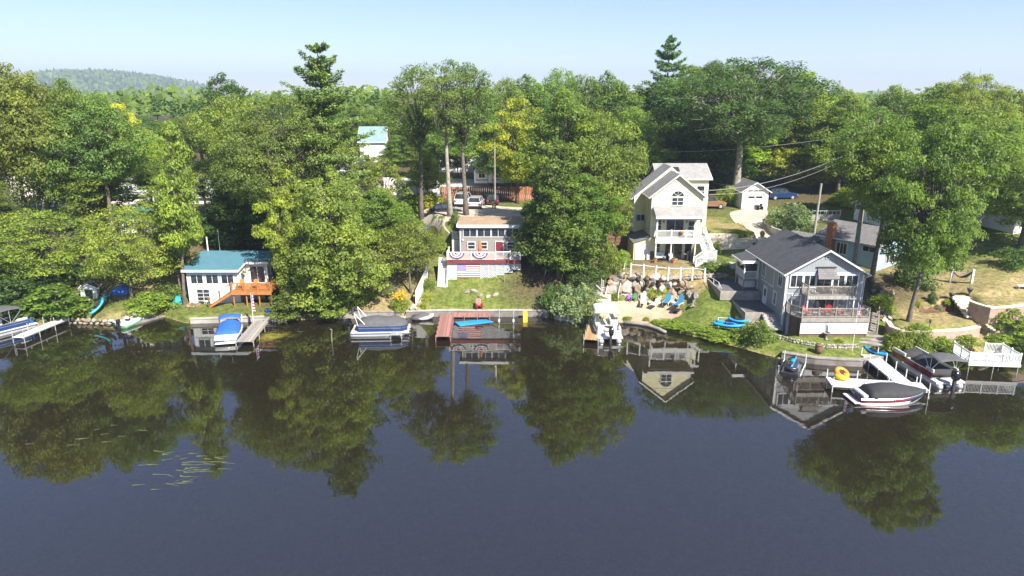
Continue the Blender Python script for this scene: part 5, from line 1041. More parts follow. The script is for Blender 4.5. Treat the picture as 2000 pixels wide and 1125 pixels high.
# ------------------------------------------------------------------ shrubs
def bushproto(key, seed, n, nl, leaf, shape='dome', cr=.3, flat=.8): PT[key] = (broadleaf(seed, 2.0, 1.25, .02, shape, n, nl, leaf, cr, 0, 0, .03, 'bark', flat), 2.0, 1.25)
bushproto('bush', 31, 42, 110, .075); bushproto('bushB', 32, 36, 100, .085, 'round', .34); bushproto('hedge', 33, 60, 90, .08, 'dome', .26, .6)
def shrub(px, py, wpx, hpx, label, col, key='bush', name='shrub', group=None, lift=0):
    p = G(px, py); f = math.hypot(p.y, CAM_H - p.z) / FPX; return plant_tree(key, p.x, p.y, p.z + hpx * f, wpx * f, label, jit(col, .04), group, name=name, cat='shrub', gz=p.z - .1)
SHR = [
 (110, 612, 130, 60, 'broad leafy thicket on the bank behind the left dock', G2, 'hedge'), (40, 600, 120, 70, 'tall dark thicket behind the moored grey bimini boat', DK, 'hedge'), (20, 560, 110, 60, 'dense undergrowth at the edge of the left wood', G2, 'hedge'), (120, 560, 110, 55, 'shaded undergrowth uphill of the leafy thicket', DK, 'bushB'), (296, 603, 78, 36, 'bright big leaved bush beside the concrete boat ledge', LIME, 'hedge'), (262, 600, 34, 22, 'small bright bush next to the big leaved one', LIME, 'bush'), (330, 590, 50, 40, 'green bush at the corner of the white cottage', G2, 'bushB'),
 (575, 612, 90, 56, 'leafy shoreline bush right of the blue chairs', G2, 'hedge'), (640, 612, 90, 50, 'low bough like bush drooping to the water', G3, 'hedge'), (700, 590, 60, 34, 'small garden bush behind the grey timber seawall', G1, 'bush'), (755, 574, 44, 24, 'blue green low bush by the garden step', GREY, 'bush'), (838, 566, 26, 26, 'green shrub at the foot of the white stairs', G1, 'bush'), (834, 588, 16, 22, 'flowering border shrub along the white board fence', YG, 'bush'), (828, 602, 14, 14, 'small flowering border plant near the seawall end of the fence', YG, 'bush'),
 (1120, 618, 82, 66, 'rounded grey green shrub over the short concrete seawall', GREY, 'bushB'), (1082, 600, 50, 50, 'dark shrub behind the grey green shrub', DK, 'bushB'), (1150, 560, 70, 50, 'dark bush above the striped shed', DK, 'bush'), (1215, 520, 40, 34, 'light green bush inside the stair rails', LIME, 'bush'), (1188, 530, 44, 60, 'leafy shrub beside the white garden stair', G1, 'bushB'),
 (1292, 583, 30, 26, 'yellow green fern clump around the garden fountain', YG, 'bush'), (1272, 582, 24, 22, 'yellow fern clump behind the beige lounger', YG, 'bush'), (1310, 574, 22, 20, 'fern clump against the boulders', LIME, 'bush'), (1225, 624, 26, 6, 'flat plant tuft on the beach edge by the white pontoon', LIME, 'hedge'), (1262, 626, 16, 8, 'small round plant on the beach log', LIME, 'bush'), (1282, 632, 26, 9, 'grass tuft at the end of the beach log', LIME, 'hedge'), (1202, 582, 26, 10, 'low plant at the foot of the boulder wall', LIME, 'hedge'),
 (1390, 528, 40, 20, 'brownish ornamental grass clump beside the white rail fence', OL, 'hedge'), (1415, 528, 30, 20, 'dark green clump by the paved path', G2, 'bush'), (1400, 492, 16, 24, 'dark climbing shrub at the foot of the porch stairs', G2, 'bush'), (1542, 452, 78, 58, 'large round willow like bush beside the gravel driveway', GREY, 'bushB'), (1562, 462, 50, 50, 'airy small tree in front of the round bush', GREY, 'bush'), (1420, 400, 40, 38, 'yellow green bush between the brown jeep and the great oak', YG, 'bushB'), (1460, 466, 14, 12, 'small grass clump above the block wall', LIME, 'bush'), (1440, 462, 30, 10, 'grassy tuft along the block wall top', LIME, 'hedge'),
 (1480, 668, 60, 46, 'rounded green shrub at the bank below the patio steps', G1, 'bushB'), (1450, 660, 60, 18, 'tall wild grass clump below the blue kayaks', LIME, 'hedge'), (1400, 652, 90, 10, 'rough grass fringe along the natural bank', LIME, 'hedge'), (1340, 638, 90, 9, 'bright grass fringe at the end of the beach', LIME, 'hedge'), (1722, 605, 44, 38, 'yellow leaved shrub beside the deck steps of the grey house', YG, 'bushB'), (1640, 668, 16, 8, 'tiny shrub on the front garden wall', LIME, 'bush'),
 (1760, 690, 70, 50, 'rhododendron bush behind the red pontoon boat', G1, 'bushB'), (1800, 690, 60, 40, 'dense green bush under the leaning oak', G1, 'bushB'), (1835, 692, 70, 40, 'sprawling bush beside the white railed platform', LIME, 'hedge'), (1870, 668, 70, 22, 'low hedge along the terrace wall foot', LIME, 'hedge'), (1790, 660, 60, 30, 'leafy shrub at the base of the leaning oak', G1, 'bush'), (1960, 640, 80, 40, 'thick hedge on the slope below the upper lawn wall', G3, 'hedge'), (1990, 660, 70, 34, 'pale hedge at the right edge of the slope', LIME, 'hedge'), (1950, 668, 60, 18, 'clipped ground cover beside the terrace steps', LIME, 'hedge'), (1995, 690, 60, 30, 'waterside bush right of the white railed platform', G2, 'hedge'),
 (1820, 588, 18, 22, 'dark dwarf conifer in the mulch bed', DK, 'bush'), (1848, 598, 18, 12, 'yellow dwarf shrub in the mulch bed', YG, 'bush'), (1830, 606, 14, 12, 'pale variegated shrub in the mulch bed', GREY, 'bush'), (1792, 596, 16, 10, 'small green shrub at the end of the mulch bed', LIME, 'bush'), (1702, 556, 16, 8, 'small plant by the thick oak trunk', G1, 'bush'), (1780, 560, 70, 60, 'shady shrub mass behind the leaning oak', DK, 'bushB'), (1980, 520, 60, 40, 'dark bush bordering the upper right lawn', DK, 'bushB'), (1660, 400, 80, 40, 'yellow green bush mass behind the blue house', YG, 'hedge'),
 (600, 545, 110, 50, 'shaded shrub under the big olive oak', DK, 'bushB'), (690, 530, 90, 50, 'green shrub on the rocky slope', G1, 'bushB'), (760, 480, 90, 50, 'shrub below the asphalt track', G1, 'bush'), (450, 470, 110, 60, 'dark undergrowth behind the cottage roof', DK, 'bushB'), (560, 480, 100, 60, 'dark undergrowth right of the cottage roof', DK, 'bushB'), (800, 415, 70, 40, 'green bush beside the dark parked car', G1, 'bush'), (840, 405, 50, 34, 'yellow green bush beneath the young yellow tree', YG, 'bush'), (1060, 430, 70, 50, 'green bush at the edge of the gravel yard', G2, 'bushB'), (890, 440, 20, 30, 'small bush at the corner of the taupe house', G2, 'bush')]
for a in SHR: shrub(*a[:4], a[4], a[5], a[6])
def flowers():
    p = G(783, 606); t = thing('flower_bush', 'tall clump of yellow daylilies behind the seawall', 'flowers', p); rng = np.random.default_rng(3); b = MB()
    c = link('leaves', PT['bush'][0][1], t); c.scale = (.75, .7, .85); c.color = (*LIME, 1); n = 130; C = rng.normal(size=(n, 3)) * (.45, .35, .22) + np.array([0, 0, 1.7]); N = rng.normal(size=(n, 3)) + np.array([.3, -.5, .6])
    me = leaf_mesh('blossoms', C, N, rng.uniform(.08, .15, n), np.full(n, .6), rng, M['leaf'], .8); o = link('blossoms', me, t, 'stuff'); o.color = (.75, .45, .02, 1)
flowers()
flowerpot((30.9, 83.0, 6.66), 'terracotta flower pot on the white block pier', 1.3)
# lawn rocks, border stones
for i, (px, py, s) in enumerate(((912, 571, .5), (925, 569, .45), (938, 578, .55), (952, 580, .45), (968, 577, .4))):
    t = thing('lawn_rock', ('dark rounded rock at the left of the lawn rock group', 'dark humped rock second in the lawn rock group', 'flat grey rock in the middle of the lawn rock group', 'grey rock next to the flat lawn rock', 'small grey rock at the right of the lawn rock group')[i], 'rock', G(px, py), 0, 'rocks on the flag house lawn'); rock(t, (0, 0, .05), (s * 1.2, s * .8, s * .6), 'stone', i, 0, 'stone')
t = thing('stone_border', 'pale stone border curving along the flower bed of the flag house lawn', 'edging')
for i in range(22):
    u = i / 21; p = G(818 + 34 * u ** 1.2, 594 - 42 * u); rock(t, (p.x, p.y, p.z + .03), (.17, .13, .12), 'stone_pale', i, 0, 'stone')
t = thing('garden_boulder', 'pale boulder between the hedges beside the terrace steps', 'rock', G(1972, 655)); rock(t, (0, 0, .35), (.75, .6, .8), 'stone_pale', 2, 0, 'stone')
t = thing('white_rockery', 'white rough rock beside the yellow daylilies', 'rock', G(806, 610)); rock(t, (0, 0, .3), (.42, .35, .48), 'stone_pale', 5, 0, 'stone'); rock(t, (.4, 0, .15), (.3, .25, .25), 'stone_pale', 1, 0, 'stone')
t = thing('rockery', 'rocky bank of grey stones between the oak and the grey house steps', 'rocks')
for i in range(26):
    p = G(1706 + 26 * ((i * 37) % 26) / 26 + (i % 3) * 6, 570 + 60 * i / 26); rock(t, (p.x, p.y, p.z + .1), random.uniform(.25, .5), ms_[i % 6], i, 0, 'stone')
t = thing('rock_slope', 'loose pale rocks on the slope below the asphalt track', 'rocks')
for i in range(24):
    p = G(660 + (i * 53) % 150, 440 + (i * 29) % 70); rock(t, (p.x, p.y, p.z + .05), random.uniform(.3, .75), ('stone_pale', 'stone', 'stone_pale')[i % 3], i, 0, 'stone')
# pink block terraces on the right
def blockwall(label, pts, m='paver', th=.35, name='terrace_wall'):
    t = thing(name, label, 'wall'); ribbon(pts, lambda p: hz(p.x, p.y - .4) - .6, 0, th).build('wall_face', M[m], t); ribbon([(a[0], a[1] - .05, a[2] + .1) for a in pts], lambda p: 0, 0, th + .1)
    b = MB(); 
    for a, c in zip(pts, pts[1:]): pass
    P = [Vector((p[0], p[1], 0)) for p in pts]; secs = []
    for i, p in enumerate(P):
        d = (P[min(i + 1, len(P) - 1)] - P[max(i - 1, 0)]).normalized(); n = Vector((-d.y, d.x, 0)); z = pts[i][2]; secs.append([p - n * .05 + Vector((0, 0, z + .002)), p + n * (th + .05) + Vector((0, 0, z + .002)), p + n * (th + .05) + Vector((0, 0, z + .12)), p - n * .05 + Vector((0, 0, z + .12))])
    b.loft(secs).build('coping', M['block'], t)
def wp(*pp): return [tuple(at(x, y, z)) for x, y, z in pp]
blockwall('lower pink block terrace wall below the leaning oak lawn', wp((1730, 628, 2.3), (1738, 640, 2.25), (1760, 648, 2.2), (1790, 650, 2.2), (1830, 649, 2.2), (1880, 646, 2.2), (1915, 640, 2.25)))
blockwall('upper pink block retaining wall under the right lawn', wp((1893, 590, 3.9), (1912, 597, 3.85), (1935, 603, 3.8), (1965, 602, 3.85), (2000, 598, 3.9), (2060, 594, 4.0)))
t = thing('terrace_steps', 'flight of pink block steps climbing between the terrace walls', 'steps')
def gsteps(t, a, b, w, n, m):
    a, b = G(*a), G(*b)
    stairs(t, (a.x, a.y, a.z + .02), (b.x, b.y, b.z + .08), w, n, m, None, closed=True)
gsteps(t, (1935, 650), (1922, 636), 1.9, 3, 'block'); gsteps(t, (1905, 622), (1872, 582), 1.7, 7, 'block')
drape('terrace_path', 'paved landing between the two flights of terrace steps', smoothpoly(gp((1900, 618), (1922, 616), (1945, 632), (1915, 640)), 1), M['block'], .05, .5)
# front garden wall and steps of the grey house
t = thing('garden_wall', 'curved low fieldstone wall across the grey house front lawn', 'wall'); P_ = [G(1505, 658), G(1545, 668), G(1580, 676), G(1620, 681), G(1655, 681), G(1676, 680)]
for i in range(50):
    u = i / 49 * (len(P_) - 1); j = min(int(u), len(P_) - 2); p = P_[j].lerp(P_[j + 1], u - j)
    for k in range(2): rock(t, (p.x + random.uniform(-.05, .05), p.y + .08 * k, p.z + .1 + .22 * k), (.17, .14, .13), ('stone_pale', 'stone', 'stone_pale')[(i + k) % 3], i + k, 0, 'stone')
t = thing('lake_steps', 'grey stone steps leading down from the grey house deck to the dock', 'steps'); gsteps(t, (1700, 676), (1703, 655), 2.0, 3, 'stone'); gsteps(t, (1702, 652), (1704, 612), 1.1, 9, 'wood_dull')
a_, b_ = G(1712, 652), G(1716, 610); railing(t, [(a_.x, a_.y, a_.z), (b_.x, b_.y, b_.z)], .95, 'wood_dull', 3, every=1.5, name='handrail')
o = ribbon([tuple(at(1684, 682, .5).xy), tuple(at(1730, 690, .5).xy)], -.3, .58, 2.0).build('stone_landing', M['stone']); tag(o, 'flat grey stone landing at the shore end of the white dock', 'landing')
for nm_, lb_, x0, x1, y0, y1, z_ in (('upper_patio', 'upper dark timber patio beside the screened porch of the grey house', 22.3, 26.4, 69.9, 75.3, 3.36), ('lower_patio', 'lower dark timber patio along the shaded wall of the grey house', 23.5, 26.4, 65.3, 69.85, 2.42)):
    t = thing(nm_, lb_, 'patio', (x0, y0, z_)); n_ = int((y1 - y0) / .45)
    for i in range(n_): MB().box(0, x1 - x0, i * (y1 - y0) / n_ + .01, (i + 1) * (y1 - y0) / n_ - .01, -.08, 0).build('patio_board', M['asphalt'], t)
    MB().box(-.18, -.01, -.15, y1 - y0, -.7, .1).build('edge_timber', M['wood_dull'], t); MB().box(-.18, x1 - x0, -.2, -.01, -.9, .08).build('edge_timber', M['wood_dull'], t)
t = thing('patio_steps', 'pale grey wooden steps from the lower patio down to the lawn', 'steps'); stairs(t, (25.7, 63.1, 1.35), (25.7, 65.1, 2.42), 1.35, 6, 'wood_greyx', 'wood_greyx', closed=True)
t = thing('patio_wall', 'rough stone wall holding the lower patio beside the pale steps', 'wall')
for i in range(34):
    u = (i % 17) / 16; rock(t, (23.2 + 1.7 * u, 65.0 - .35 * u, 1.2 + .38 * (i // 17)), (.3, .26, .27), ms_[i % 6], i, 0, 'stone')
t = thing('pipe_rail', 'white pipe handrail lying along the upper patio edge', 'rail'); MB().path([(22.35, 70.2, 3.6), (22.4, 71.5, 3.95), (22.2, 73.0, 3.95), (22.0, 74.8, 3.9)], .035, 6).build('pipe', M['vinyl'], t)
for y_ in (71.2, 73.2): MB().tube((22.4, y_, 3.3), (22.35, y_, 3.93), .03, n=6).build('pipe_post', M['vinyl'], t)
# retaining walls near the yellow house and driveway
t = thing('dark_retaining_wall', 'dark timber retaining wall left of the yellow house', 'wall'); p = G(1200, 470); ribbon([(p.x - 1, p.y, 6.9), (p.x + 3.6, p.y - .5, 6.9)], 4.0, 6.9, .5).build('wall_face', M['wood_brown'], t); 
for i in range(4): MB().box(p.x - 1, p.x + 3.4, p.y - .62, p.y - .52, 5.2 + .42 * i, 5.55 + .42 * i).build('timber', M['wood_brown'], t)
t = thing('driveway_wall', 'curved pale plank retaining wall along the driveway bend', 'wall'); P_ = [at(1493, 424, 7.2), at(1497, 434, 7.15), at(1508, 444, 7.0), at(1526, 450, 7.0)]
ribbon([(p.x, p.y, p.z) for p in P_], 5.2, 7, .3).build('wall_face', M['concrete'], t)
for i in range(3): ribbon([(p.x - .05, p.y - .06, p.z - .15 - i * .4) for p in P_], lambda q: 0, 0, .05) 
P2 = [at(1585, 428, 7.1), at(1640, 428, 7.1)]; t = thing('plank_wall', 'pale retaining wall behind the blue house wing', 'wall'); ribbon([(p.x, p.y, 7.6) for p in P2], 6, 7.6, .3).build('wall_face', M['concrete'], t); railing(t, [(P2[0].x, P2[0].y, 7.6), (P2[1].x, P2[1].y, 7.6)], .7, 'alu', .5, every=1.6, name='guard_rail')
# white rail fence over the boulder wall and garden stair
t = thing('rail_fence', 'white post and rail fence along the top of the boulder wall', 'fence'); fp = [at(x, y, 4.3) for x, y in ((1232, 533), (1257, 535), (1281, 538), (1305, 541), (1329, 541), (1352, 541), (1376, 543))]
for p in fp: MB().box(p.x - .07, p.x + .07, p.y - .07, p.y + .07, 3.9, 5.42).build('fence_post', M['vinyl'], t)
for a, b in zip(fp, fp[1:]):
    for z in (5.25,): MB().tube((a.x, a.y, z), (b.x, b.y, z), .05, n=6).build('fence_rail', M['vinyl'], t)
t = thing('garden_stair', 'white garden stair with railings climbing from the beach to the yellow house yard', 'stairs'); a_, b_ = G(1192, 585), at(1216, 510, 4.5)
a_ = Vector((11.2, 73.4, 1.3)); b_ = Vector((12.6, 77.6, 4.35)); stairs(t, a_, b_, 1.3, 12, 'wood_greyx', 'vinyl', closed=True); d_ = (b_ - a_).normalized(); s_ = Vector((-d_.y, d_.x, 0)).normalized() * .7
for q in (-1, 1): railing(t, [a_ + s_ * q, b_ + s_ * q], .95, 'vinyl', 1.6, every=1.5)
railing(t, [b_ + s_ + Vector((.1, .4, 0)), b_ - s_ + Vector((.1, .4, 0))], .95, 'vinyl', 2, every=1.4)
t = thing('sandy_steps', 'broad sand coloured block steps beside the striped shed', 'steps'); stairs(t, (9.9, 72.0, .75), (10.6, 75.2, 2.3), 1.7, 4, 'block', None, closed=True)
# white board fence between the gardens
t = thing('board_fence', 'white vertical board fence between the daylily garden and the flag house lawn', 'fence'); a_, b_ = G(812, 597), G(836, 545); n = 16
for i in range(n):
    p = a_.lerp(b_, i / n); q = a_.lerp(b_, (i + .9) / n); z = p.z; d_ = (q - p); s_ = Vector((-d_.y, d_.x, 0)).normalized() * .02
    MB().add([p - s_ + Vector((0, 0, -.2)), q - s_ + Vector((0, 0, -.2)), q + s_ + Vector((0, 0, -.2)), p + s_ + Vector((0, 0, -.2)), p - s_ + Vector((0, 0, 1.65)), q - s_ + Vector((0, 0, 1.65)), q + s_ + Vector((0, 0, 1.65)), p + s_ + Vector((0, 0, 1.65))], [(3, 2, 1, 0), (4, 5, 6, 7), (0, 1, 5, 4), (1, 2, 6, 5), (2, 3, 7, 6), (3, 0, 4, 7)]).build('fence_board', M['vinyl'], t)
t = thing('red_fence', 'long red brown board fence behind the parked cars', 'fence'); q = atY(950, 385, 104)
for i in range(44): MB().box(q.x - 7 + i * .32, q.x - 7 + i * .32 + .29, 104, 104.05, hz(q.x - 7 + i * .32, 104) - .1, hz(q.x, 104) + 1.75 + .03 * (i % 3)).build('fence_board', M['brick'] if i % 4 else M['wood_brown'], t)
t = thing('net_fence', 'pale green mesh fence panel behind the bright big leaved bush', 'fence'); a_, b_ = G(285, 592), G(325, 560); lattice(Matrix.Translation(a_) @ Matrix.Rotation(math.atan2(b_.y - a_.y, b_.x - a_.x), 4, 'Z'), 0, (b_ - a_).length, .1, 1.1, .2, .02, 'bluegrey', 'mesh_panel', t)
# floating weed
def weed(name, label, px, py, w, h, n, col, seed, size):
    rng = np.random.default_rng(seed); c = at(px, py, .004); C = np.stack([rng.normal(size=n) * w, rng.normal(size=n) * h, rng.uniform(0, .004, n)], -1); V = []; F = []
    for p in C:
        l = rng.uniform(.4, 1.0) * size; a = rng.normal() * .25; k = len(V); dx, dy = math.cos(a) * l, math.sin(a) * l + .1 * l; wd = .035 + .02 * rng.uniform()
        V += [(p[0] - dx, p[1] - dy - wd, p[2]), (p[0] + dx, p[1] + dy - wd * .3, p[2]), (p[0] + dx, p[1] + dy + wd * .3, p[2]), (p[0] - dx, p[1] - dy + wd, p[2])]; F.append((k, k + 1, k + 2, k + 3))
    me = bpy.data.meshes.new(name); me.from_pydata(V, [], F); me.materials.append(mat(name + '_green', col, .5, .2)); o = link(name, me, None, 'stuff'); o.location = c; o['label'] = label; o['category'] = 'weed'
weed('eelgrass', 'pale floating eelgrass blades on the open water', 375, 920, .95, 1.3, 34, (.11, .13, .06), 1, .55); weed('eelgrass', 'sparse floating weed streaks near the left reflections', 190, 850, 1.6, 1.6, 10, (.13, .14, .06), 2, .45); weed('eelgrass', 'few weed blades floating beside the main eelgrass patch', 360, 890, 1.6, .7, 14, (.14, .15, .06), 5, .45)
weed('pondweed', 'yellow green pondweed patch beside the wooden dock', 530, 657, .75, .7, 170, (.20, .18, .03), 3, .42)
# ------------------------------------------------------------------ docks
def frame_between(a, b): a, b = Vector(a), Vector(b); return Matrix.Translation((a.x, a.y, 0)) @ Matrix.Rotation(math.atan2(b.y - a.y, b.x - a.x), 4, 'Z'), math.hypot(b.x - a.x, b.y - a.y)
def dock(label, a, b, w, z, m, pm='alu', post=.045, posth=.5, sp=1.6, name='dock', edge=None, parent=None, z2=None, ends=(True, True), fl=.14):
    """straight dock from a to b (ground points), deck level z, legs standing on the lake bed; boards are parts"""
    t = parent or thing(name, label, 'dock', (a[0], a[1], 0), math.atan2(b[1] - a[1], b[0] - a[0])); L = math.hypot(b[0] - a[0], b[1] - a[1]); X = Matrix.Identity(4) if parent is None else parent.matrix_basis.inverted() @ frame_between(a, b)[0]
    z2 = z if z2 is None else z2; n = max(2, int(L / .42)); g = L / n
    for i in range(n):
        z_ = z + (z2 - z) * (i + .5) / n; MB(X).box(i * g + .008, (i + 1) * g - .008, -w / 2, w / 2, z_ - .05, z_).build('dock_board', M[m], t)
    s = MB(X)
    for y in (-w / 2, w / 2 - .06): s.add([(0, y, z - fl), (L, y, z2 - fl), (L, y + .06, z2 - fl), (0, y + .06, z - fl), (0, y, z - .052), (L, y, z2 - .052), (L, y + .06, z2 - .052), (0, y + .06, z - .052)], [(3, 2, 1, 0), (4, 5, 6, 7), (0, 1, 5, 4), (1, 2, 6, 5), (2, 3, 7, 6), (3, 0, 4, 7)])
    s.build('dock_frame', M[edge or pm], t, kind='stuff')
    k = max(1, round(L / sp))
    for i in range(k + 1):
        for y in (-w / 2 - post, w / 2 + post):
            x = L * i / k; x = min(max(x, .1), L - .1); z_ = z + (z2 - z) * i / k; MB(X).tube((x, y, -1.6), (x, y, z_ + posth), post, n=6).build('dock_leg', M[pm], t)
    return t
def A(px, py, z): p = at(px, py, z); return (p.x, p.y)
d1 = dock('white and grey dock slanting out beside the grey bimini boat', A(125, 622, .6), A(34, 660, .55), 1.15, .62, 'dock_white', 'alu', .04, .75, 1.9)
dock('short white plank dock beside the small green boat', A(222, 631, .3), A(268, 621, .3), .9, .38, 'dock_white', 'alu', .035, .3, 1.3)
dock('weathered wooden dock beside the blue covered motorboat', A(511, 625, .6), A(477, 668, .5), 1.55, .55, 'wood_grey', 'wood_dull', .05, .12, 2.0, edge='wood_dull')
dock('pale grey dock behind the covered pontoon boat', A(704, 622, .45), A(792, 622, .45), 1.3, .46, 'dock_grey', 'alu', .04, .25, 1.8); dock('narrow grey finger dock at the bow of the covered pontoon boat', A(781, 630, .45), A(773, 655, .45), 1.0, .5, 'dock_grey', 'alu', .04, .2, 1.5)
dock('red stained dock running out from the flag house lawn', A(873, 614, .6), A(865, 658, .5), 1.35, .56, 'wood_red', 'wood_red', .05, .1, 1.5, edge='wood_red'); dock('red stained dock lying along the flag house seawall', A(882, 615, .5), A(958, 615, .5), 1.25, .57, 'wood_redx', 'wood_red', .05, .05, 1.5, edge='wood_red')
dock('tan wooden dock beside the white pontoon boat', A(1165, 624, .5), A(1154, 664, .45), 1.35, .5, 'wood_tan', 'alu', .035, .45, 1.5, edge='wood_tan')
d7 = dock('long white dock arm sloping from the stone landing into the lake', A(1697, 693, .6), A(1772, 755, .55), 1.35, .62, 'dock_white', 'vinyl', .04, .75, 1.7)
d8 = dock('wide white dock crosspiece beside the black covered speedboat', A(1808, 757, .55), A(1618, 745, .55), 1.75, .6, 'dock_white', 'vinyl', .04, .7, 2.3)
# white railed platform
p = at(1925, 700, .9); t = thing('railed_platform', 'white railed platform on thin legs over the water', 'platform', (p.x, p.y, 0), R(-6)); 
for i in range(9): MB().box(-2.1 + i * .47, -1.645 + i * .47, -1.35, 1.5, .86, .92).build('deck_board', M['dock_white'], t)
MB().box(-2.12, 2.14, -1.42, -1.352, .7, .93).build('fascia', M['vinyl'], t); railing(t, [(-2.05, 1.4, .92), (-2.05, -1.3, .92), (2.05, -1.3, .92), (2.05, 1.4, .92), (.6, 1.42, .92)], .95, 'vinyl', .12, every=1.4)
for x, y in ((-2, -1.3), (0, -1.3), (2, -1.3), (-2, 1.3), (2, 1.3), (0, 1.3)): MB().tube((x, y, -1.4), (x, y, .86), .035, n=6).build('platform_leg', M['alu'], t)
# ------------------------------------------------------------------ boats
def hull(L, B, H_, m, bow=1.0, n=13, sheer=.12, trans=.85, keel=-.25, name='hull', parent=None, mat2=None, stripe=None):
    """planing hull along +x, transom at 0"""
    secs = []; sec2 = []
    for i in range(n):
        u = i / (n - 1); x = u * L; w = B / 2 * (trans + (1 - trans) * min(1, u * 3)) * (1 - max(0, (u - .45) / .55) ** 2.1 * bow * .985); zt = H_ + sheer * u ** 2 * 2; zk = keel + (zt - keel) * max(0, (u - .6) / .4) ** 2.2 * .75; zc = zk + (zt - zk) * .38
        secs.append([Vector((x, -w, zt)), Vector((x, -w * .93, zc)), Vector((x, 0, zk)), Vector((x, w * .93, zc)), Vector((x, w, zt)), Vector((x, w * .8, zt + .05)), Vector((x, 0, zt + .07)), Vector((x, -w * .8, zt + .05))]); sec2.append((x, w, zt, zc))
    o = MB().loft(secs).build(name, M[m], parent, True)
    if stripe:
        for sgn in (-1, 1):
            b = MB(); b.loft([[Vector((x, sgn * (w + .015), zt - .08 * (1 if True else 0))), Vector((x, sgn * (w + .02), zt - .04)), Vector((x, sgn * (w - .01) * 1.0, zt - .0)), Vector((x, sgn * (w * .97), zt - .2))] for x, w, zt, zc in sec2[:-1]]); b.build('stripe', M[stripe], o)
    return o, sec2
def outboard(parent, x, y, z, m='black', s=1.0):
    b = MB(Fr(x, y, z)); b.loft([[Vector((-.42 * s * k, q * .19 * s * k2, zz * s)) if 0 else Vector((cx + q0 * .27 * s * k, q1 * .19 * s * k, zz * s)) for q0, q1 in ((-1, -1), (1, -.8), (1, .8), (-1, 1))] for zz, k, cx in ((.05, .75, -.2), (.2, 1, -.22), (.55, 1.02, -.24), (.72, .8, -.22))]); o = b.build('outboard_motor', M[m], parent, True, .03)
    MB(Fr(x, y, z)).box(-.28 * s, -.1 * s, -.09 * s, .09 * s, -.9 * s, .08 * s).build('motor_leg', M['metal_dark'], o)
def tubes(parent, L, ys, r=.3, m='alu'):
    for y in ys:
        pr = [(0, .55), (.15, .95), (.4, 1), (L - 1.1, 1), (L - .5, .8), (L - .12, .45), (L, .1)]
        b = MB(); b.path([(x, y, .1 + (.18 if x > L - .6 else .06 if x > L - 1.1 else 0)) for x, k in pr], [r * k for x, k in pr], 12); b.build('pontoon_tube', M[m], parent, True)
def fence(parent, L, W_, z0, m, gapbow=.7, h=.62, stripe=None, x0=.9, x1=None, side=(-1, 1)):
    x1 = x1 or L - .25; w = W_ / 2 - .05
    P = {-1: [(x0, -w), (x1 - .5, -w), (x1, -w + .45), (x1, -.4)], 1: [(x0, w), (x1 - .5, w), (x1, w - .45), (x1, .4)]}
    for s in side:
        for a, b in zip(P[s], P[s][1:]):
            F_, Ln = frame_between(a, b); o = MB(F_).box(.02, Ln - .02, -.015, .015, z0 + .05, z0 + h - .05).build('fence_panel', M[m], parent); MB(F_).box(0, Ln, -.03, .03, z0 + h - .05, z0 + h + .02).build('fence_rail', M['chrome'], o)
            if stripe: MB(F_).box(.02, Ln - .02, -.026 * 1, .026, z0 + h * .55, z0 + h * .66).build('stripe', M[stripe], o)
def seats(parent, L, W_, z0, m='vinylseat'):
    w = W_ / 2 - .12
    for x0, x1, y0, y1 in ((L - 2.3, L - .5, -w, -w + .62), (L - 2.3, L - .5, w - .62, w), (.9, 1.9, w - .65, w), (.9, 1.5, -w, w - .7)):
        MB().box(x0, x1, y0, y1, z0, z0 + .42).build('bench_seat', M[m], parent, bevel=.05)
        yb = (y0, y0 + .16) if y0 < 0 else (y1 - .16, y1); MB().box(x0, x1, yb[0], yb[1], z0 + .42, z0 + .82).build('seat_back', M[m], parent, bevel=.04)
    c = MB().prism([(L * .42, z0), (L * .42 + .6, z0), (L * .42 + .55, z0 + .75), (L * .42 + .25, z0 + .95), (L * .42, z0 + .8)], -w + .05, -w + .75).build('helm_console', M[m], parent); MB().prism([(L * .42 + .3, z0 + .95), (L * .42 + .34, z0 + .95), (L * .42 + .14, z0 + 1.25), (L * .42 + .1, z0 + 1.25)], -w + .08, -w + .72).build('windscreen', M['glass'], c)
def bimini(parent, x0, x1, W_, z, m, z0=1.1):
    w = W_ / 2 - .05; n = 8; secs = []
    for i in range(n + 1):
        u = i / n; x = x0 + (x1 - x0) * u; k = .16 * math.sin(math.pi * u) ; top = [Vector((x, -w + 2 * w * j / 8, z + k + .14 * math.sin(math.pi * j / 8))) for j in range(9)]; secs.append(top + [p - Vector((0, 0, .03)) for p in top[::-1]])
    o = MB().loft(secs).build('bimini_canopy', M[m], parent, True); xm = (x0 + x1) / 2; b = MB()
    for y in (-w, w):
        for xe in (x0 + .1, x1 - .1, xm): MB().tube((xm, y, z0), (xe, y, z + .02), .022, n=5).build('bimini_bow', M['alu'], o)
def hump(secdef, m, name, parent, n=12, sag=.08, seed=0):
    """cloth cover: cross sections (x, halfwidth, z edge, z crown)"""
    secs = []
    for i, (x, w, ze, zc) in enumerate(secdef):
        s = [Vector((x, -w + 2 * w * j / n, ze + (zc - ze) * math.sin(math.pi * j / n) ** .6 + sag * .35 * math.sin(i * 2.1 + j * 1.7 + seed))) for j in range(n + 1)]; secs.append([Vector((x, w, ze - .3)), Vector((x, -w, ze - .3))] + s)
    return MB().loft(secs).build(name, M[m], parent, True)
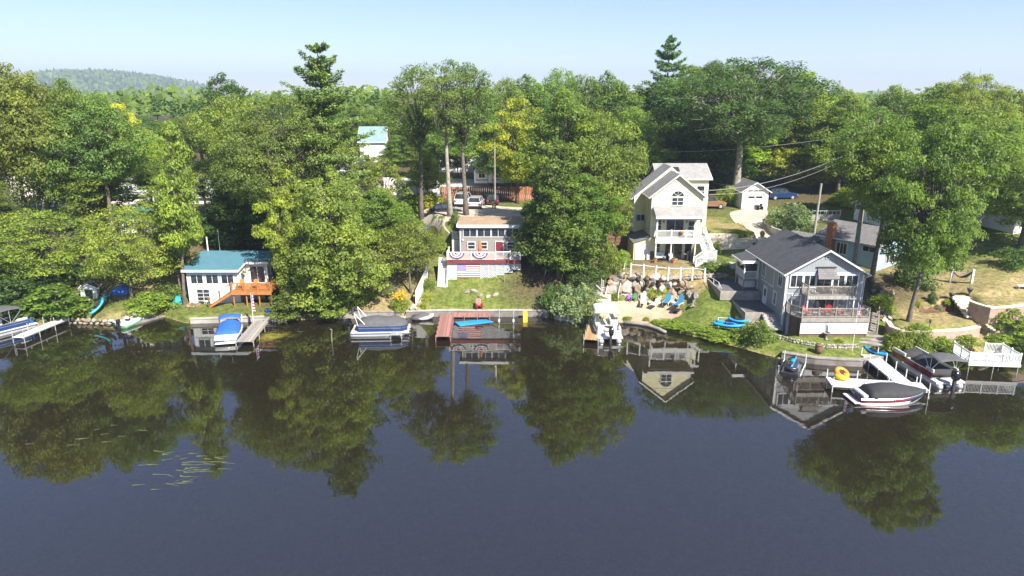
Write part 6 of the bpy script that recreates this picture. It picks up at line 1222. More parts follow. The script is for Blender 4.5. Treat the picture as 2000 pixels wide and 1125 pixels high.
def pontoon(label, loc, rz, L, W_, skin, stripe=None, name='pontoon_boat', tri=False):
    t = thing(name, label, 'boat', (loc[0], loc[1], 0), rz); tubes(t, L, (-W_ / 2 + .38, W_ / 2 - .38) if not tri else (-W_ / 2 + .38, 0, W_ / 2 - .38)); MB().box(.15, L - .12, -W_ / 2, W_ / 2, .44, .52).build('boat_deck', M['vinylseat'], t); MB().box(.13, L - .1, -W_ / 2 - .02, W_ / 2 + .02, .36, .439).build('deck_rim', M['alu'], t); fence(t, L, W_, .52, skin, stripe=stripe); return t
# covered pontoon, bow to the right
a = at(684, 653, .1); L_ = 6.0; t = pontoon('navy and silver pontoon boat under a grey fitted cover', (a.x, a.y + .6), R(3), L_, 2.5, 'navy', 'chrome', tri=True)
hump([(.7, 1.0, 1.0, 1.15), (1.1, 1.18, 1.12, 1.65), (1.9, 1.2, 1.15, 1.75), (2.7, 1.2, 1.15, 1.85), (3.6, 1.2, 1.15, 1.68), (4.4, 1.2, 1.13, 1.8), (5.2, 1.12, 1.1, 1.5), (5.7, .7, 1.0, 1.15)], 'greyfab', 'boat_cover', t, seed=1); outboard(t, 0, 0, .75, 'black', 1.15)
for y in (-1.05, 1.05): MB().tube((1.6, y, 1.2), (.55, y, 2.5), .05, n=6).build('bimini_arm', M['vinyl'], t); MB().tube((.9, y, 1.1), (.55, y, 2.35), .035, n=6).build('bimini_arm', M['vinyl'], t)
MB().path([(.45, -1.1, 2.35), (.25, 0, 2.65), (.45, 1.1, 2.45)], .13, 7).build('folded_canopy', M['blackfab'], t, True)
# white pontoon with bimini, stern to camera
a = at(1192, 668, .1); t = pontoon('white pontoon boat with white bimini and black outboard beside the tan dock', (a.x, a.y), R(90), 6.2, 2.5, 'gel', None, tri=False); seats(t, 6.2, 2.5, .52, 'gel'); outboard(t, .05, 0, .8, 'black', 1.25); bimini(t, 2.6, 5.9, 2.5, 2.25, 'whitefab'); MB().box(.75, 1.15, -.2, .5, .95, 1.15).build('cushion', M['vinylseat'], t, bevel=.05); MB().box(1.9, 2.3, -.9, -.45, .52, 1.35).build('helm_seat', M['gel'], t, bevel=.06)
# grey bimini pontoon at the left edge
a = at(66, 633, .1); b = at(-50, 662, .1); t = pontoon('grey pontoon boat with grey bimini moored to the white and grey dock', (a.x, a.y), math.atan2(b.y - a.y, b.x - a.x), 6.4, 2.4, 'navy', 'chrome'); seats(t, 6.4, 2.4, .52); bimini(t, 1.2, 3.8, 2.4, 2.35, 'greyfab'); outboard(t, 0, 0, .75); MB().box(.3, .7, .5, 1.0, .52, 1.3).build('storage_bag', M['bluefab'], t, bevel=.06)
# red pontoon
a = at(1858, 757, .1); b = at(1768, 704, .1); L_ = 7.0; t = pontoon('dark red pontoon boat partly covered in black canvas', (a.x, a.y), math.atan2(b.y - a.y, b.x - a.x), L_, 2.5, 'maroon', None, tri=True); seats(t, L_, 2.5, .52, 'vinylseat'); outboard(t, 0, 0, .8, 'black', 1.2)
hump([(.8, 1.15, 1.0, 1.15), (1.5, 1.2, 1.12, 1.35), (2.4, 1.2, 1.12, 1.25), (3.2, 1.15, 1.1, 1.75), (3.7, 1.1, 1.1, 1.7), (4.2, .9, 1.0, 1.2)], 'blackfab', 'boat_cover', t, seed=4); hump([(4.8, .95, 1.0, 1.1), (5.4, 1.1, 1.05, 1.55), (5.9, .9, 1.0, 1.1)], 'blackfab', 'boat_cover', t, seed=2); bimini(t, .3, 2.3, 2.4, 2.2, 'greyfab')
# black covered speedboat, bow right
a = at(1680, 789, .1); L_ = 5.7; t = thing('speedboat', 'low maroon and silver speedboat under a black cover', 'boat', (a.x, a.y + .9, 0), R(2)); h_, s2 = hull(L_, 2.3, .55, 'charcoal', stripe='chrome', parent=t); hull(L_ * .96, 2.33, .16, 'gel', parent=t, name='hull_bottom', keel=-.3); hull(L_ * .985, 2.335, .42, 'maroon', parent=t, name='hull_band', keel=.0)
hump([(.75, 1.0, .68, .8), (1.0, 1.08, .72, 1.25), (2.2, 1.12, .74, 1.4), (3.2, 1.05, .76, 1.38), (4.2, .8, .8, 1.15), (5.0, .45, .82, 1.0), (5.35, .2, .85, .9)], 'blackfab', 'boat_cover', t, sag=.05); MB().box(-.5, .1, -.95, .95, .1, .2).build('swim_platform', M['vinyl'], t, bevel=.03); MB().box(.2, .62, -.85, .85, .55, .78).build('engine_hatch', M['gel'], t, bevel=.06)
# blue covered motorboat, stern to camera
a = at(441, 670, .1); b = at(459, 632, .1); t = thing('motorboat', 'white motorboat under a bright blue cover beside the wooden dock', 'boat', (a.x, a.y, 0), math.atan2(b.y - a.y, b.x - a.x)); L_ = 6.0; hull(L_, 2.45, .62, 'gel', parent=t, stripe='gel'); hull(L_ * .97, 2.47, .34, 'navy', parent=t, name='hull_band')
hump([(.9, 1.0, .72, .85), (1.2, 1.12, .78, 1.05), (2.2, 1.15, .8, 1.15), (3.2, 1.1, .85, 1.5), (3.6, 1.05, .86, 1.45), (4.4, .8, .9, 1.05), (5.2, .4, .92, .98)], 'bluefab', 'boat_cover', t); MB().box(-.45, .25, -.95, .95, .12, .22).build('swim_platform', M['gel'], t, bevel=.03); MB().box(.25, .85, -1.05, 1.05, .5, .72).build('sun_pad', M['gel'], t, bevel=.05); bimini(t, 3.2, 4.4, 2.2, 1.6, 'bluefab', .85); MB().box(-.04, -.005, -.09, .09, .3, .48).build('stern_badge', M['beige'], t)
# small green fishing boat
a = at(236, 640, .1); b = at(276, 622, .1); t = thing('fishing_boat', 'small white and green fishing boat at the concrete ledge', 'boat', (a.x, a.y, 0), math.atan2(b.y - a.y, b.x - a.x)); hull(3.6, 1.5, .42, 'gel', parent=t); hull(3.5, 1.52, .28, 'green', parent=t, name='hull_band'); outboard(t, 0, 0, .5, 'black', .8)
for x in (1.0, 2.2): MB().box(x, x + .35, -.2, .2, .48, .75).build('swivel_seat', M['dark'], t, bevel=.04); MB().box(x, x + .08, -.2, .2, .75, 1.05).build('seat_back', M['vinyl'], t, bevel=.02)
# covered rowboat
a = at(804, 624, .1); t = thing('rowboat', 'small rowboat under a grey cover at the seawall', 'boat', (a.x, a.y + .3, 0), R(4)); hull(2.35, 1.3, .3, 'vinylseat', bow=.6, parent=t, keel=-.1); hump([(.05, .62, .34, .45), (.6, .66, .36, .55), (1.2, .6, .36, .85), (1.4, .56, .36, .8), (2.0, .35, .38, .5), (2.25, .15, .38, .42)], 'greyfab', 'boat_cover', t, sag=.03)
# jet ski on a float
a = at(1542, 727, .2); b = at(1556, 700, .2); rz = math.atan2(b.y - a.y, b.x - a.x); f_ = thing('jet_ski_float', 'dark floating cradle with white guide posts under the jet ski', 'float', (a.x, a.y, 0), rz); MB().prism([(-.2, -.75), (3.0, -.7), (3.3, -.4), (3.3, .4), (3.0, .7), (-.2, .75)], -.12, .2, 'z').build('float_deck', M['charcoal'], f_, bevel=.04)
for y in (-.9, .9): MB().tube((2.6, y, -.6), (2.6, y, 1.2), .045, n=6).build('guide_post', M['vinyl'], f_); MB().tube((-.1, y, .05), (2.9, y, .28), .04, n=6).build('guide_rail', M['vinyl'], f_)
t = thing('jet_ski', 'black and turquoise jet ski resting on its dark float', 'jet ski', (a.x, a.y, .18), rz); o, _s = hull(2.9, 1.1, .42, 'charcoal', parent=t, keel=.02); MB().loft([[Vector((x, -w, z0)), Vector((x, -w * .7, z1)), Vector((x, w * .7, z1)), Vector((x, w, z0))] for x, w, z0, z1 in ((.2, .18, .44, .58), (.9, .17, .46, .66), (1.5, .2, .48, .74), (2.1, .24, .5, .8), (2.7, .1, .55, .6))]).build('saddle', M['kayak'], t, True); MB().tube((1.7, -.35, 1.0), (1.7, .35, 1.0), .03, n=6).build('handlebar', M['dark'], t); MB().prism([(1.6, .8), (1.9, .78), (1.78, 1.05), (1.65, 1.02)], -.12, .12).build('console', M['dark'], t); MB().box(.3, 1.3, -.56, -.5, .36, .46).build('side_stripe', M['kayak'], t); MB().box(.1, .9, -.14, .14, .6, .76).build('seat', M['dark'], t, bevel=.05)
# ------------------------------------------------------------------ kayaks, toys
def kayak(label, loc, rz, m='kayak', L=3.0, tilt=(0, 0), z=0, cat='kayak'):
    t = thing('kayak', label, cat, loc, rz); t.rotation_euler = (tilt[0], tilt[1], rz); n = 13; secs = []
    for i in range(n):
        u = i / (n - 1); k = math.sin(math.pi * min(max(u, .03), .97)) ** .75; w = .38 * k; h = .30 + .14 * (2 * u - 1) ** 4; zk = .14 * (2 * u - 1) ** 4; secs.append([Vector(((u - .5) * L, w * math.cos(q), zk + (h - zk) * (.5 + .5 * math.sin(q)))) for q in [2 * math.pi * j / 10 for j in range(10)]])
    o = MB().loft(secs).build('kayak_hull', M[m], t, True); MB().lathe([(.27, .0), (.30, .025), (.24, .03), (.22, .005)], (0, 0, 0), 14)
    c = MB(); c.loft([[Vector((.55 * math.cos(q) * r, .27 * math.sin(q) * r, zz)) for q in [2 * math.pi * j / 14 for j in range(14)]] for r, zz in ((1, .30), (1.05, .335), (.85, .335), (.8, .305))]); c.build('cockpit_rim', M['dark'], t); MB().box(-.3, .25, -.17, .17, .27, .325).build('kayak_seat', M['dark'], t); MB().box(-.36, -.3, -.17, .17, .3, .55).build('seat_back', M['dark'], t); return t
p = G(1420, 642); rk = thing('kayak_rack', 'white pipe rack holding the blue kayaks on the grass bank', 'rack', (p.x, p.y, p.z), R(-12))
for x in (-.9, 1.0):
    for y in (-.5, .5): MB().tube((x, y, -.1), (x, y, 1.0 if y > 0 else .55), .04, n=6).build('rack_leg', M['vinyl'], rk)
    MB().tube((x, -.9, .42), (x, .55, .42), .04, n=6).build('rack_arm', M['vinyl'], rk); MB().tube((x, .5, .95), (x, -.1, .95), .03, n=6).build('rack_arm', M['vinyl'], rk)
MB().tube((-.9, .5, .95), (1.0, .5, .95), .03, n=6).build('rack_bar', M['vinyl'], rk)
kayak('front blue kayak lying lowest on the white pipe rack', (p.x - .1, p.y - .75, p.z + .47), R(-14), 'kayak', 3.1); kayak('rear blue kayak lying on the white pipe rack', (p.x + .3, p.y + .05, p.z + .47), R(-10), 'kayak', 2.9); kayak('third blue kayak leaning at the end of the white pipe rack', (p.x + 1.0, p.y - .2, p.z + .78), R(-22), 'kayak', 2.0)
p = at(1709, 690, .62); kayak('blue kayak laid across the shore end of the white dock', (p.x, p.y, .63), R(-62), 'kayak', 2.3)
p = G(196, 612); kayak('teal kayak leaning beside the thick pale trunk', (p.x, p.y, p.z + .75), R(70), 'teal', 2.4, (0, R(-38))); p = G(202, 602); kayak('navy kayak leaning behind the teal kayak', (p.x, p.y + .4, p.z + .75), R(80), 'navy', 2.4, (0, R(-38)))
p = at(1643, 738, .62); t = thing('inflatable_tube', 'yellow and orange inflatable tube with black ropes on the white dock', 'inflatable', (p.x, p.y, .63), R(20)); t.scale = (.8, .8, .8)
def torus(Rr, r, n=20, k=10, sq=1):
    b = MB(); vs = []; 
    for i in range(n):
        a = 2 * math.pi * i / n
        for j in range(k):
            q = 2 * math.pi * j / k; vs.append(((Rr + r * math.cos(q)) * math.cos(a), (Rr + r * math.cos(q)) * math.sin(a), r * sq * math.sin(q)))
    return b.add(vs, [(i * k + j, i * k + (j + 1) % k, ((i + 1) % n) * k + (j + 1) % k, ((i + 1) % n) * k + j) for i in range(n) for j in range(k)])
o = torus(.55, .26).build('tube_ring', M['orange'], t, True); o.location = (.2, .2, .42); o.rotation_euler = (R(32), 0, 0); o2 = torus(.5, .24).build('tube_base', M['yellow'], t, True); o2.location = (-.15, -.15, .24); MB(Matrix.Translation((.2, .2, .5)) @ Matrix.Rotation(R(32), 4, 'X')).lathe([(.5, 0), (.5, .05), (.1, .06)], (0, 0, 0), 14).build('tube_floor', M['red'], t); 
for i in range(3): MB(Matrix.Translation((.2, .2, .52)) @ Matrix.Rotation(R(32), 4, 'X')).box(-.3 + i * .25, -.2 + i * .25, -.35, .35, .07, .1).build('tube_strap', M['dark'], t)
t = thing('floating_mat', 'bright blue floating foam mat beside the red dock', 'mat'); mp_ = [at(x, y, .03) for x, y in ((886, 629), (950, 624), (964, 629), (897, 637))]; MB().prism([(p.x, p.y) for p in mp_], .0, .07, 'z').build('foam_sheet', M['kayak'], t, bevel=.02); MB().tube(mp_[0] + Vector((0, 0, .06)), mp_[3] + Vector((0, 0, .06)), .05, n=6).build('rolled_edge', M['blue'], t)
p = at(1026, 612, .75); t = thing('water_slide', 'yellow plastic slide dropping from the seawall into the water', 'slide', (p.x, p.y, .6)); MB().loft([[Vector((x, y, z)) for x, z in ((-.24, z0), (-.24, z0 + .16), (-.2, z0 + .16), (-.2, z0 + .05), (.2, z0 + .05), (.2, z0 + .16), (.24, z0 + .16), (.24, z0))] for y, z0 in ((.4, .15), (0, .05), (-.5, -.4), (-.9, -.7))]).build('slide_chute', M['yellow'], t); MB().box(-.24, .24, .4, .5, -.1, .3).build('slide_back', M['yellow'], t)
p = at(1035, 609, .75); t = thing('stored_dock_section', 'grey dock section lying on the lawn behind the yellow slide', 'dock section', (p.x, p.y + .5, hz(p.x, p.y + .5)), R(-1))
for i in range(5): MB().box(-1.35, 1.35, -.55 + i * .22, -.35 + i * .22, .12, .2).build('dock_board', M['wood_greyx'], t)
for x in (-1.1, 1.1): MB().box(x - .06, x + .06, -.55, .55, -.1, .118).build('cross_beam', M['wood_dull'], t)
for i, (px, py) in enumerate(((975, 640), (1003, 640))):
    p = at(px, py - 8, 0); t = thing('lift_post', 'white boat lift post standing in the water before the flag house lawn', 'post', (p.x, p.y, 0), 0, 'boat lift posts'); MB().tube((0, 0, -1.5), (0, 0, 1.7), .045, n=8).build('post_pipe', M['alu'], t); MB().box(-.09, .09, -.05, .05, .2, .5).build('bracket', M['vinyl'], t)
for i, (px, py, h, lb) in enumerate(((648, 668, 1.3, 'leaning bare stake in the water before the covered pontoon boat'), (968, 735, .9, 'thin stake in the open water below the taupe house reflection'), (1519, 730, .7, 'white stake in the shallows beside the jet ski'), (778, 605, 1.2, 'grey stake beside the yellow daylilies'), (985, 552, 1.1, 'grey lamp stake on the flag house lawn'))):
    p = at(px, py, 0) if py > 620 else G(px, py); t = thing('stake', lb, 'stake', p); MB().path([(0, 0, -.8), (.03, 0, h * .5), (.02 + .08 * (i == 0), 0, h)], [.05, .045, .035], 7).build('stake_pole', M['wood_dull'], t); MB().box(-.06, .06, -.06, .06, h, h + .06).build('stake_cap', M['alu'], t)
# ------------------------------------------------------------------ garden furniture
def adirondack(name, label, loc, rz, m, s=1.0, group=None):
    t = thing(name, label, 'chair', loc, rz, group); t.scale = (s,) * 3
    for i in range(5): MB().add([(-.26 + i * .105, .12, .38), (-.165 + i * .105, .12, .38), (-.165 + i * .105, -.45, .42), (-.26 + i * .105, -.45, .42), (-.26 + i * .105, .12, .355), (-.165 + i * .105, .12, .355), (-.165 + i * .105, -.45, .395), (-.26 + i * .105, -.45, .395)][:8], [(0, 1, 2, 3), (7, 6, 5, 4), (0, 4, 5, 1), (1, 5, 6, 2), (2, 6, 7, 3), (3, 7, 4, 0)]).build('seat_slat', M[m], t)
    for i in range(5):
        x = -.28 + i * .115; h = 1.0 + .07 * (1 - abs(i - 2) / 2); MB().add([(x, .1, .34), (x + .1, .1, .34), (x + .1, .42, h), (x, .42, h), (x, .13, .34), (x + .1, .13, .34), (x + .1, .45, h), (x, .45, h)], [(0, 1, 2, 3), (7, 6, 5, 4), (0, 4, 5, 1), (1, 5, 6, 2), (2, 6, 7, 3), (3, 7, 4, 0)]).build('back_slat', M[m], t)
    for x in (-.36, .30):
        MB().box(x, x + .06, -.44, -.36, 0, .56).build('leg', M[m], t); MB().prism([(-.42, .3), (.5, 0), (.58, 0), (-.3, .4)], x, x + .05, 'x').build('leg', M[m], t); MB().box(x - .05, x + .1, -.5, .3, .56, .59).build('arm', M[m], t); MB().box(x, x + .05, .2, .26, .1, .56).build('arm_post', M[m], t)
    return t
adirondack('adirondack_chair', 'teal adirondack chair beside the cottage corner trees', G(348, 598), R(10), 'teal'); adirondack('adirondack_chair', 'blue adirondack chair upright on the shaded cottage lawn', G(542, 610), R(-25), 'blue'); adirondack('adirondack_chair', 'blue adirondack chair lower and nearer the cottage seawall', G(529, 614), R(-70), 'blue'); adirondack('adirondack_chair', 'red adirondack chair at the head of the red dock', G(936, 605), R(15), 'red'); adirondack('kids_chair', 'small purple chair on the sandy beach', G(1229, 589), R(-10), 'purple', .75); adirondack('kids_chair', 'small green chair on the sandy beach', G(1239, 588), R(-30), 'green', .75)
for i, (x, lb) in enumerate(((28.0, 'red chair on the grey house deck beside the dark umbrella stand'), (30.1, 'red chair in the middle of the grey house deck'), (31.2, 'red chair turned sideways on the grey house deck'))): adirondack('deck_chair', lb, (x, 62.2 if i else 61.9, 3.2), (R(20), R(-35), R(70))[i], 'red', .9)
def table(name, label, loc, rz, m, w=.9, d=.6, h=.7, leg='alu'):
    t = thing(name, label, 'table', loc, rz); MB().box(-w / 2, w / 2, -d / 2, d / 2, h - .05, h).build('table_top', M[m], t, bevel=.012)
    for x in (-w / 2 + .08, w / 2 - .08):
        for y in (-d / 2 + .08, d / 2 - .08): MB().tube((x, y, 0), (x, y, h - .05), .025, n=6).build('leg', M[leg], t)
    return t
M['bluesling'] = mat('blue_sling', (0.03, 0.17, 0.30), 0.7, 0.12)
def lounger(label, loc, rz, m, back=45, fr='vinyl'):
    t = thing('sun_lounger', label, 'lounger', loc, rz); MB().box(-.3, .3, -1.3, .1, .3, .36).build('lounge_seat', M[m], t, bevel=.02); c, s = math.cos(R(back)), math.sin(R(back)); MB().add([(x, .1 + y * c - z * s, .34 + y * s + z * c) for z in (0, .06) for x, y in ((-.3, 0), (.3, 0), (.3, .75), (-.3, .75))], [(3, 2, 1, 0), (4, 5, 6, 7), (0, 1, 5, 4), (1, 2, 6, 5), (2, 3, 7, 6), (3, 0, 4, 7)]).build('lounge_back', M[m], t)
    for x in (-.32, .32):
        MB().tube((x, -1.3, .32), (x, .15, .32), .03, n=6).build('side_rail', M[fr], t)
        for y in (-1.15, .05): MB().tube((x, y, 0), (x, y, .32), .03, n=6).build('leg', M[fr], t)
    return t
lounger('beige sling lounger with raised back standing alone on the sand', G(1256, 592), R(-10), 'beige', 62); lounger('beige sling lounger with raised back beside the fern clump', G(1283, 597), R(-35), 'beige', 62); lounger('blue beach lounger beside the small white table', G(1304, 592), R(-25), 'bluesling', 60); lounger('blue beach lounger nearest the boulder pile', G(1328, 596), R(-35), 'bluesling', 62)
table('side_table', 'small white side table between the blue loungers', G(1314, 598), .2, 'vinyl', .5, .5, .45); table('side_table', 'small white side table between the beige loungers', G(1270, 597), .2, 'vinyl', .5, .5, .45)
t = thing('fire_bowl', 'dark fire bowl on the sand before the boulder pile', 'fire pit', G(1321, 611)); MB().lathe([(.15, .0), (.18, .15), (.42, .3), (.46, .36), (.38, .34), (.1, .25)], (0, 0, 0), 14).build('bowl', M['metal_dark'], t, True); MB().lathe([(.36, 0), (.36, .04), (.2, .05)], (0, 0, -.03), 12).build('bowl_base', M['rubber'], t)
t = thing('garden_fountain', 'pale tiered garden fountain among the yellow ferns', 'fountain', G(1297, 580)); MB().lathe([(.34, -.1), (.34, .12), (.16, .2), (.12, .55), (.3, .62), (.32, .7), (.1, .72), (.08, 1.05), (.17, 1.1), (.18, 1.16), (.05, 1.2), (.03, 1.4)], (0, 0, 0), 14).build('fountain_stone', M['stone_pale'], t, True); MB().lathe([(.3, .705), (.28, .71)], (0, 0, 0), 14).build('basin_water', M['glass'], t)
table('garden_table', 'white folding table on the shaded lawn by the left dock', G(163, 597), R(20), 'vinyl', 1.5, .7, .6); t = table('round_stool', 'dark low stool beside the white folding table', G(147, 610), 0, 'dark', .8, .6, .4, 'dark')
p = G(238, 582); t = thing('tarp_covered_boat', 'blue tarp draped over a stored boat behind the thick pale trunk', 'tarp', p, R(15)); hump([(-1.0, .4, .6, .75), (-.6, .6, .8, 1.2), (0, .7, .85, 1.45), (.6, .62, .8, 1.35), (1.1, .35, .6, .8)], 'bluefab', 'tarp', t, sag=.06); MB().box(-.9, .9, -.35, .35, -.05, .5).build('trailer_frame', M['metal_dark'], t)
p = G(250, 578); t = thing('grill', 'small red kettle grill beside the blue tarp', 'grill', p); MB().lathe([(.05, .55), (.25, .65), (.28, .78), (.2, .92), (.03, .98)], (0, 0, 0), 12).build('kettle', M['red'], t, True)
for a_ in (0, 120, 240): MB().tube((.18 * math.cos(R(a_)), .18 * math.sin(R(a_)), 0), (.1 * math.cos(R(a_)), .1 * math.sin(R(a_)), .62), .015, n=5).build('leg', M['metal_dark'], t)
p = G(170, 592); t = thing('lawn_shed', 'small weathered white tool shed under the feathery lime tree', 'shed', (p.x, p.y + .6, p.z), R(20)); MB().prism([(-.8, -.3), (.8, -.3), (.8, 1.5), (0, 2.0), (-.8, 1.5)], 0, 1.5).build('wall', M['side_white'], t); gable(t, -.8, .8, 0, 1.5, 1.5, 2.0, 'roof_dark', .15, .06); door(t, Fr(0, 0), -.35, 0, .7, 1.35, 'dark', 'vinyl')
p = G(378, 598); t = thing('fire_pit', 'dark stone fire ring on the cottage lawn', 'fire pit', p)
for i in range(12):
    a_ = i * math.pi / 6; rock(t, (.65 * math.cos(a_), .65 * math.sin(a_), .12), (.2, .16, .2), 'stone_brown', i, a_, 'ring_stone')
lounger('pale folding lounge chair behind the stone fire ring', (p.x + .4, p.y + 1.3, p.z + .02), R(60), 'bluegrey', 50)
for x, lb in ((-30.2, 'brown wooden chair at the stair end of the cottage deck'), (-28.6, 'brown wooden chair before the cottage sliding door')): adirondack('wooden_chair', lb, (x, 73.4, 2.78), R(0), 'wood_orange', .9)
t = thing('hanging_plant', 'white hanging planter with green leaves at the cottage deck', 'planter', (-30.2, 74.6, 4.0)); MB().lathe([(.1, 0), (.2, .15), (.2, .22)], (0, 0, 0), 10).build('planter', M['vinyl'], t); c = link('foliage', PT['bush'][0][1], t); c.location = (0, 0, .12); c.scale = (.22, .22, .2); c.color = (*LIME, 1); MB().tube((0, 0, .2), (0, 0, .85), .01, n=4).build('hanger', M['alu'], t)
# umbrella, deck things
def closed_umbrella(label, loc, m, h=2.2, stand=True):
    t = thing('patio_umbrella', label, 'umbrella', loc); MB().tube((0, 0, 0), (0, 0, h + .1), .025, n=6).build('umbrella_pole', M['alu'], t); n = 16; MB().loft([[Vector((r * (1 + .22 * (j % 2)) * math.cos(2 * math.pi * j / n), r * (1 + .22 * (j % 2)) * math.sin(2 * math.pi * j / n), z)) for j in range(n)] for r, z in ((.17, h * .32), (.2, h * .5), (.14, h * .8), (.05, h * .98), (.01, h * 1.02))]).build('folded_canopy', M[m], t); MB().lathe([(.28, 0), (.28, .06), (.06, .1)], (0, 0, 0), 12).build('umbrella_base', M['dark'], t); return t
closed_umbrella('folded rust red patio umbrella on the flag house deck', (-3.75, 78.4, 5.1), 'terracotta', 2.3); closed_umbrella('folded dark patio umbrella on the grey house deck', (29.0, 62.3, 3.2), 'dark', 1.7)
table('deck_table', 'black metal table on the grey house balcony', (30.6, 62.75, 5.1), 0, 'dark', 1.3, .7, .72, 'dark')
for i, x in enumerate((29.2, 31.9)):
    t = thing('balcony_chair', ('black metal chair at the table end facing the boulder wall on the grey house balcony', 'black metal chair at the oak side of the grey house balcony')[i], 'chair', (x, 62.75, 5.1), R(90 if i else -90)); MB().box(-.24, .24, -.24, .24, .42, .46).build('seat', M['dark'], t); MB().box(-.24, .24, .2, .24, .46, .95).build('backrest', M['dark'], t)
    for a_ in (-.2, .2):
        for b_ in (-.2, .2): MB().tube((a_, b_, 0), (a_, b_, .42), .02, n=5).build('leg', M['dark'], t)
def kettle(label, loc, m='dark', s=1):
    t = thing('barbecue', label, 'grill', loc); t.scale = (s,) * 3; MB().prism([(-.4, .7), (.4, .7), (.42, .95), (.3, 1.2), (-.3, 1.2), (-.42, .95)], -.28, .28).build('lid', M[m], t, bevel=.04); MB().box(-.38, .38, -.25, .25, .1, .7).build('cabinet', M['metal_dark'], t); MB().box(.4, .7, -.22, .22, .78, .82).build('side_shelf', M['alu'], t); MB().box(-.7, -.4, -.22, .22, .78, .82).build('side_shelf', M['alu'], t); return t
kettle('black barbecue on the paved path behind the grey house porch', G(1448, 531)); kettle('covered barbecue under the yellow house porch beside the stairs', (21.4, 80.4, 4.32)); kettle('grey barbecue standing before the porch stairs of the yellow house', (22.3, 78.9, 4.32), 'stone', .8); kettle('dark barbecue on the flag house deck by the right railing', (.4, 78.2, 5.1), 'dark', .8)
def sofa(label, loc, w, m, name='garden_sofa'):
    t = thing(name, label, 'sofa' if w > .8 else 'chair', loc); MB().box(-w / 2, w / 2, -.35, .3, .2, .45).build('seat', M[m], t, bevel=.05); MB().box(-w / 2, w / 2, .3, .45, .25, .9).build('backrest', M[m], t, bevel=.05)
    for x in (-w / 2 - .08, w / 2): MB().box(x, x + .08, -.35, .42, 0, .62).build('arm', M['metal_dark'], t)
sofa('grey cushioned sofa under the yellow house porch', (17.9, 80.7, 4.32), 1.3, 'bluegrey'); sofa('white cushioned chair under the yellow house porch', (19.2, 80.4, 4.32), .6, 'vinyl', 'garden_chair'); table('coffee_table', 'dark coffee table before the grey porch sofa', (18.0, 79.8, 4.32), 0, 'dark', .8, .45, .4, 'dark'); flowerpot((17.0, 79.2, 4.32), 'planter beside the left porch column of the yellow house', 1.0); flowerpot((19.2, 79.1, 4.32), 'planter beside the middle porch column of the yellow house', 1.1)
sofa('pale bench on the upper porch of the yellow house', (21.0, 80.5, 7.1), 1.1, 'vinyl', 'porch_bench')
# striped shed on the beach and its flag
p = at(1163, 600, .6); t = thing('striped_shed', 'small grey clapboard shed with white base by the tan dock', 'shed', (p.x - .1, p.y + .6, .7), R(-8)); MB().prism([(-.85, 0), (.85, 0), (.85, 1.75), (0, 2.5), (-.85, 1.75)], 0, 2.2).build('wall', M['side_shed'], t); gable(t, -.85, .85, 0, 2.2, 1.75, 2.5, 'roof_mid', .12, .06); MB().box(-.92, .92, -.08, -.002, -.3, .14).build('plinth', M['vinyl'], t); MB().box(.78, .9, -.06, 2.1, -.2, 1.7).build('corner_board', M['vinyl'], t); MB().box(-.92, -.8, -.2, -.08, -.5, .4).build('corner_post', M['vinyl'], t)
M['flagcloth'] = M['flag']
def flagpole(label, loc, h, fl, name='flagpole', droop=True, rz=0, lean=0):
    t = thing(name, label, 'flag', loc, rz); t.rotation_euler = (0, lean, rz); MB().tube((0, 0, -.3), (0, 0, h), .03, .02, n=7).build('pole', M['vinyl'], t); MB().lathe([(.01, h), (.05, h + .04), (.05, h + .07), (.01, h + .11)], (0, 0, 0), 8).build('finial', M['chrome'], t)
    n = 10; secs = []
    for j in range(9):
        v = j / 8; z = h - .08 - v * fl; secs.append([Vector((.03 + .30 * u * (.65 + .5 * v), .05 * math.sin(u * 9 + v * 3), z - .18 * u)) for u in [i / n for i in range(n + 1)]])
    b = MB(); b.loft(secs, closed=False, caps=False); o = b.build('flag_cloth', M['flagcloth'], t, True); o.modifiers.new('thick', 'SOLIDIFY').thickness = .01; return t
p = at(495, 628, .6); flagpole('furled striped flag on a pole at the head of the wooden dock', (p.x, p.y, .5), 3.2, 1.9); flagpole('striped flag on a pole beside the striped shed', (p.x * 0 + at(1173, 600, .8).x, at(1173, 600, .8).y, .7), 3.4, 1.5); p = G(1664, 686); flagpole('striped flag on a tall white pole before the grey house deck', (p.x, p.y, p.z), 4.6, 1.1)
p = G(1598, 690); t = thing('rain_barrel', 'dark wooden barrel on the grey house front lawn', 'barrel', p); MB().lathe([(.27, 0), (.33, .25), (.34, .45), (.33, .65), (.27, .9)], (0, 0, 0), 16).build('barrel_staves', M['wood_brown'], t, True)
for z in (.18, .72): MB().lathe([(.325, z), (.335, z), (.335, z + .06), (.325, z + .06)], (0, 0, 0), 16).build('barrel_hoop', M['metal_dark'], t)
p = G(1613, 664); t = thing('bird_bath', 'grey stone bird bath before the white lattice', 'bird bath', p); MB().lathe([(.22, 0), (.1, .12), (.09, .5), (.3, .62), (.33, .7), (.26, .68), (.05, .62)], (0, 0, 0), 14).build('basin', M['stone'], t, True)
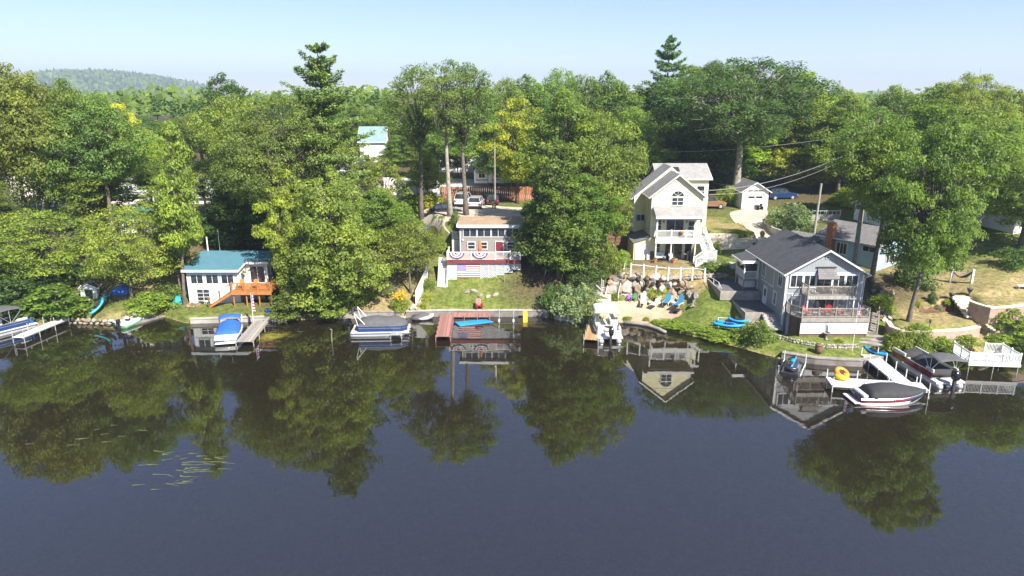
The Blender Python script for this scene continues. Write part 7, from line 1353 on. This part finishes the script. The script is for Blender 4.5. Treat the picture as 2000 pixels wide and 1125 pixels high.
# right lawn: hammock, urns, lamp
a_, b_ = G(1856, 552), G(1897, 553); t = thing('hammock', 'grey hammock hung between two white posts on the upper right lawn', 'hammock', a_)
for q in (Vector((0, 0, 0)), b_ - a_): MB().box(q.x - .1, q.x + .1, q.y - .1, q.y + .1, q.z - .3, q.z + 1.5).build('post', M['vinyl'], t)
d_ = b_ - a_; n = 12; MB().loft([[Vector((d_.x * u, d_.y * u + w, d_.z * u + 1.3 - .75 * math.sin(math.pi * u) + .12 * abs(w))) for w in (-.35 * math.sin(math.pi * u) - .03, -.1, .1, .35 * math.sin(math.pi * u) + .03)] + [Vector((d_.x * u, d_.y * u, d_.z * u + 1.26 - .75 * math.sin(math.pi * u)))] for u in [.05 + .9 * i / n for i in range(n + 1)]]).build('hammock_cloth', M['greyfab'], t, True); MB().path([d_ * u + Vector((0, 0, 1.3 - .25 * math.sin(math.pi * u))) for u in [i / 8 for i in range(9)]], .03, 5).build('rope', M['vinyl'], t)
for (px, py), lb in (((1857, 588), 'dark garden urn with pale flowers on the mulch bed side of the terrace steps'), ((1891, 586), 'dark garden urn with pale flowers at the top of the upper block wall')):
    t = thing('garden_urn', lb, 'urn', G(px, py)); MB().lathe([(.2, 0), (.2, .12), (.08, .2), (.07, .35), (.2, .5), (.27, .75), (.29, .8), (.22, .78)], (0, 0, 0), 12).build('urn', M['dark'], t, True); c = link('blossoms', PT['bush'][0][1], t); c.location = (0, 0, .75); c.scale = (.24, .24, .16); c.color = (.42, .40, .40, 1)
p = G(1813, 652); t = thing('path_lamp', 'black lamp on the lower block terrace wall', 'lamp', (p.x, p.y, 2.35)); MB().tube((0, 0, -.3), (0, 0, .35), .03, n=6).build('lamp_post', M['dark'], t); MB().lathe([(.06, .35), (.09, .4), (.09, .6), (.14, .62), (.03, .75)], (0, 0, 0), 8).build('lamp_head', M['dark'], t)
table('lawn_bench', 'white bench at the edge of the upper right lawn', G(1998, 566), 0, 'vinyl', 1.3, .5, .45, 'vinyl')
# ------------------------------------------------------------------ poles and wires
def pole(label, base, h, lean=0, arm=True, r=.15, m='wood_dull'):
    t = thing('utility_pole', label, 'pole', base); t.rotation_euler = (0, lean, 0); MB().tube((0, 0, -.6), (0, 0, h), r, r * .7, n=9).build('pole_shaft', M[m], t)
    if arm:
        MB().box(-.9, .9, -.06, .06, h - .75, h - .62).build('crossarm', M[m], t)
        for x in (-.8, -.3, .3, .8): MB().lathe([(.03, 0), (.06, .05), (.04, .14), (.02, .16)], (x, 0, h - .62), 7).build('insulator', M['alu'], t)
    return t
p = G(1588, 470); pole('pale wooden utility pole between the round bush and the blue house', p, 7.2, R(1.5), False, .17, 'wood_greyx'); q1 = G(967, 408); pole('tall utility pole at the edge of the gravel yard', q1, 9.2, 0, False, .13, 'wood_dull'); q2 = Vector((45.5, 88, hz(45.5, 88))); pole('utility pole among the trees behind the blue house', q2, 11.5, 0, True)
t = thing('yellow_guard', 'yellow marker at the foot of the gravel yard pole', 'marker', (q1.x - .3, q1.y - .2, q1.z)); MB().box(-.12, .12, -.05, .05, 0, 1.1).build('guard', M['yellow'], t, bevel=.02); MB().box(-.3, .3, -.02, .02, .6, .75).build('sign_plate', M['yellow'], t)
def wire(label, a, b, sag, r=.022, n=14): t = thing('overhead_wire', label, 'wire', a); d = Vector(b) - Vector(a); MB().path([d * (i / n) - Vector((0, 0, sag * 4 * (i / n) * (1 - i / n))) for i in range(n + 1)], r, 4).build('cable', M['metal_dark'] if r < .03 else M['alu'], t)
top2 = (q2.x, q2.y, q2.z + 11); wire('thick service cable drooping to the yellow house', atY(1385, 372, 95), top2, 1.3, .045); wire('second service cable below the thick one', atY(1385, 380, 95), (q2.x, q2.y, q2.z + 10.6), 1.6, .035); wire('high wire running behind the yellow house roof', atY(1290, 297, 112), (q2.x + 4, q2.y, q2.z + 13), .8, .03); wire('thin wire sloping across the dark wood', atY(1480, 340, 110), (q2.x, q2.y, q2.z + 11.6), .5, .025); wire('stay wire from the pale pole to the bank', (p.x + .2, p.y, p.z + 6.9), G(1575, 415), .05, .02)
# ------------------------------------------------------------------ vehicles
def car(label, loc, rz, m, L=4.4, W_=1.8, H_=1.48, name='parked_car', suv=False, cat='car'):
    t = thing(name, label, cat, loc, rz); hw = W_ / 2; z1 = H_ * .62
    if suv: prof = [(0, .35), (0, z1 * .95), (.12, z1 + .02), (.25, H_ * .98), (L * .58, H_), (L * .7, z1 + .05), (L * .98, z1 * .92), (L, .55), (L, .32)]
    else: prof = [(0, .35), (0, z1 * .9), (.55, z1), (1.05, H_ * .97), (L * .5, H_), (L * .68, z1 + .04), (L * .97, z1 * .8), (L, .5), (L, .3)]
    body = [(x, z) for x, z in prof if z <= z1 + .06]; MB().prism(body, -hw, hw).build('body', M[m], t, bevel=.07)
    cab = [(x, z) for x, z in prof if z > z1 - .02]; i0 = [(x, z) for x, z in prof if z > z1 + .1]; bx = .12 if suv else .55; fx = L * .7 if suv else L * .68
    MB().loft([[Vector((x, s * hw * k, z)) for s in (-1, 1) for x, z, k in (((bx, z1, .95), (i0[0][0], i0[0][1] - .02, .8), (i0[-1][0], i0[-1][1] - .02, .8), (fx, z1, .95)) if s < 0 else ((fx, z1, .95), (i0[-1][0], i0[-1][1] - .02, .8), (i0[0][0], i0[0][1] - .02, .8), (bx, z1, .95)))]]*1 + [[Vector((x, s * hw * .6, z)) for s in (-1, 1) for x, z in (((bx + .05, z1), (i0[0][0] + .05, i0[0][1] - .03), (i0[-1][0] - .05, i0[-1][1] - .03), (fx - .05, z1)) if s < 0 else ((fx - .05, z1), (i0[-1][0] - .05, i0[-1][1] - .03), (i0[0][0] + .05, i0[0][1] - .03), (bx + .05, z1)))]]) if 0 else None
    cb = MB(); x0, xa, xb, x1 = bx, i0[0][0], i0[-1][0], fx; zt = H_ - .03
    cb.add([(x0, -hw * .96, z1 - .03), (x1, -hw * .96, z1 - .03), (x1, hw * .96, z1 - .03), (x0, hw * .96, z1 - .03), (xa, -hw * .78, zt), (xb, -hw * .78, zt), (xb, hw * .78, zt), (xa, hw * .78, zt)], [(3, 2, 1, 0), (4, 5, 6, 7), (0, 1, 5, 4), (1, 2, 6, 5), (2, 3, 7, 6), (3, 0, 4, 7)]); cb.build('window_glass', M['glass'], t)
    r = MB().box(xa - .03, xb + .03, -hw * .79, hw * .79, zt, zt + .04).build('roof_panel', M[m], t, bevel=.015)
    for u in (0, .5, 1):
        for s in (-1, 1): xx0 = x0 + (x1 - x0) * u; xx1 = xa + (xb - xa) * u; MB().tube((xx0, s * hw * .955, z1), (xx1, s * hw * .785, zt), .035, n=5).build('pillar', M[m], t)
    wr = .34 if not suv else .38
    for x in (L * .18, L * .81):
        for s in (-1, 1):
            w = MB(Matrix.Translation((x, s * (hw - .08), wr)) @ Matrix.Rotation(R(90), 4, 'X')).lathe([(wr * .6, -.11), (wr, -.1), (wr, .1), (wr * .6, .11)], (0, 0, 0), 16).build('wheel', M['rubber'], t); MB(Matrix.Translation((x, s * (hw - .08), wr)) @ Matrix.Rotation(R(90), 4, 'X')).lathe([(.02, -.125), (wr * .6, -.12), (wr * .6, .12), (.02, .125)], (0, 0, 0), 12).build('rim', M['alu'], w)
    for s in (-1, 1): MB().box(-.025, .03, s * hw * .8 - .13, s * hw * .8 + .13, z1 * .62, z1 * .85).build('tail_light', M['red'], t); MB().box(L - .03, L + .02, s * hw * .72 - .16, s * hw * .72 + .16, z1 * .6, z1 * .78).build('headlight', M['gel'], t)
    MB().box(-.06, .02, -hw * .95, hw * .95, .3, .48).build('bumper', M['dark'], t); MB().box(L - .02, L + .05, -hw * .95, hw * .95, .28, .44).build('bumper', M['dark'], t); return t
M['cardark'] = mat('black_car_paint', (.015, .016, .02), .2, .1, coat=1); M['carwhite'] = mat('white_car_paint', (.62, .62, .62), .25, .04, coat=1); M['carbronze'] = mat('bronze_car_paint', (.22, .12, .07), .3, .1, coat=1); M['carblue'] = mat('blue_car_paint', (.010, .035, .11), .25, .1, coat=1); M['cargrey'] = mat('grey_car_paint', (.16, .17, .18), .25, .08, coat=1)
p = G(926, 410); car('white car with grey roof parked rear on at the gravel yard', (p.x, p.y, p.z + .05), R(84), 'carwhite', suv=True, H_=1.6); p = G(902, 408); car('white van partly hidden behind the pale stemmed tree', (p.x - .3, p.y + 1, p.z + .05), R(80), 'carwhite', 4.6, 1.85, 1.9, suv=True, name='parked_van', cat='van'); p = G(962, 405); car('dark car with pale load beside the gravel yard pole', (p.x, p.y + 1, p.z + .05), R(95), 'cardark', suv=True, H_=1.6); p = G(838, 420); car('black car parked side on behind the dark straight stem', (p.x, p.y + .5, p.z + .05), R(2), 'cardark', 4.5)
p = G(1378, 409); car('bronze jeep like off roader parked behind the yellow house', (p.x - 1.2, p.y + .8, p.z + .06), R(0), 'carbronze', 4.2, 1.85, 1.85, suv=True, name='off_roader'); p = G(1530, 396); car('blue pickup parked in the shade behind the garage', (p.x - 1.5, p.y + 3, p.z + .06), R(10), 'carblue', 4.8, 1.9, 1.8, suv=True, name='pickup', cat='pickup')
p = G(1479, 410); t = thing('riding_mower', 'small dark blue riding mower parked before the garage door', 'mower', (p.x, p.y + .3, p.z + .02), R(120)); MB().box(-.2, .75, -.35, .35, .35, .7).build('hood', M['carblue'], t, bevel=.08); MB().box(-.75, -.2, -.3, .3, .45, .6).build('seat', M['dark'], t, bevel=.05); MB().box(-.8, -.7, -.28, .28, .6, .95).build('seat_back', M['dark'], t, bevel=.03); MB().tube((-.15, 0, .65), (-.3, 0, 1.0), .02, n=5).build('steering_column', M['dark'], t)
for x, r in ((-.6, .26), (.6, .2)):
    for s in (-.42, .42): MB(Matrix.Translation((x, s, r)) @ Matrix.Rotation(R(90), 4, 'X')).lathe([(.05, -.1), (r, -.09), (r, .09), (.05, .1)], (0, 0, 0), 12).build('wheel', M['rubber'], t)
car_px = ((640, 402, 'cargrey', 'grey car in the gravel lot behind the big olive oak'), (300, 404, 'carwhite', 'white car in the gravel lot behind the upright lime tree'), (120, 398, 'cargrey', 'grey car in the gravel lot above the left bank'))
for px, py, m_, lb in car_px: p = G(px, py); car(lb, (p.x, p.y + 2, p.z + .08), R(15), m_, suv=True)
def trailer(label, px, py, rz, L=6.5):
    p = G(px, py); t = thing('camper_trailer', label, 'trailer', (p.x, p.y + 2, p.z + .06), rz); MB().prism([(0, .5), (L, .5), (L + .25, 1.4), (L - .2, 2.9), (.2, 2.95), (0, 2.4)], -1.15, 1.15).build('body', M['gel'], t, bevel=.08); MB().box(.3, L - .3, -1.17, -1.152, 1.0, 1.2).build('stripe', M['cargrey'], t); win(t, Fr(.8, -1.15), 0, 1.5, 1.0, .7, 2); win(t, Fr(3.6, -1.15), 0, 1.5, 1.2, .7, 2); door(t, Fr(2.4, -1.15), 0, .6, .65, 1.8, 'vinyl', 'cargrey'); MB().tube((L, 0, .45), (L + 1.2, 0, .45), .06, n=6).build('tow_bar', M['metal_dark'], t)
    for x in (L * .45, L * .6):
        for s in (-1.02, 1.02): MB(Matrix.Translation((x, s, .33)) @ Matrix.Rotation(R(90), 4, 'X')).lathe([(.05, -.11), (.33, -.1), (.33, .1), (.05, .11)], (0, 0, 0), 12).build('wheel', M['rubber'], t)
trailer('white camper trailer in the gravel lot left of the tall stems', 770, 396, R(12)); trailer('white camper trailer in the gravel lot behind the upright lime tree and white car', 380, 396, R(-8)); trailer('white camper trailer beyond the red fence', 925, 366, R(5)); trailer('white camper trailer in the gravel lot above the left thicket', 190, 394, R(6))
# ------------------------------------------------------------------ haze
def haze():
    m, nt, b = _new('summer_haze'); nt.nodes.remove(b); v = nt.nodes.new('ShaderNodeVolumePrincipled'); v.inputs['Color'].default_value = (.72, .85, 1.0, 1); v.inputs['Density'].default_value = 0.00032; v.inputs['Anisotropy'].default_value = .2
    nt.links.new(v.outputs[0], nt.nodes['Material Output'].inputs['Volume'])
    o = MB().box(-3200, 3200, -420, 4300, -5.2, 175).build('haze', m, None, kind='stuff'); o['label'] = 'pale summer haze softening the distant hill'; o['category'] = 'haze'
haze()
